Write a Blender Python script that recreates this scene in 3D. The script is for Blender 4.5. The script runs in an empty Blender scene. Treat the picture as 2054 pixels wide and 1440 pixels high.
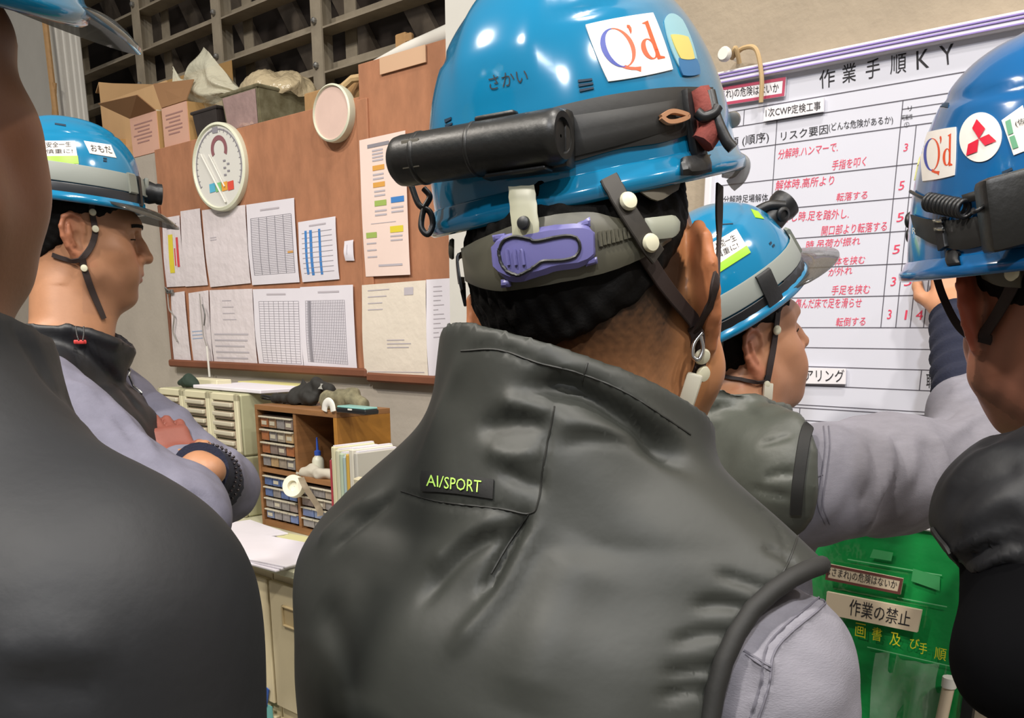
import bpy, bmesh, math, random
import numpy as np
from mathutils import Vector, Matrix
from mathutils.bvhtree import BVHTree

S = bpy.context.scene
COL = S.collection
random.seed(7); RNG = np.random.default_rng(11)

# ------------------------------------------------------------------ camera
FPX, CX, CY, HZ, EYE = 1800.0, 1027.0, 1112.0, 655.0, 1.50   # focal length, optical centre and horizon in pixels, eye height
PITCH = math.atan((CY - HZ) / FPX)
CP, SP = math.cos(PITCH), math.sin(PITCH)
cam_d = bpy.data.cameras.new('camera'); cam = bpy.data.objects.new('camera', cam_d); COL.objects.link(cam)
cam_d.sensor_fit = 'HORIZONTAL'; cam_d.sensor_width = 36.0
cam_d.lens = 36.0 * FPX / 2054.0
cam_d.shift_y = (CY - 720.0) / 2054.0
cam_d.clip_start = 0.05
cam.location = (0, 0, EYE); cam.rotation_euler = (math.pi / 2 - PITCH, 0, 0)
S.camera = cam

# ------------------------------------------------------------------ light and exposure
wd = bpy.data.worlds.new('hall_air'); S.world = wd; wd.use_nodes = True
wd.node_tree.nodes['Background'].inputs[0].default_value = (0.80, 0.74, 0.68, 1)
wd.node_tree.nodes['Background'].inputs[1].default_value = 0.25
def lamp(loc, power, size, color=(1, .95, .87), target=None):
    l = bpy.data.lights.new('high_bay_light', 'AREA'); l.shape = 'DISK'; l.size = size; l.energy = power * .62; l.color = color
    o = bpy.data.objects.new('high_bay_light', l); COL.objects.link(o); o.location = loc
    if target is not None:
        o.rotation_euler = (Vector(target) - Vector(loc)).to_track_quat('-Z', 'Y').to_euler()
    return o
for lx, ly, lz, pw, sz, c in [(-1.9, -0.9, 4.6, 230, .55, (1, .94, .85)), (1.0, -1.5, 4.6, 140, .55, (1, .95, .88)),
                              (-2.6, 1.0, 4.4, 130, .5, (1, .92, .82)), (0.35, 0.55, 4.8, 95, .5, (1, .95, .88)),
                              (-.7, -3.0, 4.6, 170, .6, (.95, .96, 1)), (2.6, -.6, 4.6, 80, .5, (1, .95, .9))]:
    lamp((lx, ly, lz), pw, sz * .45, c, (lx * .6, ly * .5 + .6, 0))
S.view_settings.view_transform = 'Standard'; S.view_settings.look = 'None'
S.view_settings.exposure = 0.0; S.view_settings.gamma = 1.0; S.view_settings.use_curve_mapping = False

# ------------------------------------------------------------------ picture rays and the wall frame
def ray(u, v):
    xr = (u - CX) / FPX; yu = (CY - v) / FPX
    return np.array([xr, CP + yu * SP, -SP + yu * CP])
def W(u, v, d):
    return np.array([0, 0, EYE]) + d * ray(u, v)
_a = math.radians(41.8)
NW = np.array([math.sin(_a), math.cos(_a), 0.0])        # into the wall
TW = np.array([math.cos(_a), -math.sin(_a), 0.0])       # along the wall, to the right
DC, DB = 1.95, 1.78                                      # cork board face, whiteboard face
def onwall(u, v, D):
    r = ray(u, v); return np.array([0, 0, EYE]) + r * (D / float(r @ NW))
def sz(u, v, D):
    p = onwall(u, v, D); return float(p @ TW), float(p[2])
def wallM(s, D, z):
    p = NW * D + TW * s
    return Matrix(((TW[0], NW[0], 0, p[0]), (TW[1], NW[1], 0, p[1]), (0, 0, 1, z), (0, 0, 0, 1)))

# ------------------------------------------------------------------ materials
def lin(h):
    if isinstance(h, str):
        h = h.lstrip('#'); c = [int(h[i:i + 2], 16) / 255 for i in (0, 2, 4)]
    else: c = [x / 255 for x in h]
    return [x / 12.92 if x <= .04045 else ((x + .055) / 1.055) ** 2.4 for x in c]
MATS = {}
def mat(name, col, rough=.6, metal=0, var=0, vscale=8, bump=0, bscale=60, alpha=1, trans=0, coat=0, spec=.5, attr=None, sheen=0, stretch=None, emit=0, col2=None, bdist=.002):
    if name in MATS: return MATS[name]
    m = bpy.data.materials.new(name); m.use_nodes = True; nt = m.node_tree; b = nt.nodes['Principled BSDF']
    c = lin(col) + [1]
    b.inputs['Base Color'].default_value = c; b.inputs['Roughness'].default_value = rough; b.inputs['Metallic'].default_value = metal
    b.inputs['Specular IOR Level'].default_value = spec; b.inputs['Alpha'].default_value = alpha
    b.inputs['Transmission Weight'].default_value = trans; b.inputs['Coat Weight'].default_value = coat; b.inputs['Coat Roughness'].default_value = .08
    b.inputs['Sheen Weight'].default_value = sheen
    if emit:
        b.inputs['Emission Color'].default_value = c; b.inputs['Emission Strength'].default_value = emit
    tc = nt.nodes.new('ShaderNodeTexCoord'); vec = tc.outputs['Object']
    if stretch:
        mp = nt.nodes.new('ShaderNodeMapping'); mp.inputs['Scale'].default_value = stretch; nt.links.new(vec, mp.inputs[0]); vec = mp.outputs[0]
    src = None
    if attr:
        at = nt.nodes.new('ShaderNodeAttribute'); at.attribute_name = attr; src = at.outputs['Color']
    if var:
        n = nt.nodes.new('ShaderNodeTexNoise'); n.inputs['Scale'].default_value = vscale; n.inputs['Detail'].default_value = 5; n.inputs['Roughness'].default_value = .6
        nt.links.new(vec, n.inputs['Vector'])
        mx = nt.nodes.new('ShaderNodeMix'); mx.data_type = 'RGBA'; mx.blend_type = 'MULTIPLY' if not col2 else 'MIX'
        rp = nt.nodes.new('ShaderNodeValToRGB')
        rp.color_ramp.elements[0].position = .3; rp.color_ramp.elements[1].position = .7
        if col2:
            rp.color_ramp.elements[0].color = (0, 0, 0, 1); rp.color_ramp.elements[1].color = (var, var, var, 1)
            nt.links.new(rp.outputs[0], mx.inputs[0]); mx.inputs[6].default_value = c; mx.inputs[7].default_value = lin(col2) + [1]
        else:
            lo = 1 - var
            rp.color_ramp.elements[0].color = (lo, lo, lo, 1); rp.color_ramp.elements[1].color = (1, 1, 1, 1)
            mx.inputs[0].default_value = 1; mx.inputs[6].default_value = c; nt.links.new(rp.outputs[0], mx.inputs[7])
        nt.links.new(n.outputs['Fac'], rp.inputs[0])
        if src is not None: nt.links.new(src, mx.inputs[6])
        src = mx.outputs[2]
    if src is not None: nt.links.new(src, b.inputs['Base Color'])
    if bump:
        n2 = nt.nodes.new('ShaderNodeTexNoise'); n2.inputs['Scale'].default_value = bscale; n2.inputs['Detail'].default_value = 4
        nt.links.new(vec, n2.inputs['Vector'])
        bp = nt.nodes.new('ShaderNodeBump'); bp.inputs['Strength'].default_value = bump; bp.inputs['Distance'].default_value = bdist
        nt.links.new(n2.outputs['Fac'], bp.inputs['Height']); nt.links.new(bp.outputs[0], b.inputs['Normal'])
    MATS[name] = m; return m

# ------------------------------------------------------------------ objects
ROOT = {}     # object -> world matrix of its top-level thing
def thing(name, label, cat, M=None, group=None, mesh=None, loc=None):
    o = bpy.data.objects.new(name, mesh); COL.objects.link(o)
    if M is None: M = Matrix.Translation(Vector(loc) if loc is not None else Vector((0, 0, 0)))
    o.matrix_world = M; ROOT[o] = M.copy()
    o['label'] = label; o['category'] = cat
    if group: o['group'] = group
    return o
def structure(o): o['kind'] = 'structure'; return o
class MB:
    """collects shapes into one mesh"""
    def __init__(s): s.v = []; s.f = []; s.m = []; s.n = 0; s.mi = 0
    def add(s, V, F, mi=None):
        V = np.asarray(V, float).reshape(-1, 3); s.v.append(V)
        for f in F: s.f.append([i + s.n for i in f]); s.m.append(s.mi if mi is None else mi)
        s.n += len(V); return s
    def box(s, c, size, bev=0, R=None, seg=1):
        bm = bmesh.new(); bmesh.ops.create_cube(bm, size=1)
        for v in bm.verts: v.co = Vector((v.co.x * size[0], v.co.y * size[1], v.co.z * size[2]))
        if bev: bmesh.ops.bevel(bm, geom=list(bm.edges), offset=min(bev, min(size) * .45), segments=seg, profile=.5, affect='EDGES')
        bm.verts.index_update()
        V = np.array([v.co[:] for v in bm.verts]); F = [[v.index for v in f.verts] for f in bm.faces]; bm.free()
        if R is not None: V = V @ np.asarray(R, float)[:3, :3].T
        return s.add(V + np.asarray(c, float), F)
    def tube(s, P, r, n=8, cap=True, flat=None, up=None, closed=False):
        P = np.asarray(P, float); k = len(P); r = np.broadcast_to(np.asarray(r, float), (k,))
        T = np.gradient(P, axis=0) if not closed else np.roll(P, -1, 0) - np.roll(P, 1, 0)
        T /= np.linalg.norm(T, axis=1)[:, None] + 1e-12
        a = np.array(up, float) if up is not None else np.array([0, 0, 1.0])
        if up is None and abs(T[0] @ a) > .9: a = np.array([1.0, 0, 0])
        rings = []; 
        for i in range(k):
            aa = up[i] if (up is not None and np.ndim(up) == 2) else a
            b = aa - T[i] * (aa @ T[i]); b /= np.linalg.norm(b) + 1e-12; c = np.cross(T[i], b)
            if up is None: a = b
            w, h = (r[i], r[i]) if flat is None else (r[i] * flat[0], r[i] * flat[1])
            for j in range(n):
                t = 2 * math.pi * j / n; rings.append(P[i] + c * (w * math.cos(t)) + b * (h * math.sin(t)))
        F = []
        m = k if closed else k - 1
        for i in range(m):
            i2 = (i + 1) % k
            for j in range(n): F.append([i * n + j, i * n + (j + 1) % n, i2 * n + (j + 1) % n, i2 * n + j])
        if cap and not closed: F.append(list(range(n))[::-1]); F.append([(k - 1) * n + j for j in range(n)])
        return s.add(rings, F)
    def ribbon(s, P, Nn, w, t):
        """flat strap: centre line P, outward normals Nn, width w, thickness t"""
        P = np.asarray(P, float); Nn = np.asarray(Nn, float); k = len(P); w = np.broadcast_to(np.asarray(w, float), (k,))
        T = np.gradient(P, axis=0); T /= np.linalg.norm(T, axis=1)[:, None] + 1e-12
        B = np.cross(Nn, T); B /= np.linalg.norm(B, axis=1)[:, None] + 1e-12
        V = []; e = t * .35
        for i in range(k):
            for (x, y) in ((-.5, 0), (-.5 , .7), (-.44, 1), (.44, 1), (.5, .7), (.5, 0)): V.append(P[i] + B[i] * w[i] * x + Nn[i] * t * y)
        F = []; n = 6
        for i in range(k - 1):
            for j in range(n): F.append([i * n + j, i * n + (j + 1) % n, (i + 1) * n + (j + 1) % n, (i + 1) * n + j])
        F.append(list(range(n))[::-1]); F.append([(k - 1) * n + j for j in range(n)])
        return s.add(V, F)
    def lathe(s, prof, n=32, M=None, cap=True):
        V = []; F = []
        for (r, z) in prof:
            for j in range(n): t = 2 * math.pi * j / n; V.append((r * math.cos(t), r * math.sin(t), z))
        for i in range(len(prof) - 1):
            for j in range(n): F.append([i * n + j, i * n + (j + 1) % n, (i + 1) * n + (j + 1) % n, (i + 1) * n + j])
        if cap: F.append(list(range(n))[::-1]); F.append([(len(prof) - 1) * n + j for j in range(n)])
        V = np.array(V)
        if M is not None: M = np.array(M); V = V @ M[:3, :3].T + M[:3, 3]
        return s.add(V, F)
    def prism(s, poly, y0, y1):
        """polygon in x,z pushed from y0 to y1"""
        n = len(poly); V = [(x, y0, z) for x, z in poly] + [(x, y1, z) for x, z in poly]
        F = [list(range(n)), [n + i for i in range(n)][::-1]] + [[i, n + i, n + (i + 1) % n, (i + 1) % n] for i in range(n)]
        return s.add(V, F)
    def grid(s, G, thick=0, Nn=None):
        """G: (a,b,3) array of points -> sheet (with thickness along Nn)"""
        a, b = G.shape[:2]; V = G.reshape(-1, 3); F = [[i * b + j, i * b + j + 1, (i + 1) * b + j + 1, (i + 1) * b + j] for i in range(a - 1) for j in range(b - 1)]
        if np.ndim(thick) == 0 and not thick: return s.add(V, F)
        V2 = V + np.asarray(Nn).reshape(-1, 3) * thick; n = len(V)
        F2 = [[i + n for i in f][::-1] for f in F]
        rim = [(0, j) for j in range(b)] + [(i, b - 1) for i in range(1, a)] + [(a - 1, j) for j in range(b - 2, -1, -1)] + [(i, 0) for i in range(a - 2, 0, -1)]
        idx = [i * b + j for i, j in rim]; k = len(idx)
        F3 = [[idx[i], idx[i] + n, idx[(i + 1) % k] + n, idx[(i + 1) % k]] for i in range(k)]
        return s.add(np.vstack([V, V2]), F + F2 + F3)
    def V(s): return np.vstack(s.v)
    def build(s, name, mats, parent=None, world=False, smooth=False, label=None, cols=None, recalc=True):
        me = bpy.data.meshes.new(name); V = s.V()
        if parent is not None and world:
            Mi = np.array(ROOT[parent].inverted()); V = V @ Mi[:3, :3].T + Mi[:3, 3]
        me.from_pydata(V.tolist(), [], s.f)
        mats = mats if isinstance(mats, (list, tuple)) else [mats]
        for m in mats: me.materials.append(m)
        if len(mats) > 1: me.polygons.foreach_set('material_index', s.m)
        if recalc:
            bm = bmesh.new(); bm.from_mesh(me); bmesh.ops.recalc_face_normals(bm, faces=bm.faces); bm.to_mesh(me); bm.free()
        if smooth:
            me.polygons.foreach_set('use_smooth', [True] * len(me.polygons))
            if smooth != 'all': me.set_sharp_from_angle(angle=math.radians(smooth if smooth is not True else 40))
        if cols is not None:
            ca = me.color_attributes.new('col', 'FLOAT_COLOR', 'POINT'); c = np.ones((len(V), 4), np.float32); c[:, :3] = cols; ca.data.foreach_set('color', c.ravel())
        me.update()
        if parent is None: return me
        o = bpy.data.objects.new(name, me); COL.objects.link(o); o.parent = parent
        ROOT[o] = ROOT[parent]
        if label: o['label'] = label
        return o
def dup(root, M, label, group=None):
    r = root.copy(); COL.objects.link(r); r.matrix_world = M; r['label'] = label; ROOT[r] = M
    if group: r['group'] = group
    for ch in list(root.children):
        c = ch.copy(); COL.objects.link(c); c.parent = r
        for g in list(ch.children):
            d = g.copy(); COL.objects.link(d); d.parent = c
    return r

# ------------------------------------------------------------------ lettering
_txt = {}
def text2d(t):
    """flat letters: points scaled so that the text box is 0..1 wide and 0..1 high"""
    if t in _txt: return _txt[t]
    c = bpy.data.curves.new('letters', 'FONT'); c.body = t; c.resolution_u = 2
    o = bpy.data.objects.new('letters', c); m = o.to_mesh()
    V = np.array([v.co[:2] for v in m.vertices]); F = [list(p.vertices) for p in m.polygons]
    o.to_mesh_clear(); bpy.data.objects.remove(o); bpy.data.curves.remove(c)
    lo, hi = V.min(0), V.max(0); V = (V - lo) / (hi - lo)
    _txt[t] = (V, F); return _txt[t]
def warp_quad(Q, P):
    """Q: four corners (bottom left, bottom right, top right, top left) -> bilinear map of unit points P"""
    Q = np.asarray(Q, float); x, y = P[:, :1], P[:, 1:2]
    return Q[0] * (1 - x) * (1 - y) + Q[1] * x * (1 - y) + Q[2] * x * y + Q[3] * (1 - x) * y

# ------------------------------------------------------------------ solid shapes from distance fields
def rotmat(az=0, pitch=0, roll=0):
    az, pitch, roll = map(math.radians, (az, pitch, roll))
    return np.array(Matrix.Rotation(-az, 3, 'Z') @ Matrix.Rotation(pitch, 3, 'X') @ Matrix.Rotation(roll, 3, 'Y'))
def graded(*segs):
    out = []
    for lo, hi, h in segs:
        n = max(2, int(round((hi - lo) / h))); out.append(np.linspace(lo, hi, n, endpoint=False))
    out.append(np.array([segs[-1][1]])); return np.concatenate(out).astype(np.float32)
class Field:
    def __init__(s, xs, ys, zs):
        s.ax = [np.asarray(a, np.float32) for a in (xs, ys, zs)]
        s.F = np.ones(tuple(len(a) for a in s.ax), np.float32); s.R = np.eye(3); s.t = np.zeros(3)
    def frame(s, R=None, t=None):
        s.R = np.eye(3) if R is None else R; s.t = np.zeros(3) if t is None else np.asarray(t, float); return s
    def _loc(s, lo, hi, pad):
        lo = np.asarray(lo, float) - pad; hi = np.asarray(hi, float) + pad
        C = np.array([[(lo, hi)[i][0], (lo, hi)[j][1], (lo, hi)[k][2]] for i in (0, 1) for j in (0, 1) for k in (0, 1)]) @ s.R.T + s.t
        wl, wh = C.min(0), C.max(0); sl = []
        for a, l, h in zip(s.ax, wl, wh): sl.append(slice(max(0, int(np.searchsorted(a, l)) - 1), min(len(a), int(np.searchsorted(a, h)) + 1)))
        sl = tuple(sl)
        X = s.ax[0][sl[0]][:, None, None] - s.t[0]; Y = s.ax[1][sl[1]][None, :, None] - s.t[1]; Z = s.ax[2][sl[2]][None, None, :] - s.t[2]
        R = s.R.astype(np.float32)
        return sl, [X * R[0, i] + Y * R[1, i] + Z * R[2, i] for i in range(3)]
    def put(s, sl, d, k, mode):
        A = s.F[sl]
        if A.size == 0: return
        if mode == 'add':
            if k > 0: h = np.maximum(k - np.abs(A - d), 0) / k; s.F[sl] = np.minimum(A, d) - h * h * k * .25
            else: s.F[sl] = np.minimum(A, d)
        else:
            if mode == 'sub': d = -d
            if k > 0: h = np.maximum(k - np.abs(A - d), 0) / k; s.F[sl] = np.maximum(A, d) + h * h * k * .25
            else: s.F[sl] = np.maximum(A, d)
    def ball(s, c, r, k=.01, mode='add', rot=None):
        c = np.asarray(c, float); r = np.broadcast_to(np.asarray(r, float), (3,)); rm = r.max() if rot is not None else r
        sl, L = s._loc(c - rm, c + rm, k + .03); L = [L[i] - np.float32(c[i]) for i in range(3)]
        if rot is not None: L = [sum(L[i] * np.float32(rot[i, j]) for i in range(3)) for j in range(3)]
        q0 = np.sqrt(sum((L[i] / np.float32(r[i])) ** 2 for i in range(3))); q1 = np.sqrt(sum((L[i] / np.float32(r[i] ** 2)) ** 2 for i in range(3)))
        s.put(sl, q0 * (q0 - 1) / (q1 + 1e-6), k, mode); return s
    def cone(s, a, b, ra, rb, k=.01, mode='add'):
        a = np.asarray(a, float); b = np.asarray(b, float); rm = max(ra, rb)
        sl, L = s._loc(np.minimum(a, b) - rm, np.maximum(a, b) + rm, k + .03); ab = b - a
        h = sum((L[i] - np.float32(a[i])) * np.float32(ab[i]) for i in range(3)) / np.float32(ab @ ab + 1e-12); h = np.clip(h, 0, 1)
        d = np.sqrt(sum((L[i] - np.float32(a[i]) - h * np.float32(ab[i])) ** 2 for i in range(3))) - (ra + (rb - ra) * h)
        s.put(sl, d, k, mode); return s
    def chain(s, P, r, k=.01, mode='add'):
        for i in range(len(P) - 1): s.cone(P[i], P[i + 1], r[i], r[i + 1], k, mode)
        return s
    def box(s, c, half, rad=.0, k=0, mode='add', rot=None):
        c = np.asarray(c, float); half = np.asarray(half, float); rm = np.linalg.norm(half) if rot is not None else half
        sl, L = s._loc(c - rm, c + rm, k + .03 + rad); L = [L[i] - np.float32(c[i]) for i in range(3)]
        if rot is not None: L = [sum(L[i] * np.float32(rot[i, j]) for i in range(3)) for j in range(3)]
        Q = [np.abs(L[i]) - np.float32(half[i] - rad) for i in range(3)]
        d = np.sqrt(sum(np.maximum(q, 0) ** 2 for q in Q)) + np.minimum(np.maximum(np.maximum(Q[0], Q[1]), Q[2]), 0) - rad
        s.put(sl, d, k, mode); return s
    def loft(s, rows, k=.01, mode='add', p=2.4, shell=0, cap=.02):
        """rows: (z, cx, cy, a, b[, az]) sorted by z: stacked ovals; shell>0 keeps only a wall that thick"""
        rows = np.array([list(r) + [0] * (6 - len(r)) for r in rows], float)
        if len(rows) > 2 and not shell:
            K = rows; zz = np.linspace(K[0, 0], K[-1, 0], 60); dz = (K[-1, 0] - K[0, 0]) / 24; f = np.stack([np.interp(zz, K[:, 0], K[:, i]) for i in range(6)], 1)
            g = np.exp(-((zz[:, None] - zz[None]) / dz) ** 2); g /= g.sum(1)[:, None]; f2 = g @ f; f2[:, 0] = zz; e = np.minimum(np.arange(60), 59 - np.arange(60))[:, None] / 4; rows = np.where(e < 1, f * (1 - e) + f2 * e, f2); rows[:, 0] = zz
        z = rows[:, 0]
        m = np.abs(rows[:, 3:5]).max(); lo = [(rows[:, 1] - m).min(), (rows[:, 2] - m).min(), z[0]]; hi = [(rows[:, 1] + m).max(), (rows[:, 2] + m).max(), z[-1]]
        sl, L = s._loc(lo, hi, k + .03)
        zz = L[2]; it = lambda c: np.interp(zz.ravel(), z, rows[:, c]).reshape(zz.shape).astype(np.float32)
        cx, cy, a, b, az = it(1), it(2), it(3), it(4), np.radians(it(5))
        dx = L[0] - cx; dy = L[1] - cy; ca, sa = np.cos(az), np.sin(az)
        x = dx * ca - dy * sa; y = dx * sa + dy * ca
        q = (np.abs(x / a) ** p + np.abs(y / b) ** p) ** (1 / p); rr = np.sqrt(x * x + y * y)
        d = rr * (1 - 1 / np.maximum(q, 1e-3)); d = np.where(q < .15, -np.minimum(a, b), d)
        if shell: d = np.abs(d) - shell / 2
        dz = np.maximum(z[0] - zz, zz - z[-1]) + cap
        d = np.minimum(np.maximum(d + cap, dz), 0) + np.sqrt(np.maximum(d + cap, 0) ** 2 + np.maximum(dz, 0) ** 2) - cap if cap else np.maximum(d, dz)
        s.put(sl, d.astype(np.float32), k, mode); return s
    def cyl(s, a, axis, r, k=.005, mode='sub'):
        """endless round bore starting at a"""
        ax = np.asarray(axis, float); ax /= np.linalg.norm(ax); X = [s.ax[0][:, None, None] - a[0], s.ax[1][None, :, None] - a[1], s.ax[2][None, None, :] - a[2]]
        t = X[0] * ax[0] + X[1] * ax[1] + X[2] * ax[2]; rr = np.sqrt(np.maximum(X[0] ** 2 + X[1] ** 2 + X[2] ** 2 - t * t, 0))
        s.put((slice(None),) * 3, np.maximum(rr - r, -t).astype(np.float32), k, mode); return s
    def cut_right_of(s, px, k=.004):
        """cut along a seam line seen on the cloth: what lies to the right of it goes"""
        px = np.array(sorted(px, key=lambda p: p[1]), float); X = s.ax[0][:, None, None]; Y = s.ax[1][None, :, None]; Z = s.ax[2][None, None, :] - np.float32(EYE)
        d = Y * np.float32(CP) - Z * np.float32(SP); d = np.maximum(d, .05); u = CX + FPX * X / d; v = CY - FPX * (Y * np.float32(SP) + Z * np.float32(CP)) / d
        ub = np.interp(v.ravel(), px[:, 1], px[:, 0]).reshape(v.shape)
        s.put((slice(None),) * 3, ((u - ub) * d / FPX * .75).astype(np.float32), k, 'int'); return s
    def cut_below(s, px, k=.004):
        """cut along a hem line seen on the cloth: what hangs below it goes"""
        px = np.array(sorted(px), float); X = s.ax[0][:, None, None]; Y = s.ax[1][None, :, None]; Z = s.ax[2][None, None, :] - np.float32(EYE)
        d = Y * np.float32(CP) - Z * np.float32(SP); d = np.maximum(d, .05); u = CX + FPX * X / d; v = CY - FPX * (Y * np.float32(SP) + Z * np.float32(CP)) / d
        vb = np.interp(u.ravel(), px[:, 0], px[:, 1]).reshape(u.shape)
        s.put((slice(None),) * 3, ((v - vb) * d / FPX * .7).astype(np.float32), k, 'int'); return s
    def half(s, pt, nrm, k=.0, mode='cut'):
        """cut away the side the normal points to"""
        nrm = np.asarray(nrm, float); nrm /= np.linalg.norm(nrm); pw = np.asarray(pt, float) @ s.R.T + s.t; nw = s.R @ nrm
        d = ((s.ax[0][:, None, None] - pw[0]) * nw[0] + (s.ax[1][None, :, None] - pw[1]) * nw[1] + (s.ax[2][None, None, :] - pw[2]) * nw[2]).astype(np.float32)
        s.put((slice(None),) * 3, d, k, 'int'); return s
    def mesh(s, smooth=1):
        F = s.F; I = F < 0; nx, ny, nz = F.shape
        c = I[:-1, :-1, :-1].astype(np.int8)
        tot = np.zeros((nx - 1, ny - 1, nz - 1), np.int8)
        offs = [(i, j, k) for i in (0, 1) for j in (0, 1) for k in (0, 1)]
        for (i, j, k) in offs: tot += I[i:nx - 1 + i, j:ny - 1 + j, k:nz - 1 + k]
        act = np.argwhere((tot > 0) & (tot < 8)); n = len(act)
        idx = np.full((nx - 1, ny - 1, nz - 1), -1, np.int32); idx[act[:, 0], act[:, 1], act[:, 2]] = np.arange(n)
        pos = np.zeros((n, 3)); cnt = np.zeros(n)
        cv = {o: F[act[:, 0] + o[0], act[:, 1] + o[1], act[:, 2] + o[2]].astype(float) for o in offs}
        cp = {o: np.stack([s.ax[a][act[:, a] + o[a]] for a in range(3)], 1).astype(float) for o in offs}
        for o in offs:
            for a in range(3):
                if o[a]: continue
                o2 = tuple(o[b] + (b == a) for b in range(3)); fa, fb = cv[o], cv[o2]; m = (fa < 0) != (fb < 0)
                t = np.where(m, fa / np.where(m, fa - fb, 1), 0)[:, None]
                pos += np.where(m[:, None], cp[o] + (cp[o2] - cp[o]) * t, 0); cnt += m
        pos /= cnt[:, None]
        Q = []
        for a in range(3):
            b, c2 = [(1, 2), (2, 0), (0, 1)][a]
            sl0 = [slice(None)] * 3; sl1 = [slice(None)] * 3
            sl0[a] = slice(0, -1); sl1[a] = slice(1, None)
            for x in (b, c2): sl0[x] = slice(1, -1); sl1[x] = slice(1, -1)
            A, B = I[tuple(sl0)], I[tuple(sl1)]; e = np.argwhere(A != B); inside = A[tuple(e.T)]
            off = np.zeros(3, int); off[b] = 1; off[c2] = 1; e = e + off
            def q(db, dc):
                x = e.copy(); x[:, b] -= db; x[:, c2] -= dc; return idx[x[:, 0], x[:, 1], x[:, 2]]
            f = np.stack([q(1, 1), q(0, 1), q(0, 0), q(1, 0)], 1); f[~inside] = f[~inside][:, ::-1]; Q.append(f)
        Q = np.vstack(Q)
        for _ in range(smooth):
            acc = np.zeros_like(pos); cn = np.zeros(n)
            for i in range(4):
                for j in (1, 3):
                    np.add.at(acc, Q[:, i], pos[Q[:, (i + j) % 4]]); np.add.at(cn, Q[:, i], 1)
            pos = pos * .5 + acc / np.maximum(cn, 1)[:, None] * .5
        return pos, Q
def vnormals(V, Q):
    N = np.zeros_like(V); a = np.cross(V[Q[:, 2]] - V[Q[:, 0]], V[Q[:, 3]] - V[Q[:, 1]])
    for i in range(4): np.add.at(N, Q[:, i], a)
    return N / (np.linalg.norm(N, axis=1)[:, None] + 1e-15)
def bvh(V, Q): return BVHTree.FromPolygons([tuple(p) for p in V], [tuple(int(i) for i in f) for f in Q])
def shot(T, u, v, off=0.0):
    """where the ray of a picture point meets a surface; lifted off along the normal"""
    r = Vector(ray(u, v)).normalized(); h = T.ray_cast(Vector((0, 0, EYE)), r)
    if h[0] is None:
        best = None
        for d in np.linspace(.3, 2.2, 96):
            q = T.find_nearest(Vector(W(u, v, d)), .05)
            if q[0] is not None and (best is None or q[3] < best[3]): best = q
        if best is None: return None, None
        h = best
    nn = np.array(h[1]); 
    if nn @ np.array(r) > 0: nn = -nn
    return np.array(h[0]) + nn * off, nn
def dense(P, step):
    P = np.asarray(P, float); out = [P[0]]
    for a, b in zip(P[:-1], P[1:]):
        n = max(1, int(np.ceil(np.linalg.norm(b - a) / step))); out += [a + (b - a) * i / n for i in range(1, n + 1)]
    return np.array(out)
def spline(P, n=8):
    """smooth line through points"""
    P = np.asarray(P, float); Q = np.vstack([2 * P[0] - P[1], P, 2 * P[-1] - P[-2]]); out = []
    for i in range(1, len(Q) - 2):
        for t in np.linspace(0, 1, n, endpoint=False):
            out.append(.5 * (2 * Q[i] + (Q[i + 1] - Q[i - 1]) * t + (2 * Q[i - 1] - 5 * Q[i] + 4 * Q[i + 1] - Q[i + 2]) * t * t + (3 * Q[i] - Q[i - 1] - 3 * Q[i + 1] + Q[i + 2]) * t ** 3))
    out.append(P[-1]); return np.array(out)
def cast_line(T, px, off=0.0, step=12):
    out = [shot(T, u, v, off) for u, v in dense(px, step)]; out = [o for o in out if o[0] is not None]
    return np.array([o[0] for o in out]), np.array([o[1] for o in out])
def creases(V, N, T, lines, smooth_px=True):
    """lines: (pixels, width, height): a fold raised (or sunk) along a line seen on the cloth; tapered at both ends"""
    D = np.zeros(len(V))
    for px, w, h in lines:
        P, _ = cast_line(T, spline(px, 6) if len(px) > 2 else px, 0, 14)
        if len(P) < 2: continue
        best = np.full(len(V), 9.0); par = np.zeros(len(V)); m = len(P) - 1
        box = np.all((V > P.min(0) - 3 * w) & (V < P.max(0) + 3 * w), axis=1); ii = np.nonzero(box)[0]; Vb = V[ii]
        bb = np.full(len(ii), 9.0); pp = np.zeros(len(ii))
        for i in range(m):
            ab = P[i + 1] - P[i]; t = np.clip(((Vb - P[i]) @ ab) / (ab @ ab + 1e-12), 0, 1)
            d = np.linalg.norm(Vb - P[i] - t[:, None] * ab, axis=1); u = d < bb; bb[u] = d[u]; pp[u] = (i + t[u]) / m
        tap = np.clip(np.minimum(pp, 1 - pp) * 5 + .15, 0, 1)
        D[ii] += h * tap * np.exp(-(bb / w) ** 2)
    return V + N * D[:, None]
def wnoise(V, scale, seed=0):
    """soft waves for cloth"""
    r = np.random.default_rng(seed); out = np.zeros(len(V))
    for i in range(7):
        k = r.normal(size=3); k *= scale * (0.6 + .9 * r.random()) / np.linalg.norm(k); out += np.sin(V @ k + r.random() * 6.3)
    return out / 7 ** .5
def islands(V, Q):
    par = list(range(len(V)))
    def f(i):
        while par[i] != i: par[i] = par[par[i]]; i = par[i]
        return i
    for q in Q.tolist():
        a = f(q[0])
        for j in q[1:]:
            b = f(j)
            if a != b: par[b] = a
    r = np.array([f(i) for i in range(len(V))]); out = []
    for k in np.unique(r[Q[:, 0]]):
        m = r[Q[:, 0]] == k; q = Q[m]; u, inv = np.unique(q, return_inverse=True); out.append((V[u], inv.reshape(q.shape)))
    return sorted(out, key=lambda x: -len(x[1]))
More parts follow.
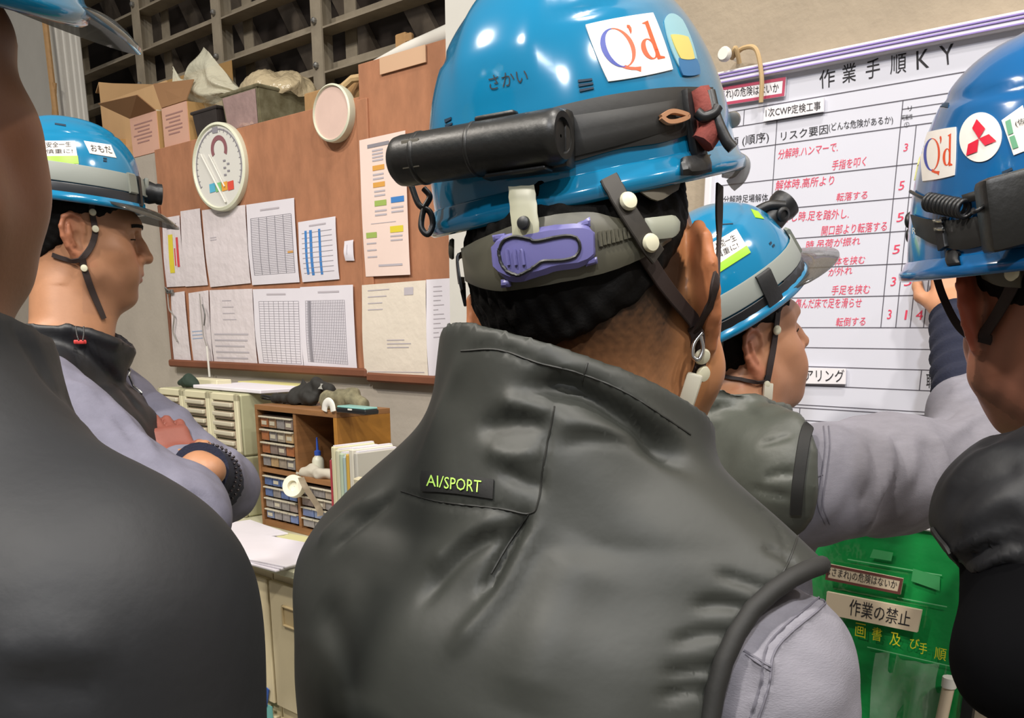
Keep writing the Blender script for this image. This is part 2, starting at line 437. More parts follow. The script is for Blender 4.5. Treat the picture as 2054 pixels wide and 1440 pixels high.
def put(V, Q, name, m, parent, cols=None, label=None):
    b = MB(); b.add(V, Q.tolist() if hasattr(Q, 'tolist') else Q); return b.build(name, m, parent, world=True, smooth='all', cols=cols, label=label, recalc=False)
# ================================================================== SETTING
m_conc = mat('concrete', '#a89a86', .9, var=.22, vscale=3.5, bump=.5, bscale=45, bdist=.004)
m_floor = mat('floor_concrete', '#7d7a72', .75, var=.25, vscale=2, bump=.2)
m_pale = mat('pale_grey_paint', '#c9c7c0', .6, var=.08, vscale=6)
m_steel = mat('painted_steel', '#a89d8a', .55, metal=.15, var=.3, vscale=9, bump=.15, bscale=30)
m_sheet = mat('dark_sheet', '#3a312b', .8, var=.4, vscale=5)
m_lit = mat('lit_stripe', '#6f6458', .75, var=.35, vscale=10)
m_white = mat('white_paint', '#dcdad2', .5, var=.06, vscale=8)
m_cork = mat('hardboard', '#b57d5c', .75, var=.30, vscale=14, bump=.25, bscale=120, stretch=(1, 1, .5))
m_corkedge = mat('hardboard_edge', '#7a4a33', .7, var=.2)
m_galv = mat('grey_metal', '#9a9a98', .35, metal=.8, var=.15)
m_black = mat('black_plastic', '#17181a', .42, bump=.1, bscale=200)
m_ink = mat('black_ink', '#1c1a20', .7)
m_grid = mat('grey_ink', '#8b8890', .7)
m_red = mat('red_marker', '#e0405e', .6)

def plate(name, x0, x1, y0, y1, z0, z1, m, M, bev=0):
    b = MB(); b.box(((x0 + x1) / 2, (y0 + y1) / 2, (z0 + z1) / 2), (x1 - x0, y1 - y0, z1 - z0), bev)
    me = b.build(name, m); o = bpy.data.objects.new(name, me); COL.objects.link(o); o.matrix_world = M; ROOT[o] = M
    return structure(o)
WM0 = wallM(0, 0, 0)
b = MB(); b.box((0, 1, -.05), (16, 16, .1)); o = bpy.data.objects.new('floor', b.build('floor', m_floor)); COL.objects.link(o); structure(o)
S_PIER = sz(899, 400, DB)[0]
LEDGE = 2.19
m_wallc = mat('wall_render', '#b5aca0', .9, var=.15, vscale=4, bump=.35, bscale=60, bdist=.003)
plate('wall_back', -7, S_PIER + .35, DC + .022, DC + .66, 0, LEDGE - .004, m_wallc, WM0)
plate('wall_pier', S_PIER, 3.5, DB + .02, DC + 1.2, 0, 4.6, m_conc, WM0)
plate('trim_1', S_PIER - .006, sz(968, 10, DB)[0], DB + .006, DB + .1, 0, 4.6, m_pale, WM0)
plate('wall_upper', -9, 3, DC + 1.25, DC + 1.35, 0, 5.6, m_sheet, WM0)

# steel framing above the wall
DL = 2.56
def tilted(u0, v0, D): return sz(u0, v0, D)
posts = [sz(x, y, DL)[0] for x, y in ((268, 60), (427, 60), (627, 90))]
dpost = posts[2] - posts[1]
posts = [posts[0] - (posts[1] - posts[0]) * 1.25] + posts + [posts[2] + dpost * 1.1, posts[2] + dpost * 2.2]
zg = [sz(272, 22, DL)[1], sz(279, 104, DL)[1], sz(450, 124, DL)[1], sz(645, 146, DL)[1]]
zs = sorted(zg); zg = [zs[0], zs[1], zs[2], zs[3]]
zst = (zs[3] - zs[0]) / 3
girt_z = [zs[0] - zst, zs[0], zs[1], zs[2], zs[3], zs[3] + zst, zs[3] + 2 * zst]
FR = thing('steel_wall_frame', 'grey-brown steel lattice frame of posts and rails above the board wall', 'steel frame', wallM(0, DL, LEDGE))
for s0 in posts:
    b = MB(); h = 2.9
    b.box((s0 + .035, .0, h / 2 - .05), (.07, .008, h + .1)); b.box((s0 + .004, .05, h / 2 - .05), (.008, .1, h + .1)); b.box((s0 + .11, .12, h / 2 - .05), (.075, .006, h + .1))
    b.build('post', m_steel, FR)
for z in girt_z:
    zz = z - LEDGE
    if zz < .02: continue
    b = MB(); a, c = posts[0] - .2, 1.2
    b.box(((a + c) / 2, .045, zz), (c - a, .085, .007)); b.box(((a + c) / 2, .09, zz + .03), (c - a, .007, .06)); b.build('rail', m_steel, FR)
    b = MB()
    for s0 in posts: b.lathe([(.0, 0), (.013, 0), (.013, .012), (.006, .018)], 8, Matrix.Translation((s0 + .03, -.004, zz + .03)) @ Matrix.Rotation(math.pi / 2, 4, 'X'))
    b.build('bolt_row', m_galv, FR)
SHM = thing('lit_stripe_screen', 'dark sheeting with slanting pale bars for stripes of light seen through the steel lattice', 'wall sheeting', wallM(0, DC + 1.18, LEDGE - .2))
b = MB(); b.box((-3, .05, 1.6), (11, .02, 3.6)); b.build('sheet', m_sheet, SHM)
for i in range(24):  # pale bars build the slanting stripes of light and shade on the sheeting
    b = MB(); x = -7.6 + i * .42
    R = np.array(Matrix.Rotation(math.radians(-33), 3, 'Y')); b.box((x + 1.2, .02, 1.6), (.11, .035, 4.4), 0, np.array(Matrix.Rotation(math.radians(-35), 3, 'Y'))); b.build('lit_stripe_bar', m_lit, SHM)

# far left: pale ribbed column and a wooden stick
s0, _ = sz(104, 150, 2.3); s1, _ = sz(165, 150, 2.3)
LC = thing('ribbed_panel_column', 'pale ribbed panel column left of the cardboard boxes', 'column', wallM(s0, 2.3, LEDGE - .02))
b = MB(); n = 9
for i in range(n):
    w = (s1 - s0) / n; b.box((w * (i + .5), -.01 * (i % 2), .7), (w * .92, .03, 1.4), .006)
b.build('panel', m_pale, LC)
st = thing('wooden_stick', 'thin wooden stick leaning beside the pale ribbed column', 'stick', wallM(sz(112, 230, 2.2)[0], 2.2, LEDGE - .02))
b = MB(); b.tube([(0, 0, 0), (-.07, .03, 1.1)], .016, 8); b.build('stick_shaft', mat('pine', '#b08a5c', .7, var=.2, vscale=30), st, smooth=True)
b = MB(); b.tube([(-.2, .02, 0), (-.02, .02, .55)], .012, 8); b.build('stay', MATS['pine'], st, smooth=True)
plate('wall_left', -9, sz(96, 150, 2.45)[0], 2.5, 2.56, LEDGE - .02, 5, m_pale, WM0)

# ------------------------------------------------------------------ hardboard notice boards
BA0, zt = sz(309, 305, DC); BA1 = sz(727, 400, DC)[0]; zb = sz(500, 742, DC)[1]; BB1 = S_PIER + .2
CB = thing('notice_board', 'brown hardboard notice board with the round dial on it', 'notice board', wallM(BA0, DC, zb), 'hardboard panels on the wall')
b = MB(); b.box(((BA1 - BA0) / 2, .011, (LEDGE - zb) / 2), (BA1 - BA0, .02, LEDGE - zb), .002); b.build('panel', m_cork, CB)
b = MB(); b.box(((BA1 - BA0) / 2, -.006, .012), (BA1 - BA0 + .01, .03, .03), .006); b.box((.006, -.002, (LEDGE - zb) / 2 - .1), (.014, .012, (LEDGE - zb) - .22), .003); b.build('bottom_batten', m_corkedge, CB)
CB2 = thing('notice_board', 'brown hardboard notice board carrying the tall pink poster', 'notice board', wallM(BA1 + .006, DC - .006, zb - .012), 'hardboard panels on the wall')
b = MB(); b.box(((BB1 - BA1) / 2, .013, (LEDGE - zb) / 2 + .05), (BB1 - BA1, .02, LEDGE - zb + .1), .002); b.build('panel', m_cork, CB2)
b = MB(); b.box(((BB1 - BA1) / 2, .0, .012), (BB1 - BA1, .03, .03), .006); b.build('bottom_batten', m_corkedge, CB2)
b = MB(); b.box((.02, .0, (LEDGE - zb) / 2), (.05, .01, LEDGE - zb), .002); b.build('cover_strip', m_cork, CB2)
b = MB(); b.box((.21, -.002, LEDGE - zb + .075), (.2, .004, .045)); b.build('tape_patch', mat('masking_tape', '#cda98a', .6), CB2)

# ------------------------------------------------------------------ papers
m_paper = mat('paper', '#e2dee6', .65, var=.04, vscale=12)
m_sleeve = mat('paper_in_sleeve', '#e4dbde', .16, var=.05, vscale=9, bump=.8, bscale=22, spec=.7, coat=.3, bdist=.006)
m_pink = mat('pink_paper', '#f0d9cf', .55, var=.05)
m_cream = mat('cream_paper', '#e6dccd', .2, var=.06, vscale=9, bump=.7, bscale=16, coat=.3, bdist=.006)
m_or = mat('orange_print', '#d9a04c', .7); m_gr = mat('green_print', '#9cb45c', .7); m_bl = mat('blue_print', '#3f7fc4', .7)
m_ye = mat('yellow_print', '#dccb3a', .7); m_rd = mat('red_print', '#d0484c', .7); m_lg = mat('faint_print', '#b9b3ba', .7)
def sheet(name, q, m, label, cat, D, deco=None, group=None, off=.004, bulge=.004, thick=.0006):
    """q: picture corners tl, tr, br, bl"""
    C = np.array([sz(u, v, D) for u, v in q]); o = C[3].copy(); P = C - o
    t = thing(name, label, cat, wallM(o[0], D - off, o[1]), group)
    nx, nz = 7, 9; G = np.zeros((nz, nx, 3))
    def at(x, y, h=0):
        p = P[3] * (1 - x) * (1 - y) + P[2] * x * (1 - y) + P[1] * x * y + P[0] * (1 - x) * y
        return (p[0], -bulge * math.sin(math.pi * min(max(y, 0), 1)) - bulge * .5 * math.sin(2.2 * x + 5 * y) * (y * (1 - y)) * 3 - h, p[1])
    for i in range(nz):
        for j in range(nx): G[i, j] = at(j / (nx - 1), i / (nz - 1))
    b = MB(); Nn = np.tile([0, -1.0, 0], (nx * nz, 1)); b.grid(G, thick, Nn); b.build('leaf', m, t, smooth=True)
    def strip(b, x0, y0, x1, y1):
        n = max(1, int(abs(y1 - y0) * 10)); k = max(1, int(abs(x1 - x0) * 7))
        Gs = np.array([[at(x0 + (x1 - x0) * j / k, y0 + (y1 - y0) * i / n, .0016) for j in range(k + 1)] for i in range(n + 1)]); b.grid(Gs)
    for nm, mm, rects in (deco or []):
        if nm.endswith(('_box', '_stripes', '_bar')):
            for r in rects: b = MB(); strip(b, *r); b.build(nm.replace('stripes', 'stripe'), mm, t)
            continue
        b = MB()
        for r in rects: strip(b, *r)
        b.build(nm, mm, t)
    return t
def rows(n, x0, x1, y0, y1, th, rag=.0, seed=1):
    r = random.Random(seed); return [(x0, y0 + (y1 - y0) * i / max(1, n - 1), x1 - rag * r.random(), y0 + (y1 - y0) * i / max(1, n - 1) + th) for i in range(n)]
def colsr(n, x0, x1, y0, y1, th): return [(x0 + (x1 - x0) * i / max(1, n - 1), y0, x0 + (x1 - x0) * i / max(1, n - 1) + th, y1) for i in range(n)]
def table(nr, nc, x0, x1, y0, y1, tr=.004, tc=.007): return rows(nr, x0, x1, y0, y1, tr) + colsr(nc, x0, x1, y0, y1, tc)
PG = 'papers on the notice boards'
sheet('notice_sheet', [(327, 438), (362, 432), (374, 574), (337, 576)], m_sleeve, 'narrow sleeved notice with yellow and red bars at the board corner', 'notice', DC,
      [('yellow_bar', m_ye, [(.3, .2, .55, .75)]), ('red_bar', m_rd, [(.72, .28, .84, .7), (.6, .3, .66, .55)]), ('heading', m_grid, [(.25, .83, .8, .9)])], PG)
sheet('notice_sheet', [(364, 424), (403, 418), (419, 572), (374, 575)], m_sleeve, 'blank shiny sleeved sheet right of the one with yellow bars', 'notice', DC, None, PG)
sheet('notice_sheet', [(407, 422), (494, 411), (505, 568), (424, 576)], m_sleeve, 'wide pale sleeved sheet directly below the round dial', 'notice', DC, [('print', m_lg, rows(1, .35, .65, .93, .93, .012) + rows(2, .15, .3, .6, .63, .01))], PG)
sheet('table_sheet', [(496, 411), (592, 397), (603, 566), (508, 572)], m_paper, 'upper table sheet between the sleeved sheets and the blue-striped sheet', 'notice', DC,
      [('table_print', m_grid, table(34, 6, .08, .93, .12, .82, .004, .01)), ('heading', m_lg, [(.3, .9, .7, .92)]), ('orange_mark', m_or, [(.82, .36, .93, .385)])], PG)
sheet('stripe_sheet', [(600, 446), (675, 434), (683, 560), (609, 566)], m_paper, 'sheet with three bright blue vertical stripes', 'notice', DC,
      [('blue_stripes', m_bl, [(.17, .12, .23, .84), (.3, .1, .37, .84), (.54, .1, .6, .84)]), ('print', m_grid, rows(9, .09, .9, .14, .8, .006)), ('heading', m_lg, [(.3, .9, .75, .925)])], PG)
sheet('paper_tag', [(693, 484), (711, 481), (713, 523), (695, 523)], m_paper, 'tiny white card pinned beside the blue-striped sheet', 'card', DC, [('print', m_lg, [(.3, .3, .36, .8)])])
fl = []
sheet('flow_chart_poster', [(723, 282), (815, 262), (825, 551), (736, 555)], m_pink, 'tall pale pink poster with coloured boxes of a flow chart', 'poster', DC - .008,
      [('heading', m_grid, [(.18, .93, .66, .955)]),
       ('orange_box', m_or, [(.28, .765, .54, .8), (.28, .645, .54, .68)]), ('green_box', m_gr, [(.3, .51, .56, .55), (.08, .285, .32, .325)]), ('blue_box', m_bl, [(.66, .52, .94, .56)]),
       ('yellow_box', m_ye, [(.62, .31, .9, .355)]), *[('box_print', m_lg, g_) for g_ in (rows(4, .28, .52, .83, .9, .012), rows(2, .28, .52, .7, .73, .012), rows(2, .3, .54, .58, .61, .012), rows(2, .3, .56, .44, .47, .012), rows(2, .66, .92, .45, .48, .012), rows(3, .08, .3, .14, .24, .01), rows(2, .62, .88, .25, .28, .01), [(.2, .385, .75, .389)], [(.32, .07, .85, .085)])]], PG, bulge=.003)
sheet('notice_sheet', [(345, 588), (372, 584), (386, 726), (352, 731)], m_sleeve, 'narrow shiny sleeved strip in the lower left corner of the board', 'notice', DC, None, PG)
sheet('notice_sheet', [(380, 588), (420, 582), (430, 728), (391, 729)], m_sleeve, 'lower sleeved sheet with faint blue print left of the hanging pen cord', 'notice', DC, [('print', mat('pale_blue_print', '#9fb2cf', .7), rows(3, .1, .6, .35, .45, .012))], PG)
sheet('notice_sheet', [(422, 582), (508, 579), (519, 733), (432, 730)], m_sleeve, 'lower sleeved sheet with rows of short print right of the pen cord', 'notice', DC, [('print', m_lg, rows(5, .08, .88, .08, .4, .02, .3, 4) + rows(4, .3, .8, .6, .85, .01, .3, 5))], PG)
sheet('table_sheet', [(509, 580), (605, 578), (611, 738), (522, 733)], m_paper, 'lower table sheet with widely spaced columns', 'notice', DC,
      [('table_print', m_grid, table(26, 9, .12, .96, .05, .84, .003, .006)), ('heading', m_lg, [(.3, .92, .7, .94)])], PG)
sheet('table_sheet', [(605, 576), (711, 571), (720, 746), (613, 737)], m_paper, 'lower table sheet with close columns at the right edge of the board', 'notice', DC,
      [('table_print', m_grid, table(24, 24, .1, .84, .08, .83, .002, .007)), ('dark_column', m_grid, [(.15, .08, .21, .83)]), ('heading', m_lg, [(.35, .92, .75, .94)])], PG, off=.006)
sheet('notice_sheet', [(728, 572), (856, 562), (861, 753), (734, 751)], m_cream, 'large cream sleeved sheet below the pink poster', 'notice', DC - .008, [('print', m_lg, rows(4, .1, .5, .72, .93, .01, .2, 6)), ('print', m_lg, [(.68, .86, .82, .94)]), ('print', m_lg, rows(3, .4, .8, .3, .38, .01, .2, 7) ), ('print', m_lg, rows(1, .05, .95, .03, .03, .008))], PG)
sheet('notice_sheet', [(857, 561), (906, 558), (910, 751), (862, 754)], m_paper, 'bluish white sheet half hidden at the edge of the pier', 'notice', DC - .008, [('print', m_lg, rows(12, .3, .8, .4, .92, .008, .3, 8))], PG)

# dial and round plate on the boards
def dial(u, v, r, name, label, cat, rim, face, tilt):
    s0, z0 = sz(u, v, DC); M = wallM(s0, DC - .002, z0) @ Matrix.Rotation(math.radians(tilt), 4, 'Z'); t = thing(name, label, cat, M)
    Rx = Matrix.Rotation(math.pi / 2, 4, 'X')
    b = MB(); b.lathe([(r * .3, 0), (r * .97, 0), (r, .012), (r * .99, .03), (r * .93, .034), (r * .9, .026)], 64, Rx); b.build('rim', rim, t, smooth=True)
    b = MB(); b.lathe([(0.001, .026), (r * .91, .027)], 64, Rx); b.build('face', face, t)
    return t
m_dialf = mat('dial_face', '#d9d8d2', .25, coat=.4); m_rim = mat('dial_rim', '#d8dac4', .4)
t = dial(452, 337, .152, 'wall_thermometer', 'large round wall thermometer dial with needles and a colour scale', 'thermometer', m_rim, m_dialf, 7)
def arc(r0, r1, a0, a1, cx=0, cz=0, n=24, y=-.0285):
    G = np.zeros((n + 1, 2, 3))
    for i in range(n + 1):
        a = math.radians(a0 + (a1 - a0) * i / n)
        for j, r in enumerate((r0, r1)): G[i, j] = (cx + r * math.sin(a), y, cz + r * math.cos(a))
    return G
b = MB(); b.grid(arc(.125, .13, -120, 120)); 
for i in range(25): b.grid(arc(.118, .13, -120 + 10 * i - .5, -120 + 10 * i + .5, n=1))
b.build('scale', m_grid, t)
b = MB(); b.grid(arc(.03, .046, -120, 120, .01, .06)); b.build('small_scale', mat('maroon_print', '#8a5a60', .6), t)
for i, c in enumerate(('#58b0d0', '#7fc080', '#e0a040', '#d85040')):
    b = MB(); b.grid(np.array([[(-.06 + .035 * i, -.0288, -.085), (-.027 + .035 * i, -.0288, -.082)], [(-.06 + .035 * i, -.0288, -.055), (-.027 + .035 * i, -.0288, -.052)]])); b.build('comfort_patch', mat('patch_%d' % i, c, .6), t)
b = MB(); b.tube([(-.09, -.032, .05), (.03, -.032, -.125)], .004, 6); b.tube([(-.045, -.032, .045), (.03, -.032, -.07)], .003, 6); b.build('needle', m_white, t)
b = MB(); [b.box((.035 + .02 * (i % 2), -.0286, -.03 + .012 * i), (.014, .0004, .006)) for i in range(5)]; b.build('dial_print', m_grid, t); b = MB(); b.box((-.005, -.0286, .125), (.03, .0004, .02)); b.build('dial_print', m_grid, t)
t = dial(679, 230, .085, 'round_plate', 'small round pale pink plate hung near the top of the notice boards', 'plate', m_rim, mat('plate_face', '#dcc0b4', .3, coat=.3, var=.08, vscale=14), 6)
b = MB(); b.tube([(.02, .01, .08), (.05, .02, .1), (.1, .03, .1)], .012, 8); b.build('hanging_cord', mat('tan_rope', '#b59a70', .8), t, smooth=True)
# pen on a cord
s0, z0 = sz(430, 745, DC); t = thing('pen_on_cord', 'thin white pen hanging on a cord in front of the lower papers', 'pen', wallM(s0, DC - .02, z0 - .02))
zt2 = sz(424, 578, DC)[1] - z0
b = MB(); b.tube([(-.03, 0, zt2), (-.02, -.004, zt2 * .5), (-.004, -.004, .12)], .0022, 6); b.build('cord', mat('grey_cord', '#8a8680', .7), t)
b = MB(); b.tube([(0, -.004, .12), (.004, -.005, 0)], [.004, .0045], 8); b.build('barrel', m_white, t)
b = MB(); b.tube(spline([(-.008, -.004, .2), (.012, -.008, .24), (-.004, -.006, .28)]), .003, 6); b.build('clip', m_galv, t)
s0, z0 = sz(347, 585, DC); t = thing('bulldog_clip', 'small metal clip with a dangling string at the left board edge', 'clip', wallM(s0, DC - .014, z0 - .04))
b = MB(); b.box((0, 0, .04), (.05, .012, .016), .003); b.tube([(-.014, -.008, .04), (0, -.02, .056), (.014, -.008, .04)], .003, 6); b.build('jaw', m_galv, t)
b = MB(); b.tube(spline([(-.02, 0, .03), (.0, -.01, -.03), (.03, -.008, -.06), (.008, -.006, -.12), (.03, -.004, -.16)]), .003, 6); b.build('string', MATS['grey_cord'], t)

# ------------------------------------------------------------------ whiteboard
m_wb = mat('whiteboard_face', '#d4d5e0', .28, var=.03, vscale=5, spec=.4)
m_alu = mat('white_frame', '#e6e4e8', .35, metal=.1); m_pur = mat('violet_line', '#9a86c8', .4)
s0, z1 = sz(1431, 151, DB); s1 = s0 + 1.82; z0 = z1 - .875
WBM = wallM(s0, DB, z0); WB = thing('whiteboard', 'big white safety meeting board with a printed table and red handwriting', 'whiteboard', WBM)
w, h = s1 - s0, z1 - z0
b = MB(); b.box((w / 2, .008, h / 2), (w - .02, .016, h - .02)); b.build('panel', m_wb, WB)
b = MB()
for c, sz_ in (((w / 2, -.002, h - .012), (w, .028, .024)), ((w / 2, -.002, .012), (w, .028, .024)), ((.008, -.002, h / 2), (.016, .028, h)), ((w - .01, -.002, h / 2), (.02, .028, h))): b.box(c, sz_, .003)
b.build('frame', m_alu, WB)
b = MB(); [b.box((w / 2, -.017, h - zz), (w - .01, .003, .0022)) for zz in (.006, .012, .021)]; b.build('frame_reflection', m_pur, WB)  # violet strips put the purple reflections of the frame into colour
def bx(u, v): s_, z_ = sz(u, v, DB); return s_ - s0, z_ - z0
def line(b, x0, z_0, x1, z_1, th):
    dx, dz = x1 - x0, z_1 - z_0; L = math.hypot(dx, dz); nx, nz = -dz / L * th / 2, dx / L * th / 2
    b.add([(x0 - nx, -.0006, z_0 - nz), (x1 - nx, -.0006, z_1 - nz), (x1 + nx, -.0006, z_1 + nz), (x0 + nx, -.0006, z_0 + nz)], [[0, 1, 2, 3]])
b = MB()
xr_ = w - .03; xl = bx(1427, 308)[0] + .02
HZ_ = [(1492, 220), (1492, 252), (1500, 298), (1493, 367), (1557, 420), (1628, 476), (1673, 535), (1620, 597), (1620, 657), (1620, 697), (1620, 735), (1620, 773), (1560, 809), (1560, 815), (1560, 839)]
for u, v in HZ_: line(b, .02, bx(u, v)[1], xr_, bx(u, v)[1], .0016)
zr = [bx(u, v)[1] for u, v in HZ_]
xc = bx(1555, 300)[0]; line(b, xc, zr[2] + .045, xc, zr[8], .0016)
xa = bx(1492, 240)[0]; line(b, xa, zr[0], xa, zr[1], .0016)
for u in (1805, 1845, 1885, 1925): pass
x3 = [bx(1770, 625)[0], bx(1800, 625)[0], bx(1829, 625)[0], bx(1856, 625)[0]]
for i, x in enumerate(x3): line(b, x, zr[1] if i == 0 else zr[2], x, zr[8], .0016)
for k in range(5, 9): line(b, x3[3] + .045 * (k - 4), zr[1], x3[3] + .045 * (k - 4), zr[8], .0016)
line(b, x3[0], (zr[1] * 2 + zr[2]) / 3, x3[3] + .2, (zr[1] * 2 + zr[2]) / 3, .0014); line(b, x3[0], (zr[1] + zr[2] * 2) / 3, x3[3] + .2, (zr[1] + zr[2] * 2) / 3, .0014)
xk = bx(1846, 765)[0]; line(b, xk, zr[10], xk, zr[11], .0016)
xk = bx(1604, 828)[0]; line(b, xk, zr[13], xk, zr[14] - .06, .0016)
xk = bx(1576, 850)[0]; line(b, xk, zr[14], xk, zr[14] - .06, .0014)
b.build('table_lines', mat('table_line', '#55525c', .6), WB, recalc=False)
def write(root, txt, q, D, m, name='lettering', skew=0, y=-.0008, org=None):
    """q: picture points bottom left, bottom right, top right, top left of the line of text"""
    if org is None: o_ = (s0, z0)
    else: o_ = org
    C = np.array([sz(u, v, D) for u, v in q]) - np.array(o_); V, F = text2d(txt); P = warp_quad(C, V)
    b = MB(); b.add(np.stack([P[:, 0], np.full(len(P), y), P[:, 1]], 1), F); return b.build(name, m, root, recalc=False)
write(WB, '作', [(1645, 179), (1674, 173), (1676, 135), (1643, 143)], DB, m_ink); write(WB, '業', [(1690, 168), (1717, 163), (1718, 124), (1689, 131)], DB, m_ink)
write(WB, '手', [(1736, 160), (1765, 154), (1766, 115), (1738, 121)], DB, m_ink); write(WB, '順', [(1786, 150), (1818, 145), (1819, 105), (1786, 112)], DB, m_ink)
write(WB, 'K', [(1839, 140), (1864, 135), (1864, 97), (1838, 103)], DB, m_ink); write(WB, 'Y', [(1892, 132), (1912, 127), (1913, 87), (1884, 93)], DB, m_ink)
write(WB, '②CW', [(2012, 62), (2054, 54), (2054, 40), (2012, 48)], DB, m_ink)
write(WB, '項 (順序)', [(1462, 299), (1543, 287), (1542, 263), (1463, 277)], DB, m_ink)
write(WB, 'リスク要因', [(1567, 283), (1661, 268), (1661, 250), (1567, 265)], DB, m_ink)
write(WB, '(どんな危険があるか)', [(1663, 266), (1792, 250), (1791, 231), (1662, 247)], DB, m_ink)
write(WB, 'リ', [(1822, 223), (1829, 222), (1829, 212), (1821, 214)], DB, m_ink); write(WB, '可能性', [(1809, 242), (1831, 238), (1831, 228), (1809, 231)], DB, m_ink); write(WB, '①', [(1814, 256), (1824, 254), (1824, 244), (1814, 246)], DB, m_ink)
write(WB, '分解時足場解体', [(1450, 408), (1541, 404), (1541, 388), (1452, 393)], DB, m_ink, 'handwriting')
RED = [('分解時.ハンマーで.', (1560, 320, 1680, 304, 20)), ('手指を叩く', (1668, 342, 1736, 333, 20)), ('解体時.高所より', (1555, 382, 1672, 371, 20)), ('転落する', (1677, 404, 1739, 399, 17)),
       ('取外し時.足を踏外し.', (1555, 447, 1702, 438, 20)), ('開口部より転落する', (1647, 473, 1778, 463, 20)), ('時.吊荷が振れ', (1616, 500, 1725, 491, 17)), ('体を挟む', (1673, 533, 1734, 529, 17)),
       ('が外れ', (1661, 555, 1709, 550, 17)), ('手足を挟む', (1667, 592, 1744, 589, 19)), ('傷んだ床で足を滑らせ', (1594, 619, 1727, 617, 20)), ('転倒する', (1676, 655, 1735, 653, 18)),
       ('3', (1812, 304, 1820, 303, 16)), ('5', (1802, 382, 1813, 380, 18)), ('5', (1798, 446, 1812, 443, 18)), ('5', (1790, 510, 1804, 508, 18)), ('10', (1820, 508, 1838, 506, 18)), ('3', (1786, 574, 1796, 573, 18)),
       ('5', (1813, 574, 1828, 572, 18)), ('3', (1779, 640, 1787, 640, 19)), ('1', (1814, 641, 1818, 641, 19)), ('4', (1836, 641, 1850, 641, 19))]
for txt, (u0, v0, u1, v1, hh) in RED: write(WB, txt, [(u0, v0), (u1, v1), (u1 + 3, v1 - hh), (u0 + 3, v0 - hh)], DB, m_red, 'handwriting')
write(WB, '職員', [(1858, 778), (1905, 780), (1905, 751), (1858, 749)], DB, m_ink)
write(WB, '大性', [(1540, 831), (1566, 832), (1566, 818), (1540, 817)], DB, m_ink); write(WB, '再評価リスク', [(1768, 849), (1854, 854), (1854, 835), (1768, 831)], DB, m_ink)
def plaque(name, q, D, face, label, txt, tq, tm, org_off=.006, border=None, cat='sign', group=None, thick=.004):
    C = np.array([sz(u, v, D) for u, v in q]); o_ = C.min(0); P = C - o_; t = thing(name, label, cat, wallM(o_[0], D - org_off, o_[1]), group)
    b = MB(); b.prism([tuple(p) for p in P], 0, thick); b.build('plate', face, t)
    if border is not None:
        c = P.mean(0); b = MB(); n = len(P); k = .0055
        E_ = [p + (c - p) / np.abs(c - p) * k for p in P]
        for i in range(4): b.add([(P[i][0], -.0006, P[i][1]), (P[(i + 1) % 4][0], -.0006, P[(i + 1) % 4][1]), (E_[(i + 1) % 4][0], -.0006, E_[(i + 1) % 4][1]), (E_[i][0], -.0006, E_[i][1])], [[0, 1, 2, 3]])
        b.build('border', border, t, recalc=False)
    write(t, txt, tq, D, tm, org=(o_[0], o_[1])); return t
m_magnet = mat('magnet_white', '#e9e6ea', .4)
plaque('magnet_sign', [(1434, 216), (1577, 194), (1580, 156), (1434, 180)], DB, m_magnet, 'white magnetic sign with a crimson border on the upper left of the whiteboard', '(はさまれ)の危険はないか', [(1420, 206), (1566, 190), (1566, 167), (1420, 186)], m_ink, .008, mat('crimson', '#b0405c', .5))
plaque('magnet_sign', [(1535, 245), (1655, 225), (1656, 197), (1538, 217)], DB, m_magnet, 'white magnetic sign reading CWP below the crimson bordered sign', '1次CWP定検工事', [(1540, 237), (1650, 222), (1650, 204), (1540, 219)], m_ink, .008)
plaque('magnet_sign', [(1560, 768), (1699, 770), (1700, 739), (1560, 736)], DB, m_magnet, 'white magnetic sign low on the whiteboard beside the chin of the reaching man', 'エンジニアリング', [(1540, 764), (1697, 766), (1697, 741), (1540, 739)], m_ink, .008)
# hanging hook of the whiteboard
s_, z_ = sz(1472, 117, DB); t = thing('wall_hook', 'white capped bolt with a tan cord holding up the whiteboard', 'hook', wallM(s_, DB + .018, z_ - .02))
b = MB(); b.lathe([(.004, 0), (.004, .05), (.013, .05), (.014, .058), (.011, .063)], 16, Matrix.Translation((0, 0, .02)) @ Matrix.Rotation(math.pi / 2, 4, 'X')); b.build('bolt', m_white, t, smooth=True)
b = MB(); b.tube(spline([(.005, -.03, .02), (.03, -.035, .03), (.06, -.04, .02), (.075, -.04, -.03), (.075, -.036, -.075)]), .0045, 8); b.tube(spline([(.005, -.035, .015), (.018, -.046, .03), (.02, -.03, .005)]), .0045, 8); b.build('cord', MATS['tan_rope'], t, smooth=True)

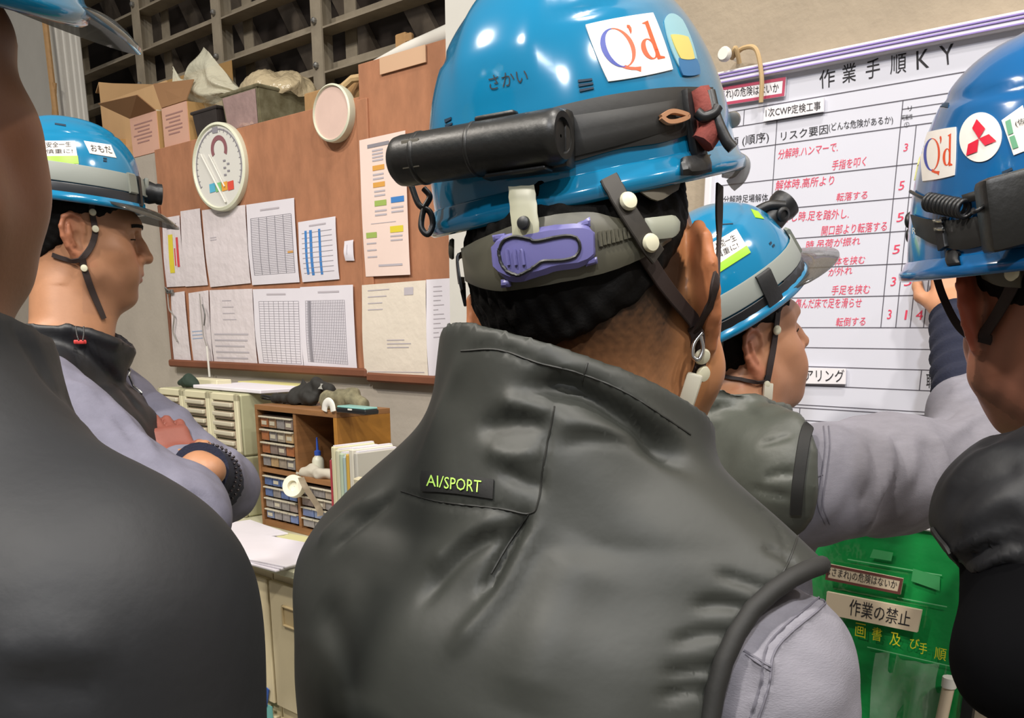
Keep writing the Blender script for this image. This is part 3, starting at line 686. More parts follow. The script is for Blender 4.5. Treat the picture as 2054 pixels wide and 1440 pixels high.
# ------------------------------------------------------------------ green poster in a plastic cover below the whiteboard
m_green = mat('green_sheet', '#1f9a4c', .12, var=.25, vscale=6, bump=.7, bscale=9, coat=.5, spec=.7, bdist=.012)
DG = DB - .01
sL, zT = sz(1560, 1075, DG); sR, zB = sz(1947, 1330, DG); zB = zB - .35; zT = sz(1860, 1042, DG)[1]
GM = wallM(sL - .4, DG, zB); GT = thing('green_poster', 'green safety poster in a shiny clear cover below the whiteboard', 'poster', GM); gorg = (sL - .4, zB)
gw = sR - (sL - .4); gh = zT - zB
b = MB(); b.box((gw / 2, .012, gh / 2), (gw, .012, gh)); b.build('backing', m_green, GT)
b = MB(); b.box((gw + .005, .006, gh / 2), (.02, .02, gh)); b.build('edge_strip', m_black, GT)
m_yel = mat('yellow_letters', '#e4de2c', .5)
for ch, q in (('書', [(1748, 1283), (1768, 1287), (1770, 1260), (1751, 1256)]), ('及', [(1784, 1293), (1806, 1297), (1808, 1271), (1787, 1267)]), ('び', [(1824, 1300), (1843, 1304), (1845, 1282), (1826, 1278)]), ('手', [(1843, 1310), (1859, 1314), (1861, 1291), (1845, 1287)]), ('順', [(1874, 1321), (1897, 1326), (1900, 1302), (1876, 1297)]), ('画', [(1715, 1276), (1736, 1281), (1737, 1252), (1717, 1248)]), ('書', [(1918, 1331), (1940, 1336), (1942, 1312), (1920, 1307)])):
    write(GT, ch, q, DG, m_yel, org=gorg)
b = MB()
for u0, v0, u1, v1 in ((1740, 1295, 1935, 1345), (1700, 1125, 1890, 1150), (1800, 1200, 1900, 1215)):
    (xa_, za_), (xb_, zb_) = [np.array(sz(*p, DG)) - np.array(gorg) for p in ((u0, v0), (u1, v1))]; b = MB(); line(b, xa_, (za_ + zb_) / 2, xb_, (za_ + zb_) / 2, .002); b.build('weld_line', mat('pale_green', '#7cc890', .3), GT, recalc=False)
m_clear = mat('clear_film', '#c8d8c8', .06, alpha=.22, spec=.9, bump=.8, bscale=7, bdist=.02)
xa_, za_ = np.array(sz(1750, 1440, DG)) - np.array(gorg); xb_, zb_ = np.array(sz(1900, 1335, DG)) - np.array(gorg)
G = np.array([[(xa_ + (xb_ - xa_) * j / 14, -.012 - .014 * math.sin(9 * j / 14 + 3 * i / 14) - .01 * math.sin(17 * j / 14 - 5 * i / 14), za_ - .1 + (zb_ - za_ + .1) * i / 14) for j in range(15)] for i in range(15)])
b = MB(); b.grid(G); b.build('plastic_pocket', m_clear, GT, smooth='all')
m_tapeg = mat('clear_tape', '#4fae6c', .2, spec=.6, var=.2)
for q in ([(1828, 1165), (1885, 1185), (1886, 1156), (1832, 1140)], [(1745, 1118), (1788, 1125), (1792, 1108), (1752, 1101)]):
    C = np.array([sz(u, v, DG) for u, v in q]) - np.array(gorg); b = MB(); b.add([(p[0], -.001, p[1]) for p in C], [[0, 1, 2, 3]]); b.build('tape', m_tapeg, GT, recalc=False)
m_beige = mat('beige_plate', '#d3c3aa', .4)
plaque('caution_plate', [(1660, 1160), (1810, 1190), (1816, 1158), (1664, 1128)], DG, m_beige, 'narrow beige plate with a brown border on the green poster', '(はさまれ)の危険はないか', [(1655, 1152), (1802, 1182), (1805, 1162), (1658, 1132)], m_ink, .012, mat('brown_print', '#6a3a34', .6))
plaque('caution_plate', [(1660, 1228), (1844, 1265), (1853, 1221), (1664, 1184)], DG, m_beige, 'larger beige plate forbidding work on the green poster', '作業の禁止', [(1708, 1230), (1829, 1254), (1834, 1224), (1711, 1197)], m_ink, .014, thick=.008)
s_, z_ = sz(1893, 1440, DG); s2, z2 = sz(1915, 1350, DG)
t = thing('white_rod', 'thin white rod leaning at the right edge of the green poster', 'rod', wallM(s_, DG - .02, z_ - .3)); L2 = z2 - z_ + .3; L1 = s2 - s_
b = MB(); b.tube([(-.02, -.008, 0), (L1 * .98, -.008, L2 * .96)], .011, 10); b.build('rod', m_beige, t, smooth=True)
b = MB(); b.tube([(L1 * .975, -.008, L2 * .95), (L1, -.008, L2)], .0135, 10); b.build('cap', m_white, t, smooth=True)
# ================================================================== DESK, CABINETS AND CLUTTER
m_cream_p = mat('cream_plastic', '#d6d0b0', .5, var=.08, vscale=9); m_side = mat('pale_green_side', '#b6b592', .55, var=.12, vscale=7)
m_draw = mat('drawer_front', '#a08e78', .25, var=.3, vscale=30, coat=.3); m_lip = mat('drawer_lip', '#bdb6a2', .4)
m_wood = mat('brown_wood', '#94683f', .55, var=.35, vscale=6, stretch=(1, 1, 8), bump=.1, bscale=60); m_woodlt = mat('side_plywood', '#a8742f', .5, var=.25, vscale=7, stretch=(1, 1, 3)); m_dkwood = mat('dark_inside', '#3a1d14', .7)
m_top = mat('desk_top', '#c3c2a6', .4, var=.12, vscale=5); m_desk = mat('cream_cabinet', '#d8cba8', .5, var=.10, vscale=5)
ZD, DF = .88, 1.31
def pz(u, v, z):
    r = ray(u, v); d = (z - EYE) / r[2]; p = np.array([0, 0, EYE]) + d * r; return float(p @ TW), float(p @ NW)
# counter: a row of low cabinets with one worktop
sA, sB = -4.2, S_PIER - .01
DK = thing('worktop', 'pale green worktop along the wall carrying the drawer units', 'worktop', wallM(sA, DF, 0))
b = MB(); b.box(((sB - sA) / 2, .325, ZD - .012), (sB - sA, .66, .024), .004); b.build('top', m_top, DK)
seam0 = pz(525, 1152, ZD - .06)[0]
seam = sz(528, 1160, DF)[0]; wd_ = .45
W0_ = wd_
for i, (x0, lab) in enumerate(((seam - wd_, 'cream low cabinet under the worktop, left of the seam'), (seam, 'cream low cabinet under the worktop, right of the seam'), (seam - 2 * wd_, 'cream low cabinet under the worktop, furthest to the left'))):
    wd_ = W0_; t = thing('low_cabinet', lab, 'cabinet', wallM(x0, DF + .02, 0), 'cream cabinets under the worktop')
    wd_ = W0_ if i != 1 else min(W0_, S_PIER - .015 - seam)
    b = MB(); b.box((wd_ / 2, .31, (ZD - .026) / 2), (wd_ - .006, .60, ZD - .03), .003); b.build('carcass', m_desk, t)
    hz_ = [(ZD - .05, .38), (ZD - .46, .36)]
    for k, (zt_, hh) in enumerate(hz_):
        b = MB(); b.box((wd_ / 2, 0, zt_ - hh / 2), (wd_ - .012, .018, hh - .01), .003); d = b.build('door', m_desk, t)
        cx_ = wd_ - .085 if i != 1 else .10
        b = MB()
        for (c, s_) in (((cx_, -.012, zt_ - .065), (.062, .008, .006)), ((cx_, -.012, zt_ - .119), (.062, .008, .006)), ((cx_ - .028, -.012, zt_ - .092), (.006, .008, .06)), ((cx_ + .028, -.012, zt_ - .092), (.006, .008, .06))): b.box(c, s_, .002)
        b.box((cx_, -.0095, zt_ - .092), (.05, .002, .05)); h_ = b.build('handle', mat('tan_handle', '#b9a67e', .5), d)
    if i == 0:
        b = MB(); b.box((wd_ - .05, -.011, .42), (.07, .002, .05)); b.build('colour_label', mat('teal_label', '#6fb4b0', .5), t); b = MB(); b.box((wd_ - .035, -.014, .47), (.012, .003, .06), 0, np.array(Matrix.Rotation(.3, 3, 'Y'))); b.build('blue_tape', mat('blue_tape', '#2f57a8', .5), t)
# cream drawer units (three columns, two units high)
def drawer_unit(s_, w, h, z, D, dep, n, label, side=True):
    t = thing('drawer_unit', label, 'drawer unit', wallM(s_, D, z), 'cream drawer units'); 
    b = MB(); b.box((w / 2, dep / 2 + .004, h / 2), (w - .002, dep - .008, h), .006); b.build('carcass', m_side, t)
    b = MB(); fw = .022
    b.box((fw / 2, 0, h / 2), (fw, .012, h), .003); b.box((w - fw / 2, 0, h / 2), (fw, .012, h), .003); b.box((w / 2, 0, h - .012), (w, .012, .024), .003); b.box((w / 2, 0, .01), (w, .012, .02), .003); b.build('front_frame', m_cream_p, t)
    p_ = (h - .046) / n
    for k in range(n):
        b = MB(); z0_ = .022 + p_ * k; b.box((w / 2, .0, z0_ + p_ / 2), (w - 2 * fw - .004, .010, p_ - .006), .002); d = b.build('drawer', m_draw, t)
        b = MB(); b.box((w / 2, -.008, z0_ + p_ - .012), (w - 2 * fw - .01, .014, .014), .003); b.build('drawer_lip', m_lip, d)
    return t
sx1 = sz(477, 792, 1.60)[0]; sx0 = sz(421, 787, 1.60)[0]; wc = sx1 - sx0; zt_ = sz(477, 790, 1.60)[1]; hh = (zt_ - ZD) / 2
dep = .36
names = ['right hand', 'middle', 'left hand']
for c in range(3):
    for r in range(2):
        drawer_unit(sx1 - wc * (c + 1) - .004 * c, wc, hh - .002, ZD + hh * r, 1.60 + .0, dep - .02, 5, f'cream drawer unit in the {names[c]} column, {"upper" if r else "lower"} one')
# brown wooden shelf box with parts drawers
D0 = 1.578; xl_ = sz(510, 813, D0)[0]; xr_2 = sz(674, 826, D0)[0]; zt2_ = sz(600, 820, D0)[1]; w_, h_ = xr_2 - xl_, zt2_ - ZD; dp = .20
SB = thing('wooden_shelf_box', 'brown wooden shelf box with small parts drawers on the worktop', 'shelf', wallM(xl_, D0, ZD))
b = MB(); b.box((w_ / 2, dp / 2, h_ - .008), (w_, dp, .016), .001); b.build('top_board', m_wood, SB)
b = MB(); b.box((w_ - .008, dp / 2, h_ / 2 - .008), (.016, dp, h_ - .016), .001); b.build('right_side', m_woodlt, SB)
b = MB(); b.box((.006, dp / 2, h_ / 2 - .008), (.012, dp, h_ - .016), .001); b.build('left_side', m_wood, SB)
b = MB(); b.box((w_ / 2, dp / 2, .010), (w_ - .03, dp, .018)); b.build('bottom_board', m_wood, SB)
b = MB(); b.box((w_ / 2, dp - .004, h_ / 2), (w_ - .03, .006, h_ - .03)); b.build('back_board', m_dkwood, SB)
xm = w_ * .49; b = MB(); b.box((xm, dp / 2, h_ / 2), (.014, dp - .01, h_ - .03)); b.build('divider', m_wood, SB)
zm = h_ * .47; b = MB(); b.box((xm / 2, dp / 2, zm), (xm - .016, dp - .01, .014)); b.build('shelf_board', m_wood, SB); b = MB(); b.box(((xm + w_) / 2, dp / 2, zm - .008), (w_ - xm - .026, dp - .01, .014)); b.build('shelf_board', m_wood, SB)
cw = ['#9a7a5c', '#8a7a72', '#b89a70', '#a86a40', '#6f7fa0', '#8f8a88', '#5f74a4', '#a09484']
mdr = [mat('small_drawer_%d' % i, c, .25, var=.35, vscale=60, coat=.3) for i, c in enumerate(cw)]
rr = random.Random(5)
def small_set(x0, x1, z0, z1, nc, nr, pal, label):
    M = wallM(xl_, D0, ZD) @ Matrix.Translation((x0, .012, z0)); t = thing('parts_drawer_set', label, 'drawer set', M, 'small parts drawer sets'); W_, H_ = x1 - x0, z1 - z0
    b = MB(); b.box((W_ / 2, .085, H_ / 2), (W_, .16, H_)); b.build('case', mat('dark_case', '#4a3c34', .6), t)
    pw, ph = W_ / nc, H_ / nr
    for i in range(nr):
        for j in range(nc):
            b = MB(); b.box((pw * (j + .5), 0, ph * (i + .42)), (pw - .004, .012, ph * .72), .001); d = b.build('drawer', mdr[rr.choice(pal)], t)
            b = MB(); b.box((pw * (j + .5), -.008, ph * (i + .86)), (pw - .003, .012, ph * .12), .001); b.build('drawer_lip', m_lip, d)
            if rr.random() < .25: b = MB(); b.box((pw * (j + .5), -.0066, ph * (i + .4)), (pw * .6, .001, ph * .3)); b.build('drawer_label', m_lip, d)
small_set(.018, xm - .012, zm + .012, h_ - .03, 4, 4, [0, 1, 2, 3, 5, 7], 'brown parts drawer set in the upper left of the wooden shelf box')
small_set(.018, xm - .012, .024, zm - .014, 4, 4, [4, 5, 6, 1, 6], 'bluish parts drawer set in the lower left of the wooden shelf box')
small_set(xm + .012, w_ - .022, .024, zm - .024, 3, 4, [4, 5, 6, 7, 1], 'parts drawer set in the lower right of the wooden shelf box')
def onshelf(name, label, cat, x, y, z, group=None): return thing(name, label, cat, wallM(xl_, D0, ZD) @ Matrix.Translation((x, y, z)), group)
zs_ = zm + .0
t = onshelf('glue_bottle', 'white glue bottle with a blue nozzle inside the wooden shelf box', 'bottle', xm + .045, .05, zs_)
b = MB(); b.lathe([(.001, 0), (.017, 0), (.018, .004), (.018, .045), (.015, .054), (.009, .060), (.009, .066), (.001, .066)], 20); b.build('bottle', mat('translucent_white', '#c9c8b6', .35), t, smooth=50)
b = MB(); b.lathe([(.010, .062), (.010, .074), (.004, .078), (.0025, .115), (.001, .116)], 16); b.build('nozzle', mat('blue_cap', '#2b4a9c', .4), t, smooth=50)
t = onshelf('dark_tape_roll', 'dark rounded roll inside the wooden shelf box beside the glue bottle', 'roll', xm + .115, .10, zs_ + .032)
b = MB(); Rx_ = Matrix.Rotation(math.pi / 2, 4, 'X') @ Matrix.Translation((0, 0, -.03)); b.lathe([(.012, 0), (.038, 0), (.039, .003), (.039, .052), (.036, .055), (.012, .055)], 32, Rx_, cap=False); b.build('roll', mat('dark_roll', '#3a3330', .45, var=.3), t, smooth=40)
t = onshelf('rag', 'grey white rag lying on the lower shelf of the wooden box', 'rag', xm + .07, .03, zs_)
F = Field(graded((-.09, .09, .004)), graded((-.06, .06, .004)), graded((-.01, .06, .004)))
F.chain([(-.075, -.02, .008), (-.03, .0, .014), (.02, -.01, .012), (.06, .01, .016)], [.010, .016, .014, .016], .02)
V, Q = F.mesh(2); V = V + vnormals(V, Q) * (.003 * wnoise(V, 140, 81))[:, None]; b = MB(); b.add(V, Q.tolist()); b.build('cloth', mat('rag_cloth', '#b9b3a4', .9, bump=.3), t, smooth='all', recalc=False)
t = onshelf('tape_roll', 'white tape roll with a loose end hanging at the shelf edge', 'tape', xm + .03, -.03, zm - .045)
b = MB(); b.lathe([(.016, -.012), (.033, -.012), (.034, -.010), (.034, .010), (.033, .012), (.016, .012), (.016, -.012)], 32, Matrix.Translation((0, 0, .02)) @ Matrix.Rotation(math.radians(70), 4, 'X') @ Matrix.Rotation(.4, 4, 'Y'), cap=False); b.lathe([(.001, .0), (.016, .0)], 24, Matrix.Translation((0, 0, .02)) @ Matrix.Rotation(math.radians(70), 4, 'X') @ Matrix.Rotation(.4, 4, 'Y'), cap=False); b.build('roll', mat('tape_white', '#e6e2cc', .5), t, smooth=40)
G = np.array([[(.03 + .012 * i + .004 * math.sin(i * 1.3), -.006 + j * .022 - .01 * math.sin(i * .9), .05 - .014 * i + .012 * math.sin(i * .8)) for j in range(2)] for i in range(8)]); b = MB(); b.grid(G, .0006, np.tile([0, -1., 0], (16, 1))); b.build('loose_end', mat('tape_dull', '#b3a690', .5), t, smooth=60)
# on top of the shelf box
zt3 = h_
def cloth_blob(name, label, cat, M, chains, m, seed, amp=.004, sc=90, part='cloth', k=.02, h=.004, ext=(.2, .12, .09), balls=()):
    t = thing(name, label, cat, M); F = Field(graded((-ext[0], ext[0], h)), graded((-ext[1], ext[1], h)), graded((-.006, ext[2], h)))
    for P, r in chains: F.chain(P, r, k)
    for c, r in balls: F.ball(c, r, k)
    F.half((0, 0, .001), (0, 0, -1))
    V, Q = F.mesh(2); V = V + vnormals(V, Q) * (amp * wnoise(V, sc, seed) + amp * .5 * wnoise(V, sc * 2.4, seed + 1))[:, None]; V[:, 2] = np.maximum(V[:, 2], .0008)
    b = MB(); b.add(V, Q.tolist()); b.build(part, m, t, smooth='all', recalc=False); return t
TM = lambda u, v, y: wallM(sz(u, v, D0 + y)[0], D0 + y, ZD + zt3 + .001)
t = cloth_blob('black_work_bag', 'crumpled black cloth bag on the left end of the wooden shelf box', 'bag', TM(600, 800, .09), [([(-.10, -.02, .012), (.0, 0, .02), (.07, .0, .02)], [.012, .026, .02]), ([(.0, .02, .03), (.06, .03, .055), (.12, .03, .045)], [.02, .022, .016]), ([(.0, .02, .05), (-.004, .02, .076)], [.010, .004])], mat('black_cloth', '#23221f', .8, bump=.3), 91, .004)
b = MB(); b.tube(spline([(-.10, -.02, .015), (-.15, -.03, .02), (-.17, -.02, .012), (-.14, 0, .008), (-.09, -.005, .01)]), .005, 8); b.build('strap', m_black, t, smooth=50)
b = MB(); b.add([(.065, .008, .052), (.11, .011, .05), (.112, .016, .066), (.07, .014, .068)], [[0, 1, 2, 3]]); b.build('grey_tab', mat('grey_tab', '#9a9a94', .6), t)
t = cloth_blob('camouflage_cap', 'folded camouflage cap on the wooden shelf box', 'cap', TM(695, 805, .08), [([(-.055, -.02, .022), (-.02, .0, .024)], [.03, .026]), ([(.0, .01, .028), (.06, .01, .02)], [.034, .022])], mat('camouflage', '#8a8468', .9, var=.9, vscale=38, col2='#4a4636', bump=.3), 93, .004)
t = onshelf('plastic_case', 'flat black case with a teal lid on the wooden shelf box', 'case', sz(722, 815, D0 + .03)[0] - xl_, .02, zt3 + .001)
b = MB(); b.box((0, 0, .007), (.13, .05, .013), .003); b.build('case_base', m_black, t); b = MB(); b.box((0, 0, .0165), (.124, .046, .006), .002); b.build('lid', mat('teal_lid', '#7fb2ac', .35), t); b = MB(); b.box((0, -.026, .012), (.016, .003, .004)); b.build('latch', m_white, t)
t = onshelf('tape_dispenser_clip', 'small white arched clip in front of the camouflage cap', 'clip', sz(662, 815, D0)[0] - xl_, -.004, zt3 + .001)
b = MB(); b.tube(spline([(-.022, 0, .002), (-.016, 0, .02), (0, 0, .028), (.014, 0, .022), (.02, 0, .002)], 6), .012, 10, flat=(1, .35), up=(0, 1, 0)); b.build('arch', m_white, t, smooth=50)
# on top of the drawer units
DU = 1.60
t = thing('flat_paper_stack', 'flat stack of pale paper on top of the drawer units', 'paper stack', wallM(sx0 - .02, DU + .02, zt_ + .001)); b = MB(); b.box((.05, .12, .006), (.42, .2, .012), .002); b.build('sheets', m_paper, t)
t = thing('yellow_folder', 'yellow folder behind the flat paper on the drawer units', 'folder', wallM(sx0 - .14, DU + .26, zt_ + .001)); b = MB(); b.box((.1, .04, .006), (.42, .08, .012), .002); b.build('cover', mat('dull_yellow', '#cfc98a', .6), t)
t = thing('file_box', 'low cream file box left of the yellow folder on the drawer units', 'box', wallM(sz(420, 762, DU + .14)[0], DU + .14, zt_ + .001)); b = MB(); b.box((0, 0, .014), (.2, .06, .026), .003); b.build('box', m_cream_p, t)
t = cloth_blob('dark_green_glove', 'dark green glove draped at the left end of the drawer units', 'glove', wallM(sz(374, 765, DU + .05)[0], DU + .05, zt_ + .001), [([(-.04, 0, .014), (.02, 0, .022), (.05, .01, .01)], [.016, .022, .012])], mat('glove_green', '#24352a', .8), 95, .003)
# papers on the worktop
def pad(u, v, w, d, n, label, m, rot=0, cat='paper stack', name='paper_stack', z=ZD):
    s_, D_ = pz(u, v, z); t = thing(name, label, cat, wallM(s_, D_, z + .001) @ Matrix.Rotation(math.radians(rot), 4, 'Z'))
    for k in range(n):
        b = MB(); b.box((.004 * (k % 3), .003 * (k % 2), .0025 + .0052 * k), (w, d, .005), .001, np.array(Matrix.Rotation(math.radians(3 * (k % 3) - 2), 3, 'Z'))); b.build('sheets', m, t)
    return t
pad(545, 1112, .34, .22, 3, 'white paper pile at the front edge of the worktop', m_paper, 4)
pad(470, 1072, .26, .22, 2, 'white sheets next to the folded arms on the worktop', m_paper, -8)
pad(540, 1088, .30, .2, 1, 'pale yellow folder lying on the worktop behind the white paper pile', mat('pale_folder', '#d3d09c', .6), 8, 'folder', 'paper_folder')
pad(488, 1092, .18, .22, 1, 'pale blue folder on the worktop at the edge of the dark jacket', mat('pale_blue_folder', '#b9d4d4', .6), -3, 'folder', 'paper_folder')
# upright folders right of the shelf box
xs_ = pz(668, 1010, ZD)
fl_ = [('red', '#a83a44', .010, .19), ('cream', '#d8d2ae', .018, .215), ('off white', '#cfceb2', .016, .21), ('pale green', '#b9c8ae', .014, .205), ('pale blue', '#aac0c0', .013, .20), ('yellow', '#cfa84a', .014, .205), ('white', '#d9d4c4', .02, .215), ('clear', '#b9b6ac', .016, .21)]
x = sz(669, 900, 1.47)[0]; zf = sz(690, 902, 1.47)[1] - ZD
for i, (cn, c, wf, hf) in enumerate(fl_):
    t = thing('upright_folder', f'{cn} upright folder in the row right of the wooden shelf box', 'folder', wallM(x + wf / 2, 1.45, ZD), 'upright folders'); k = zf / .21
    b = MB(); b.box((0, .072, hf * k / 2), (wf - .002, .14, hf * k), .003); b.build('cover', mat('folder_%d' % i, c, .6), t)
    b = MB(); b.box((0, .074, hf * k + .001), (wf * .6, .13, .004)); b.build('pages', m_paper, t); x += wf
t = thing('tall_paper_sheet', 'tall pale card standing behind the row of upright folders', 'card', wallM(xl_ + w_ + .012, 1.605, ZD)); b = MB(); b.box((.11, .0, (sz(720, 893, 1.6)[1] - ZD) / 2), (.21, .004, sz(720, 893, 1.6)[1] - ZD), .001); b.build('card', m_paper, t)
t = thing('photo_binder', 'binder with a blue and grey picture cover leaning right of the upright folders', 'binder', wallM(x + .01, 1.46, ZD) @ Matrix.Rotation(math.radians(8), 4, 'X'))
b = MB(); b.box((.12, .012, .12), (.24, .022, .25), .003); b.build('cover', mat('binder_cover', '#d8cfb0', .4), t); b = MB(); b.box((.12, -.0005, .12), (.21, .002, .2)); b.build('picture', mat('picture_grey', '#a9a49a', .4, var=.6, vscale=30, col2='#5d6a74'), t)
b = MB(); b.box((.15, -.002, .15), (.2, .002, .03), 0, np.array(Matrix.Rotation(-.55, 3, 'Y'))); b.build('blue_band', mat('sky_band', '#6ab4d4', .4), t); b = MB(); b.box((.10, -.004, .15), (.05, .002, .04), 0, np.array(Matrix.Rotation(-.5, 3, 'Y'))); b.build('black_patch', m_black, t)

# ================================================================== BOXES AND BAGS ON THE LEDGE
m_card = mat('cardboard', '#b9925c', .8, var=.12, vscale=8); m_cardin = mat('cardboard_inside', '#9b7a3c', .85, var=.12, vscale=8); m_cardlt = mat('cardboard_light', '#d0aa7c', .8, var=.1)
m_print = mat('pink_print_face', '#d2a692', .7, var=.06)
DLg = DC + .03
def panel(b, pts, th=.004):
    P = np.array(pts, float); n = np.cross(P[1] - P[0], P[3] - P[0]); n /= np.linalg.norm(n); k = len(P); b.add(np.vstack([P, P + n * th]), [list(range(k))[::-1], [k + i for i in range(k)]] + [[i, (i + 1) % k, k + (i + 1) % k, k + i] for i in range(k)])
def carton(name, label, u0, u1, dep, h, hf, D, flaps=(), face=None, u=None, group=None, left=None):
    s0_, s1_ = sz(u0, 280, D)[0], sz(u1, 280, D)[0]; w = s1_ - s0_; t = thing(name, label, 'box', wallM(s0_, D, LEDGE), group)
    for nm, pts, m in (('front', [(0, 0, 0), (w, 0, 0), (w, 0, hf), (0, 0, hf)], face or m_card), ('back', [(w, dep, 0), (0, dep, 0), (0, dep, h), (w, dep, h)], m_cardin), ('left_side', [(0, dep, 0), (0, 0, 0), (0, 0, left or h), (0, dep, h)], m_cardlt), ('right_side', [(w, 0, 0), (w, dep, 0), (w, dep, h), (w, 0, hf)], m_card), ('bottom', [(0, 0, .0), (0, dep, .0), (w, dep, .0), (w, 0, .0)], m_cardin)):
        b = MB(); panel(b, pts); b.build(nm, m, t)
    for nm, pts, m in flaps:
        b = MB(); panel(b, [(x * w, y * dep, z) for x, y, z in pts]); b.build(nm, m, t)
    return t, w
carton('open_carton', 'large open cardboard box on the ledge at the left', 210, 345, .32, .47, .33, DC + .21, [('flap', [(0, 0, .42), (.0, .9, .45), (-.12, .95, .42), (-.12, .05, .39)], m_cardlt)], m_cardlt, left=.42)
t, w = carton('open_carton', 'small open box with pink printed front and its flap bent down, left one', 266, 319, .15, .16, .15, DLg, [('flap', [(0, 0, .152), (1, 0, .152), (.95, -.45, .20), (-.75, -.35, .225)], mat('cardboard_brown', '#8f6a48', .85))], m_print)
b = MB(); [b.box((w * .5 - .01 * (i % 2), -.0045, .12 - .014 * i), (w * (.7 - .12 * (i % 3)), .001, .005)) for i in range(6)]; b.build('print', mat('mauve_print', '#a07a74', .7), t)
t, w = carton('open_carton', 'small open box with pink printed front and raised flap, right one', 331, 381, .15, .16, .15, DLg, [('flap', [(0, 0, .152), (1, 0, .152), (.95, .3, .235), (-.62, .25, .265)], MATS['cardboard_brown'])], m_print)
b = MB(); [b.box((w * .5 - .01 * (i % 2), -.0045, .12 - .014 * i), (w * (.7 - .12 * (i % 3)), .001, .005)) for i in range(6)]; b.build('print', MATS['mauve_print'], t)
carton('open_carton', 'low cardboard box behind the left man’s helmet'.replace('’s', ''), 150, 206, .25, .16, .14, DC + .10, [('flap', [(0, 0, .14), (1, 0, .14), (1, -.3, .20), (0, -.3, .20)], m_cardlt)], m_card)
def tin(name, label, cat, u0, u1, dep, h, m, D, face=None, rot=0, taper=.012):
    s0_, s1_ = sz(u0, 240, D)[0], sz(u1, 240, D)[0]; w = s1_ - s0_; t = thing(name, label, cat, wallM(s0_, D, LEDGE) @ Matrix.Rotation(math.radians(rot), 4, 'Z')); k = taper; th = .004
    P = lambda x, y, z: (x * w + (k * (1 - z / h) * (1 if x < .5 else -1)), y * dep + (k * (1 - z / h) * (1 if y < .5 else -1)), z)
    b = MB()
    for pts in ([P(0, 0, 0), P(1, 0, 0), P(1, 0, h), P(0, 0, h)], [P(1, 1, 0), P(0, 1, 0), P(0, 1, h), P(1, 1, h)], [P(0, 1, 0), P(0, 0, 0), P(0, 0, h), P(0, 1, h)], [P(1, 0, 0), P(1, 1, 0), P(1, 1, h), P(1, 0, h)], [P(0, 0, .0), P(0, 1, .0), P(1, 1, .0), P(1, 0, .0)]): panel(b, pts, th)
    b.build('tray', m, t)
    b = MB(); b.tube([(-.004, -.004, h), (w + .004, -.004, h), (w + .004, dep + .004, h), (-.004, dep + .004, h)], .006, 6, closed=True); b.build('rolled_rim', m, t)
    if face is not None: b = MB(); q = [P(.04, 0, .012), P(.96, 0, .012), P(.97, 0, h - .01), P(.03, 0, h - .01)]; b.add([(x, y - .006, z) for x, y, z in q], [[0, 1, 2, 3]]); b.build('shiny_plate', face, t)
    return t, w
tin('black_tray', 'small black plastic tray between the printed boxes and the rusty tin', 'tray', 388, 437, .16, .10, mat('black_tray', '#3a3432', .35, var=.3, vscale=20), DLg, None, 0)
m_rust = mat('rusty_tin', '#8f8a70', .45, metal=.3, var=.8, vscale=26, col2='#5a5034'); m_shiny = mat('shiny_plate', '#d8b8b4', .12, metal=.5, bump=.8, bscale=18, bdist=.006, var=.3, vscale=20)
tin('rusty_tin', 'long rusty metal tin with a shiny front on the ledge', 'tin', 449, 521, .34, .13, m_rust, DLg, m_shiny, 0)
def film(name, label, m, G, part='film', th=0):
    M, G = G; t = thing(name, label, 'plastic bag', M); b = MB(); b.grid(np.asarray(G)); b.build(part, m, t, smooth='all'); return t
m_film = mat('clear_bag', '#dedcc6', .14, alpha=.6, spec=.9, bump=1, bscale=14, bdist=.02); m_film2 = mat('milky_bag', '#c9b896', .25, alpha=.85, spec=.7, bump=1, bscale=16, bdist=.02, var=.2)
def bagsurf(spikes, R0, h0, seed, n=64, m=26, open_=.0):
    """a crumpled bag: a bowl of film whose mouth rises in points; spikes: (angle, height, width, lean)"""
    G = np.zeros((m + 1, n + 1, 3)); r = np.random.default_rng(seed); ph = r.random(6) * 6.3
    for i in range(m + 1):
        f = i / m
        for j in range(n + 1):
            a = 2 * math.pi * j / n; top = h0; lean = 0.
            for (a0, hh_, ww, le) in spikes:
                da = (a - a0 + math.pi) % (2 * math.pi) - math.pi; g = math.exp(-(da / ww) ** 2); top += hh_ * g; lean += le * g
            rad = R0 * (.55 + .55 * math.sin(min(1, f * 1.4) * 1.57)) * (1 + .14 * math.sin(3 * a + ph[0] + 3 * f) + .10 * math.sin(7 * a + ph[1] - 4 * f) * f + .06 * math.sin(13 * a + ph[2]) * f) + lean * f ** 2
            G[i, j] = (rad * math.cos(a) * 1.25, rad * math.sin(a) * .8, top * f + .008 * math.sin(9 * a + ph[3]) * f)
    G[:, -1] = G[:, 0]; return G
sb, _ = sz(425, 210, DC + .13)
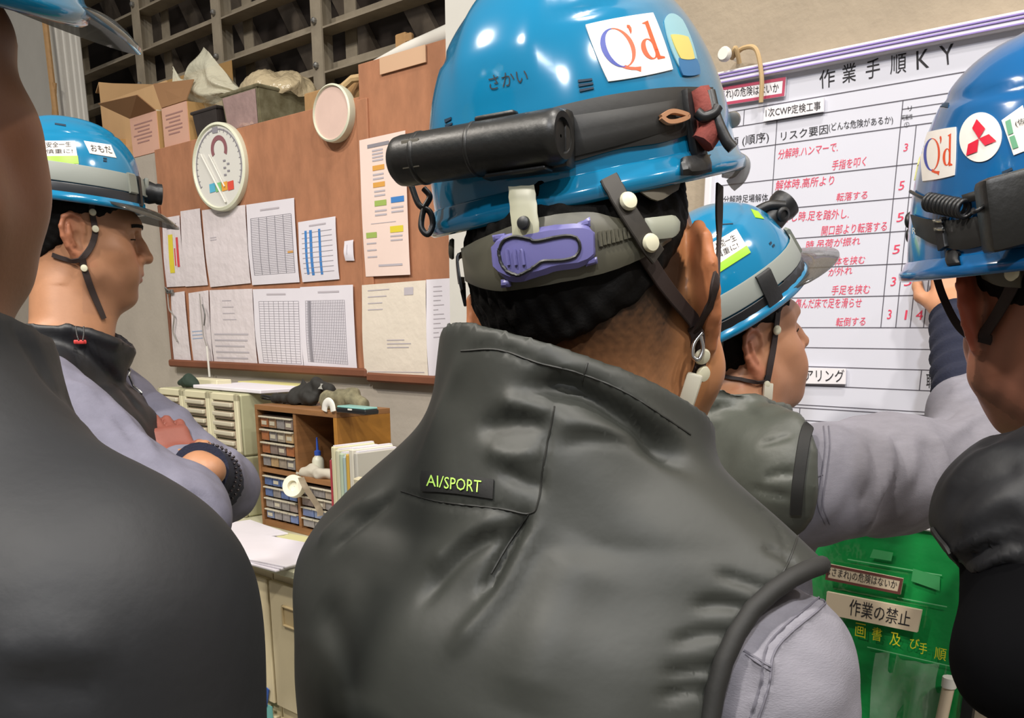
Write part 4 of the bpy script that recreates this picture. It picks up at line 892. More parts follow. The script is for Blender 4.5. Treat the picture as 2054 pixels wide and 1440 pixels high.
def pillow(us, top, bot, D, deep, seed, n=44, m=22):
    """crumpled film bag whose two sides bulge apart; outline from picture heights"""
    r = np.random.default_rng(seed); a0 = np.array(sz(us[0], 200, D)); out = []
    def P(u, f, side):
        t_, b_ = np.interp(u, us, top), np.interp(u, us, bot); s_, z_ = sz(u, b_ + (t_ - b_) * f, D); g = (u - us[0]) / (us[-1] - us[0])
        bul = deep * max(0, math.sin(math.pi * g)) ** .6 * max(0, (1 - f ** 3) * (.35 + .65 * min(1, f * 3 + .3))) * (1 + .5 * math.sin(9 * g + 6 * f + seed) * math.sin(7 * f - 5 * g))
        return (s_ - a0[0], side * bul + .008 * math.sin(17 * g + 3 * seed) * math.sin(9 * f + 4 * g), z_ - LEDGE)
    U = np.linspace(us[0], us[-1], n)
    for side in (-1, 1): out.append([[P(u, i / m, side) for u in U] for i in range(m + 1)])
    return wallM(a0[0], D, LEDGE), np.array(out)
M_, GG = pillow([348, 360, 374, 385, 396, 408, 424, 440, 466, 500], [133, 158, 160, 150, 112, 94, 106, 132, 166, 192], [142, 186, 210, 218, 220, 221, 219, 216, 196, 197], DC + .12, .055, 4)
t = thing('clear_plastic_bag', 'tall crumpled clear plastic bag standing in the black tray', 'plastic bag', M_); b = MB(); b.grid(GG[0]); b.grid(GG[1]); b.build('film', m_film, t, smooth='all')
film('milky_plastic_bag', 'creased milky plastic bag bulging over the rusty tin', m_film2, (wallM(sz(545, 195, DC + .18)[0], DC + .2, LEDGE + .135), (lambda g: g)(np.array([[(.18 * math.sin(a_) * math.cos(b_) * (1 + .08 * math.sin(5 * b_ + 3 * a_)), .13 * math.sin(a_) * math.sin(b_), .085 * math.cos(a_) * (1 + .25 * math.sin(3 * b_) * math.sin(a_)) + .006 * math.sin(11 * b_ + 7 * a_)) for b_ in np.linspace(0, 6.2832, 49)] for a_ in np.linspace(.02, 1.75, 22)]))))
film('clear_plastic_bag', 'clear plastic bag lying in the mouth of the large open box', m_film, (wallM(sz(285, 200, DC + .16)[0], DC + .18, LEDGE + .13), bagsurf([(2.4, .10, .7, .02), (.4, .04, .8, .03)], .07, .06, 8)))
t = thing('rolled_sheet', 'long cream rolled sheet lying on top of the right notice board', 'roll', wallM(sz(735, 160, DC + .05)[0], DC + .06, LEDGE + .09)); L_ = sz(890, 110, DC + .05)[0] - sz(735, 160, DC + .05)[0]
b = MB(); b.tube([(0, 0, .005), (L_ * .5, 0, .02), (L_ + .1, 0, .035)], [.012, .022, .03], 16); b.build('sheet_roll', m_white, t, smooth=50)
t = thing('wood_bracket', 'small pale wooden bracket behind the rolled sheet', 'bracket', wallM(sz(808, 130, DC + .2)[0], DC + .2, LEDGE)); b = MB(); b.box((0, 0, .11), (.05, .02, .22), .004); b.box((.035, 0, .2), (.03, .02, .03), .006); b.build('bracket', MATS['pine'], t)
t = thing('ledge_board', 'pale board edge along the ledge behind the small round plate', 'board', wallM(sz(655, 190, DC + .1)[0], DC + .04, LEDGE)); b = MB(); b.box((.12, .06, .035), (.36, .1, .07), .004); b.build('board', MATS['pine'], t)
# ================================================================== PEOPLE
m_skin = mat('skin', '#c08a66', .48, attr='col', var=.10, vscale=40, bump=.12, bscale=260, spec=.4, bdist=.001)
m_hair = mat('black_hair', '#0a0807', .7, var=.4, vscale=200, bump=.35, bscale=420, bdist=.001, spec=.15)
m_strap = mat('dark_strap', '#2a1d1a', .7, bump=.2, bscale=400, bdist=.0006)
m_rivet = mat('ivory_rivet', '#d5d2b8', .35)
m_chrome = mat('chrome', '#d0d0d0', .15, metal=1)
m_blue = mat('helmet_blue', '#1377a2', .15, var=.10, vscale=7, coat=.6, spec=.5, bump=.03, bscale=18)
m_blue2 = mat('helmet_blue_deep', '#135e98', .18, var=.12, vscale=6, coat=.5, bump=.04, bscale=18)
m_dark = mat('helmet_slot', '#0c2a40', .7)
m_liner = mat('helmet_liner', '#1a1816', .85)
m_harness = mat('olive_harness', '#504e42', .45)
m_stick = mat('sticker_white', '#e9e4de', .3, var=.05, vscale=30)
m_visor = mat('smoke_visor', '#3c3a36', .08, alpha=.72, spec=.8, coat=.5)
m_greyband = mat('grey_band', '#8b908a', .55, bump=.1)
m_stgreen = mat('sticker_green', '#94cc28', .35)
m_orange = mat('letter_orange', '#e0562a', .45); m_navy = mat('letter_navy', '#2c3f9c', .45)
m_trouser = mat('work_trousers', '#5d5c66', .85, bump=.3, bscale=80); m_shoe = mat('black_shoe', '#141414', .4)
def basis(az): a = math.radians(az); return np.array([math.cos(a), -math.sin(a), 0]), np.array([math.sin(a), math.cos(a), 0])

def add_ear(F, sx, s=1.0, flare=28, pos=(.0755, -.012, -.002)):
    c = np.array([sx * pos[0], pos[1], pos[2]]); f = math.radians(flare)
    e1 = np.array([-sx * math.sin(f), math.cos(f), .12]); e1 /= np.linalg.norm(e1); e3 = np.array([sx * math.cos(f), math.sin(f), 0.0]); e2 = np.cross(e3, e1) * sx; e2 /= np.linalg.norm(e2)
    if e2[2] < 0: e2 = -e2
    P = lambda x, z, o=0.: c + (e1 * x + e2 * z) * s + e3 * o * s
    rot = np.stack([e3, e1, e2], 1)
    F.ball(P(-.006, .002, .004), np.array([.0055, .0165, .031]) * s, .006, rot=rot)
    F.cone(P(.008, 0, -.006), P(-.01, 0, .004), .010 * s, .006 * s, .01)
    A = [(.012, .006), (.012, .02), (.006, .030), (-.006, .0345), (-.018, .029), (-.0235, .015), (-.0225, .0), (-.0165, -.014), (-.009, -.024)]
    F.chain([P(x, z, .0075) for x, z in A], [.0036 * s] * 9, .003)
    F.ball(P(-.001, -.029, .005), np.array([.0055, .0085, .0095]) * s, .006, rot=rot)
    F.ball(P(-.001, -.002, .0105), np.array([.006, .009, .0125]) * s, .004, 'sub', rot)
    F.ball(P(-.006, .018, .0105), np.array([.0035, .010, .009]) * s, .004, 'sub', rot)
    F.chain([P(-.012, .017, .0085), P(-.0125, .004, .009), P(-.006, -.013, .0085)], [.0032 * s, .0034 * s, .003 * s], .003)
    F.ball(P(.0095, -.003, .006), np.array([.003, .0035, .007]) * s, .004, rot=rot)
def add_head(F, fat=1.0, ear=1.0, flare=28):
    F.ball((0, -.012, .052), (.0765, .098, .083), .02); F.ball((0, -.03, .02), (.072, .078, .075), .03)
    F.ball((0, .03, -.012), (.066 * fat, .062, .078), .035)
    F.chain([(-.058, .005, -.03), (-.054, .018, -.060), (-.02, .068, -.092), (.02, .068, -.092), (.054, .018, -.060), (.058, .005, -.03)], [.018, .019, .017, .017, .019, .018], .03)
    F.ball((0, .04, -.06), (.05 * fat, .045, .045), .03)
    F.ball((0, .079, -.093), (.019, .014, .014), .018)
    F.chain([(-.046, .062, .030), (-.02, .084, .033), (.02, .084, .033), (.046, .062, .030)], [.013, .012, .012, .013], .02)
    for sx in (-1, 1):
        F.ball((sx * .049, .058, -.018), (.022 * fat, .022, .02), .025)
        F.ball((sx * .031, .098, .012), (.019, .016, .011), .012, 'sub')
        F.ball((sx * .031, .0765, .0115), (.0145, .0125, .0125), .004)
        F.ball((sx * .034, .072, -.05), (.022 * fat, .022, .024), .03)
    F.chain([(0, .088, .018), (0, .1, -.002), (0, .1125, -.020)], [.009, .0095, .0115], .014)
    for sx in (-1, 1): F.ball((sx * .0145, .0985, -.0255), (.0085, .010, .0075), .008)
    F.ball((0, .092, -.047), (.026, .014, .017), .014)
    F.ball((0, .0995, -.0515), (.021, .0075, .0052), .005); F.ball((0, .0975, -.0620), (.0185, .008, .006), .005)
    F.ball((0, .109, -.0567), (.024, .007, .0012), .003, 'sub')
    for sx in (-1, 1): add_ear(F, sx, ear, flare)
def add_neck(F, R, c, base, r0=.054, r1=.062):
    F.frame(); a = R @ np.array([0, -.028, -.035]) + c; F.cone(a, base, r0, r1, .035)
    b2 = R @ np.array([0, .02, -.075]) + c; F.cone(b2, base + (b2 - a) * .5, .04, .05, .04)
def add_hand(F, wrist, d, n, t, curl=(.3, .3, .35, .4), size=1.0, thumb=.5):
    """d: direction of the fingers, n: back-of-hand normal, t: side of the thumb"""
    d, n, t = [np.asarray(x, float) for x in (d, n, t)]; d = d / np.linalg.norm(d); n = n - d * (n @ d); n /= np.linalg.norm(n); c_ = np.cross(d, n); t = c_ if c_ @ t > 0 else -c_
    F.frame(); s = size; P = lambda x, y, z: wrist + (d * x + t * y + n * z) * s
    F.chain([P(-.03, 0, 0), P(.01, 0, 0)], [.026 * s, .027 * s], .015)
    F.box(P(.052, 0, 0), np.array([.044, .038, .0125]) * s, .011 * s, .015, rot=np.stack([d, t, n], 1))
    L = [(.040, .024, .020), (.045, .028, .022), (.042, .026, .021), (.032, .020, .018)]
    for i in range(4):
        y = .029 - .0195 * i; p = P(.088 - .004 * abs(i - 1), y, 0); ang = curl[i] * .6; rr = [.0092, .0086, .008, .007]
        for j in range(3):
            q = p + (d * math.cos(ang) - n * math.sin(ang) + t * (.06 - .04 * i)) * L[i][j] * s
            F.cone(p, q, rr[j] * s, rr[j + 1] * s, .004); p = q; ang += curl[i] * 1.3
    p = P(.02, .028, -.004); q = p + (d * .62 + t * .62 - n * .35 * thumb) * .045 * s; r = q + (d * .85 + t * .15 - n * .5 * thumb) * .032 * s; u = r + (d * .95 - n * .35 * thumb) * .024 * s
    F.cone(p, q, .0145 * s, .0105 * s, .012); F.cone(q, r, .0105 * s, .0095 * s, .005); F.cone(r, u, .0095 * s, .0075 * s, .004)
def add_torso(F, T, az, zs, sh, hip=.92, slim=1.0):
    F.frame(rotmat(az), (T[0], T[1], 0))
    F.loft([(hip - .06, 0, -.02, .155, .105), (hip + .06, 0, -.01, .14, .1), (zs - .25, 0, 0, .145 * slim, .105), (zs - .1, 0, 0, .16 * slim, .1), (zs + .0, 0, -.01, .11, .07)], .03)
    F.cone((-sh * .82, -.01, zs - .03), (0, -.02, zs + .05), .05, .06, .04); F.cone((sh * .82, -.01, zs - .03), (0, -.02, zs + .05), .05, .06, .04)
def legs(root, T, az, hip=.92, col=m_trouser):
    R = rotmat(az); F = Field(graded((T[0] - .3, T[0] + .3, .018)), graded((T[1] - .3, T[1] + .3, .018)), graded((.04, 1.12, .022)))
    F.frame(R, (T[0], T[1], 0))
    F.loft([(.80, 0, -.02, .165, .12), (.95, 0, -.01, .165, .12), (1.08, 0, 0, .155, .115)], .04)
    for sx in (-1, 1): F.chain([(sx * .085, -.01, .88), (sx * .1, .01, .5), (sx * .105, -.02, .08)], [.095, .072, .06], .04)
    put(*F.mesh(2), 'trousers', col, root)
    for sx in (-1, 1):
        F = Field(graded((T[0] - .35, T[0] + .35, .012)), graded((T[1] - .35, T[1] + .35, .012)), graded((-.012, .14, .012)))
        F.frame(R, (T[0], T[1], 0)); F.chain([(sx * .105, -.05, .05), (sx * .115, .05, .045), (sx * .12, .15, .035)], [.048, .05, .04], .04); F.frame(); F.half((0, 0, .004), (0, 0, -1))
        put(*F.mesh(2), 'shoe', m_shoe, root)
def skincols(V, R, c, base, ear_red=.25, stub=None, lips=True):
    L = (V - c) @ R; C = np.tile(np.array(lin(base)), (len(V), 1)); x, y, z = L.T
    def blend(w, col):
        w = np.clip(w, 0, 1)[:, None]; C[:] = C * (1 - w) + np.array(lin(col)) * w
    near = np.linalg.norm(L, axis=1) < .2
    blend(ear_red * near * np.clip((np.abs(x) - .079) / .008, 0, 1) * (np.abs(y + .01) < .05) * (np.abs(z) < .05), '#b4553e')
    if lips: blend(.65 * near * np.exp(-((z + .057) / .009) ** 2) * (y > .092) * (np.abs(x) < .024), '#a05048')
    blend(.35 * near * np.exp(-((z + .02) / .02) ** 2 - ((np.abs(x) - .04) / .02) ** 2) * (y > .03), '#b8684e')
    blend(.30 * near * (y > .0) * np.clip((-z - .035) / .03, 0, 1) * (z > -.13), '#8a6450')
    if stub is not None: blend(stub(x, y, z) * near, '#17110d')
    return C
def hair_from(Fhead_fn, R, c, h, keep, name, root, grow=.006, fine=.003):
    """close-cropped hair: the skull grown outwards, kept only where keep() cuts allow"""
    F = Field(graded((c[0] - .14, c[0] + .14, fine)), graded((c[1] - .14, c[1] + .14, fine)), graded((c[2] - .17, c[2] + .17, fine)))
    F.frame(R, c); g = grow
    F.ball((0, -.012, .052), np.array((.0765, .098, .083)) + g, .02); F.ball((0, -.03, .02), np.array((.072, .078, .075)) + g, .03)
    F.cone((0, -.034, -.03), (0, -.04, -.12), .054 + g * .6, .056 + g * .3, .03)
    keep(F)
    V, Q = F.mesh(1); N = vnormals(V, Q); V = V + N * (.0012 * wnoise(V, 500, 3))[:, None]
    return put(V, Q, name, m_hair, root)

def refine(P, F, big=9.0):
    """split flat letter faces until none is large in the picture, so that they follow a curved ground"""
    P = [tuple(p) for p in P]; T = []
    for f in F:
        for i in range(1, len(f) - 1): T.append((f[0], f[i], f[i + 1]))
    for _ in range(5):
        mid = {}; out = []; any_ = False
        def m(a, b):
            k = (min(a, b), max(a, b))
            if k not in mid: P.append(tuple((np.array(P[a]) + np.array(P[b])) / 2)); mid[k] = len(P) - 1
            return mid[k]
        for t in T:
            L = max(math.dist(P[t[i]], P[t[(i + 1) % 3]]) for i in range(3))
            if L > big:
                a, b, c = t; x, y, z = m(a, b), m(b, c), m(c, a); out += [(a, x, z), (x, b, y), (z, y, c), (x, y, z)]; any_ = True
            else: out.append(t)
        T = out
        if not any_: break
    return np.array(P), [list(t) for t in T]
# ------------------------------------------------------------------ helmets
class Helmet:
    def __init__(s, name, label, R, c, a=.110, b=.134, h=.128, z0=.044, y0=-.004, m=m_blue, dip=.006, flare=.011, ridge=.004, e=.80):
        s.e = e
        s.R, s.c = R, np.asarray(c, float); s.a, s.b, s.h, s.z0, s.y0, s.dip, s.ridge = a, b, h, z0, y0, dip, ridge
        s.root = thing(name, label, 'helmet', loc=s.c + R @ np.array([0, y0, z0]))
        nphi, nt = 128, 44; V = []
        for i in range(nt + 1):
            for j in range(nphi): V.append(s.pt(2 * math.pi * j / nphi, i / nt))
        V = np.array(V); F = [[i * nphi + j, i * nphi + (j + 1) % nphi, (i + 1) * nphi + (j + 1) % nphi, (i + 1) * nphi + j] for i in range(nt) for j in range(nphi)]
        Wd = V @ R.T + s.c; s.T = BVHTree.FromPolygons([tuple(p) for p in Wd], F)
        In = (V - np.array([0, y0, z0])) * np.array([.965, .965, .97]) + np.array([0, y0, z0])
        n = len(V); F2 = [[k + n for k in f][::-1] for f in F]; rim = [[j, j + n, (j + 1) % nphi + n, (j + 1) % nphi] for j in range(nphi)]
        mb = MB(); mb.add(Wd, F, 0); mb.add(In @ R.T + s.c, [f[::-1] for f in F], 1)
        s.shell = mb.build('shell', [m, m_liner], s.root, world=True, smooth='all', recalc=False)
        prof = [(-.003, .013), (flare * .25, .010), (flare * .55, .004), (flare * .95, .0015), (flare, -.001), (flare * .92, -.0055), (flare * .6, -.0075), (flare * .2, -.0065), (-.003, -.006), (-.004, 0)]
        mb = MB(); k = len(prof); P = []
        for j in range(nphi):
            ph = 2 * math.pi * j / nphi; p0 = s.pt(ph, 0); nn = np.array([math.sin(ph) / a, math.cos(ph) / b, 0]); nn /= np.linalg.norm(nn)
            for (o, z) in prof: P.append(p0 + nn * o + np.array([0, 0, z]))
        Fr = [[j * k + i, j * k + (i + 1) % k, ((j + 1) % nphi) * k + (i + 1) % k, ((j + 1) % nphi) * k + i] for j in range(nphi) for i in range(k)]
        Pw = np.array(P) @ R.T + s.c; mb.add(Pw, Fr); mb.build('rim', m, s.root, world=True, smooth='all'); s.Trim = BVHTree.FromPolygons([tuple(p) for p in Pw], Fr)
    def pt(s, ph, t, off=0.0):
        e = 2 / 2.25; ct = max(0., math.cos(t * math.pi / 2)) ** s.e; st = math.sin(t * math.pi / 2) ** .92
        sx, sy = math.sin(ph), math.cos(ph); q = (abs(sx) ** 2.25 + abs(sy) ** 2.25) ** (-1 / 2.25)
        x, y = (s.a + off) * ct * sx * q, (s.b + off) * ct * sy * q; z = (s.h + off) * st - s.dip * (1 - ct * 0) * (1 - t) * (.5 - .5 * sy)
        rd = s.ridge * (1 / (1 + math.exp((abs(x) - .034) / .0035))) * min(1, max(0, (t - .25) / .15))
        k = 1 + rd / max(.05, math.sqrt(x * x + y * y + z * z)); 
        grv = -.0022 * math.exp(-((t - .56 - .10 * sy) / .018) ** 2) * (1 if sy > -.75 else max(0, 1 + (sy + .75) * 6))
        k += grv / .12
        return np.array([x * k, y * k + s.y0, z * k + s.z0])
    def w(s, ph, t, off=0.0): return s.R @ s.pt(math.radians(ph), t, off) + s.c
    def wn(s, ph, t):
        p = math.radians(ph); a = s.pt(p + .01, t) - s.pt(p - .01, t); b_ = s.pt(p, min(1, t + .01)) - s.pt(p, max(0, t - .01)); n = np.cross(b_, a); n /= np.linalg.norm(n)
        if n @ (s.pt(p, t) - np.array([0, s.y0, s.z0])) < 0: n = -n
        return s.R @ n
    def band(s, name, ph0, ph1, t0, w, th, m, t1=None, off=.0015, wave=None, label=None):
        """strap lying on the shell from angle ph0 to ph1 (0 = front, 90 = wearer's right)"""
        n = 40; P = []; Nn = []; ws = []
        for i in range(n + 1):
            f = i / n; ph = ph0 + (ph1 - ph0) * f; t = t0 + ((t0 if t1 is None else t1) - t0) * f + (wave(f) if wave else 0)
            P.append(s.w(ph, t, off)); Nn.append(s.wn(ph, t)); ws.append(w if not callable(w) else w(f))
        mb = MB(); mb.ribbon(P, Nn, ws, th); return mb.build(name, m, s.root, world=True, smooth=35, label=label)
    def patch(s, name, q, m, off=.0008, n=10, parent=None, rnd=0, label=None):
        """sticker: four picture corners bl, br, tr, tl laid on the shell"""
        ok = []; G = np.zeros((n + 1, n + 1, 3)); Nn = np.zeros_like(G)
        for i in range(n + 1):
            for j in range(n + 1):
                x, y = j / n, i / n
                if rnd:
                    X, Y = 2 * x - 1, 2 * y - 1
                    if rnd == 1: x, y = (X * math.sqrt(1 - Y * Y / 2) + 1) / 2, (Y * math.sqrt(1 - X * X / 2) + 1) / 2
                    else:
                        cx_, cy_ = (X * math.sqrt(1 - Y * Y / 2)), (Y * math.sqrt(1 - X * X / 2)); x, y = (X * (1 - rnd) + cx_ * rnd + 1) / 2, (Y * (1 - rnd) + cy_ * rnd + 1) / 2
                p = warp_quad(q, np.array([[x, y]]))[0]; h = shot(s.T, p[0], p[1], 0)
                if h[0] is None: h = ok[-1] if ok else (s.w(180, .5), s.wn(180, .5))
                ok.append(h); G[i, j], Nn[i, j] = h
        mb = MB(); mb.grid(G + Nn * .0002, off, Nn); return mb.build(name, m, parent or s.root, world=True, smooth=35, label=label)
    def letters(s, name, V, Fc, q, m, parent, off=.0012):
        P, Fc = refine(warp_quad(q, np.asarray(V, float)), Fc); X = []; last = (s.w(180, .5), s.wn(180, .5))
        for p in P:
            h = shot(s.T, p[0], p[1], off)
            if h[0] is None: h = last
            last = h; X.append(h[0])
        mb = MB(); mb.add(X, Fc); return mb.build(name, m, parent, world=True, smooth='all', recalc=False)
    def slot(s, name, q, m=m_dark):
        o = s.patch(name, q, m, off=.0006, n=3); return o
    def visor(s, m, ph=62, L=.052, drop=.012, t0=.03):
        n = 30; G = np.zeros((5, n + 1, 3))
        for j in range(n + 1):
            a = -ph + 2 * ph * j / n; k = math.cos(math.radians(90 * a / ph)) ** .55 if abs(a) < ph else 0
            p0 = s.pt(math.radians(a), t0, .006); d = np.array([math.sin(math.radians(a)) * .35, 1, 0]); d /= np.linalg.norm(d)
            for i in range(5):
                f = i / 4; G[i, j] = p0 + d * L * k * f + np.array([0, 0, -drop * k * f - .003 + .006 * k * math.sin(f * 3.1)])
        Gw = G @ s.R.T + s.c; mb = MB(); mb.grid(Gw, .0022, np.tile(s.R @ np.array([0, 0, -1.0]), (5 * (n + 1), 1)))
        return mb.build('peak_visor', m, s.root, world=True, smooth=50)
def qd_letters():
    """the quality emblem: a big Q with a wedge tail, an apostrophe and a d"""
    def ring(cx, cz, rx, rz, ix, iz, icx, n=40, a0=0, a1=360):
        V = []; F = []
        for i in range(n + 1):
            a = math.radians(a0 + (a1 - a0) * i / n); V += [(cx + rx * math.sin(a), cz + rz * math.cos(a)), (icx + ix * math.sin(a), cz + iz * math.cos(a))]
        for i in range(n): F.append([2 * i, 2 * i + 2, 2 * i + 3, 2 * i + 1])
        return V, F
    left = ring(.33, .52, .235, .33, .165, .315, .34, 24, 180, 360); right = ring(.33, .52, .235, .33, .165, .315, .34, 24, 0, 180)
    def join(*L):
        V = []; F = []
        for v, f in L: F += [[i + len(V) for i in q] for q in f]; V += list(v)
        return np.array(V), F
    tail = ([(.34, .225), (.38, .19), (.46, .165), (.55, .155), (.52, .07), (.47, .11), (.40, .13), (.33, .16), (.28, .2)], [[0, 1, 7, 8], [1, 2, 6, 7], [2, 3, 5, 6], [3, 4, 5]])
    ap = ([(.565, .86), (.60, .85), (.612, .80), (.60, .74), (.572, .70), (.588, .76), (.57, .79), (.552, .82)], [[0, 1, 2, 3, 4, 5, 6, 7]])
    d1 = ring(.755, .41, .115, .175, .055, .155, .768, 30)
    stem = ([(.815, .82), (.87, .86), (.87, .27), (.925, .245), (.925, .22), (.815, .22)], [[0, 1, 2, 5], [2, 3, 4, 5]]); ser = ([(.77, .84), (.87, .87), (.87, .84), (.815, .82)], [[0, 3, 2, 1]])
    return left, join(right, tail, ap), join(d1, stem, ser)
QL, QR, QD = qd_letters()
def qd_sticker(H, q, red=m_orange, blue=m_navy):
    st = H.patch('sticker', q, m_stick, n=16, rnd=.12, label='white square sticker with a blue and orange Q and d')
    for k in range(1): pass
    for (V, F), mm, nm in ((QL, blue, 'letter_left'), (QR, red, 'letter_right'), (QD, red, 'letter')):
        # finer faces so that the letters follow the curve
        H.letters(nm, np.array(V), F, q, mm, st)
    return st
def rivet(root, p, n, r=.0075, m=m_rivet, name='rivet', parent=None):
    z = Vector(n).to_track_quat('Z', 'Y').to_matrix().to_4x4(); M = Matrix.Translation(Vector(p)) @ z
    mb = MB(); mb.lathe([(r * .9, 0), (r, .0015), (r * .85, .0035), (r * .4, .0042)], 20, M); return mb.build(name, m, parent or root, world=True, smooth=50)
def strap(root, P, Nn, w, name='chin_strap', m=m_strap, th=.0018, parent=None):
    P = spline(P, 8); Nn = spline(Nn, 8); Nn /= np.linalg.norm(Nn, axis=1)[:, None]
    mb = MB(); mb.ribbon(P, Nn, w, th); return mb.build(name, m, parent or root, world=True, smooth=35)
def lay(root, T, top, bot, th, name, m, off=.0006, n=24, k=6, world=True, label=None, bev=True, smooth=35):
    """sheet of some thickness between two lines seen on a surface"""
    def res(L):
        L = np.asarray(L, float); s_ = np.r_[0, np.cumsum(np.linalg.norm(np.diff(L, axis=0), axis=1))]; t = np.linspace(0, s_[-1], n + 1)
        return np.stack([np.interp(t, s_, L[:, 0]), np.interp(t, s_, L[:, 1])], 1)
    A, B = res(spline(top, 6) if len(top) > 2 else top), res(spline(bot, 6) if len(bot) > 2 else bot); G = np.zeros((k + 1, n + 1, 3)); Nn = np.zeros_like(G); last = None
    for i in range(k + 1):
        for j in range(n + 1):
            p = B[j] + (A[j] - B[j]) * i / k; h = shot(T, p[0], p[1], 0)
            if h[0] is None: h = last
            if h is None: continue
            last = h; G[i, j], Nn[i, j] = h
    z = np.all(G == 0, axis=2)
    if z.any() and not z.all(): g0 = G[~z][0]; n0 = Nn[~z][0]; G[z] = g0; Nn[z] = n0
    e = np.ones((k + 1, n + 1)); 
    if bev: e[0] = e[-1] = .55; e[:, 0] = e[:, -1] = .6
    Av = Nn.reshape(-1, 3).mean(0)
    mb = MB(); mb.grid(G + Nn * off, th * e.reshape(-1, 1), Nn); return mb.build(name, m, root, world=True, smooth=smooth, label=label)
def strap_on(root, T, px, w, name, m, th=.0018, off=.001, step=9):
    P, Nn = cast_line(T, spline(px, 8) if len(px) > 2 else px, off, step)
    for _ in range(2):
        Nn[1:-1] = (Nn[:-2] + Nn[1:-1] * 2 + Nn[2:]); Nn /= np.linalg.norm(Nn, axis=1)[:, None]; P[1:-1] = P[:-2] * .25 + P[1:-1] * .5 + P[2:] * .25
    mb = MB(); mb.ribbon(P, Nn, w, th); return mb.build(name, m, root, world=True, smooth=35)
def strap_air(root, pts, w, name='chin_strap', m=m_strap, face=None, th=.0018):
    """strap through free points (u, v, depth); face: which way its flat side looks"""
    P = np.array([W(*p) for p in pts]); P = spline(P, 8); Nn = np.tile(np.array(face, float) if face is not None else -ray(pts[0][0], pts[0][1]), (len(P), 1)); Nn /= np.linalg.norm(Nn, axis=1)[:, None]
    T = np.gradient(P, axis=0); T /= np.linalg.norm(T, axis=1)[:, None]; Nn -= T * np.sum(T * Nn, 1)[:, None]; Nn /= np.linalg.norm(Nn, axis=1)[:, None]
    mb = MB(); mb.ribbon(P, Nn, w, th); return mb.build(name, m, root, world=True, smooth=35)
def tube_px(root, pts, r, name, m, n=8, sp=True):
    P = np.array([W(*p) for p in pts]); mb = MB(); mb.tube(spline(P, 8) if sp else P, r, n); return mb.build(name, m, root, world=True, smooth=50)
def block(root, c, size, R, name, m, bev=.002, seg=2):
    mb = MB(); mb.box(c, size, bev, R, seg); return mb.build(name, m, root, world=True, smooth=40)
def axes(x, up):
    x = np.asarray(x, float); x = x / np.linalg.norm(x); up = np.asarray(up, float); y = np.cross(up, x); y /= np.linalg.norm(y); z = np.cross(x, y); return np.stack([x, y, z], 1)
def collar(F, az, t, rows, k=.012, th=.007, cuts=(), p=2.0):
    F.frame(rotmat(az), (t[0], t[1], 0)); F2 = Field(*F.ax); F2.frame(F.R, F.t); F2.loft(rows, 0, p=p, shell=th, cap=0)
    for pt, nr in cuts: F2.half(pt, nr)
    F.put((slice(None),) * 3, F2.F, k, 'add')

def dshot(T, u, v):
    p, _ = shot(T, u, v); return float((p - np.array([0, 0, EYE])) @ np.array([0, CP, -SP]))

def seam(root, T, px, m, r=.0007, name='seam', off=.0002):
    P, _ = cast_line(T, spline(px, 8) if len(px) > 2 else px, off, 8); mb = MB(); mb.tube(P, r, 5); return mb.build(name, m, root, world=True, smooth=60)
# ------------------------------------------------------------------ the man in the middle, seen from behind
m_vest3 = mat('olive_nylon', '#30322e', .52, var=.10, vscale=10, bump=.16, bscale=24, spec=.45, bdist=.004)
m_binding = mat('dark_binding', '#1c1c1b', .7, bump=.2, bscale=300, bdist=.0006)
m_shirt = mat('grey_twill', '#807e87', .85, var=.12, vscale=60, bump=.4, bscale=420, bdist=.0008, stretch=(1, 1, 3))
R3 = rotmat(28, 4, -12); c3 = np.array([.072, .73, 1.512]); T3 = np.array([.018, .66]); az3 = 25
r3, f3 = basis(az3)
P3 = thing('person', 'person in a dark olive vest seen from behind in the middle', 'person', loc=(T3[0], T3[1], 0))
sr = np.array([*(T3 + r3[:2] * .172 - f3[:2] * .022), 1.268]); sl = np.array([*(T3 - r3[:2] * .15 + f3[:2] * .04), 1.26])
er, wr_ = sr + np.array([.03, -.01, -.28]), sr + np.array([.02, .2, -.37]); el, wl = sl + np.array([.05, .10, -.27]), sl + np.array([.07, .22, -.33])
F = Field(graded((-.34, c3[0] - .12, .012), (c3[0] - .12, c3[0] + .13, .003), (c3[0] + .13, .34, .012)), graded((.42, c3[1] - .13, .012), (c3[1] - .13, c3[1] + .14, .003), (c3[1] + .14, 1.1, .012)), graded((.8, 1.33, .014), (1.33, c3[2] + .15, .003)))
F.frame(R3, c3); add_head(F, 1.05, 1.26, 30); add_neck(F, R3, c3, np.array([.055, .685, 1.36]), .056, .070)
add_torso(F, T3, az3, 1.30, .15, slim=.85); F.frame(); F.chain([sr, er, wr_], [.045, .04, .03], .03); F.chain([sl, el, wl], [.045, .04, .03], .03)
add_hand(F, wr_, (0, 1, .1), (0, 0, 1), (-1, 0, 0)); add_hand(F, wl, (.3, 1, .1), (0, 0, 1), (1, 0, 0))
V, Q = F.mesh(1); hr = random.Random(3)
def stub3(x, y, z):
    s_ = .004 * np.sin(x * 900 + 3 * np.sin(z * 300)) + .004 * np.sin((x + y) * 1500 + z * 500)
    return np.clip((z + .088 + np.clip(y + .062, 0, 1) * 1.0 + s_) / .085, 0, 1) ** .8 * np.clip((-.022 - y + .6 * np.clip(z + .02, 0, 1)) / .03, 0, 1) * (np.abs(x) < .0785) * .96
body3 = put(V, Q, 'body', m_skin, P3, cols=skincols(V, R3, c3, '#c08558', .30, stub3)); TB3 = bvh(V, Q)
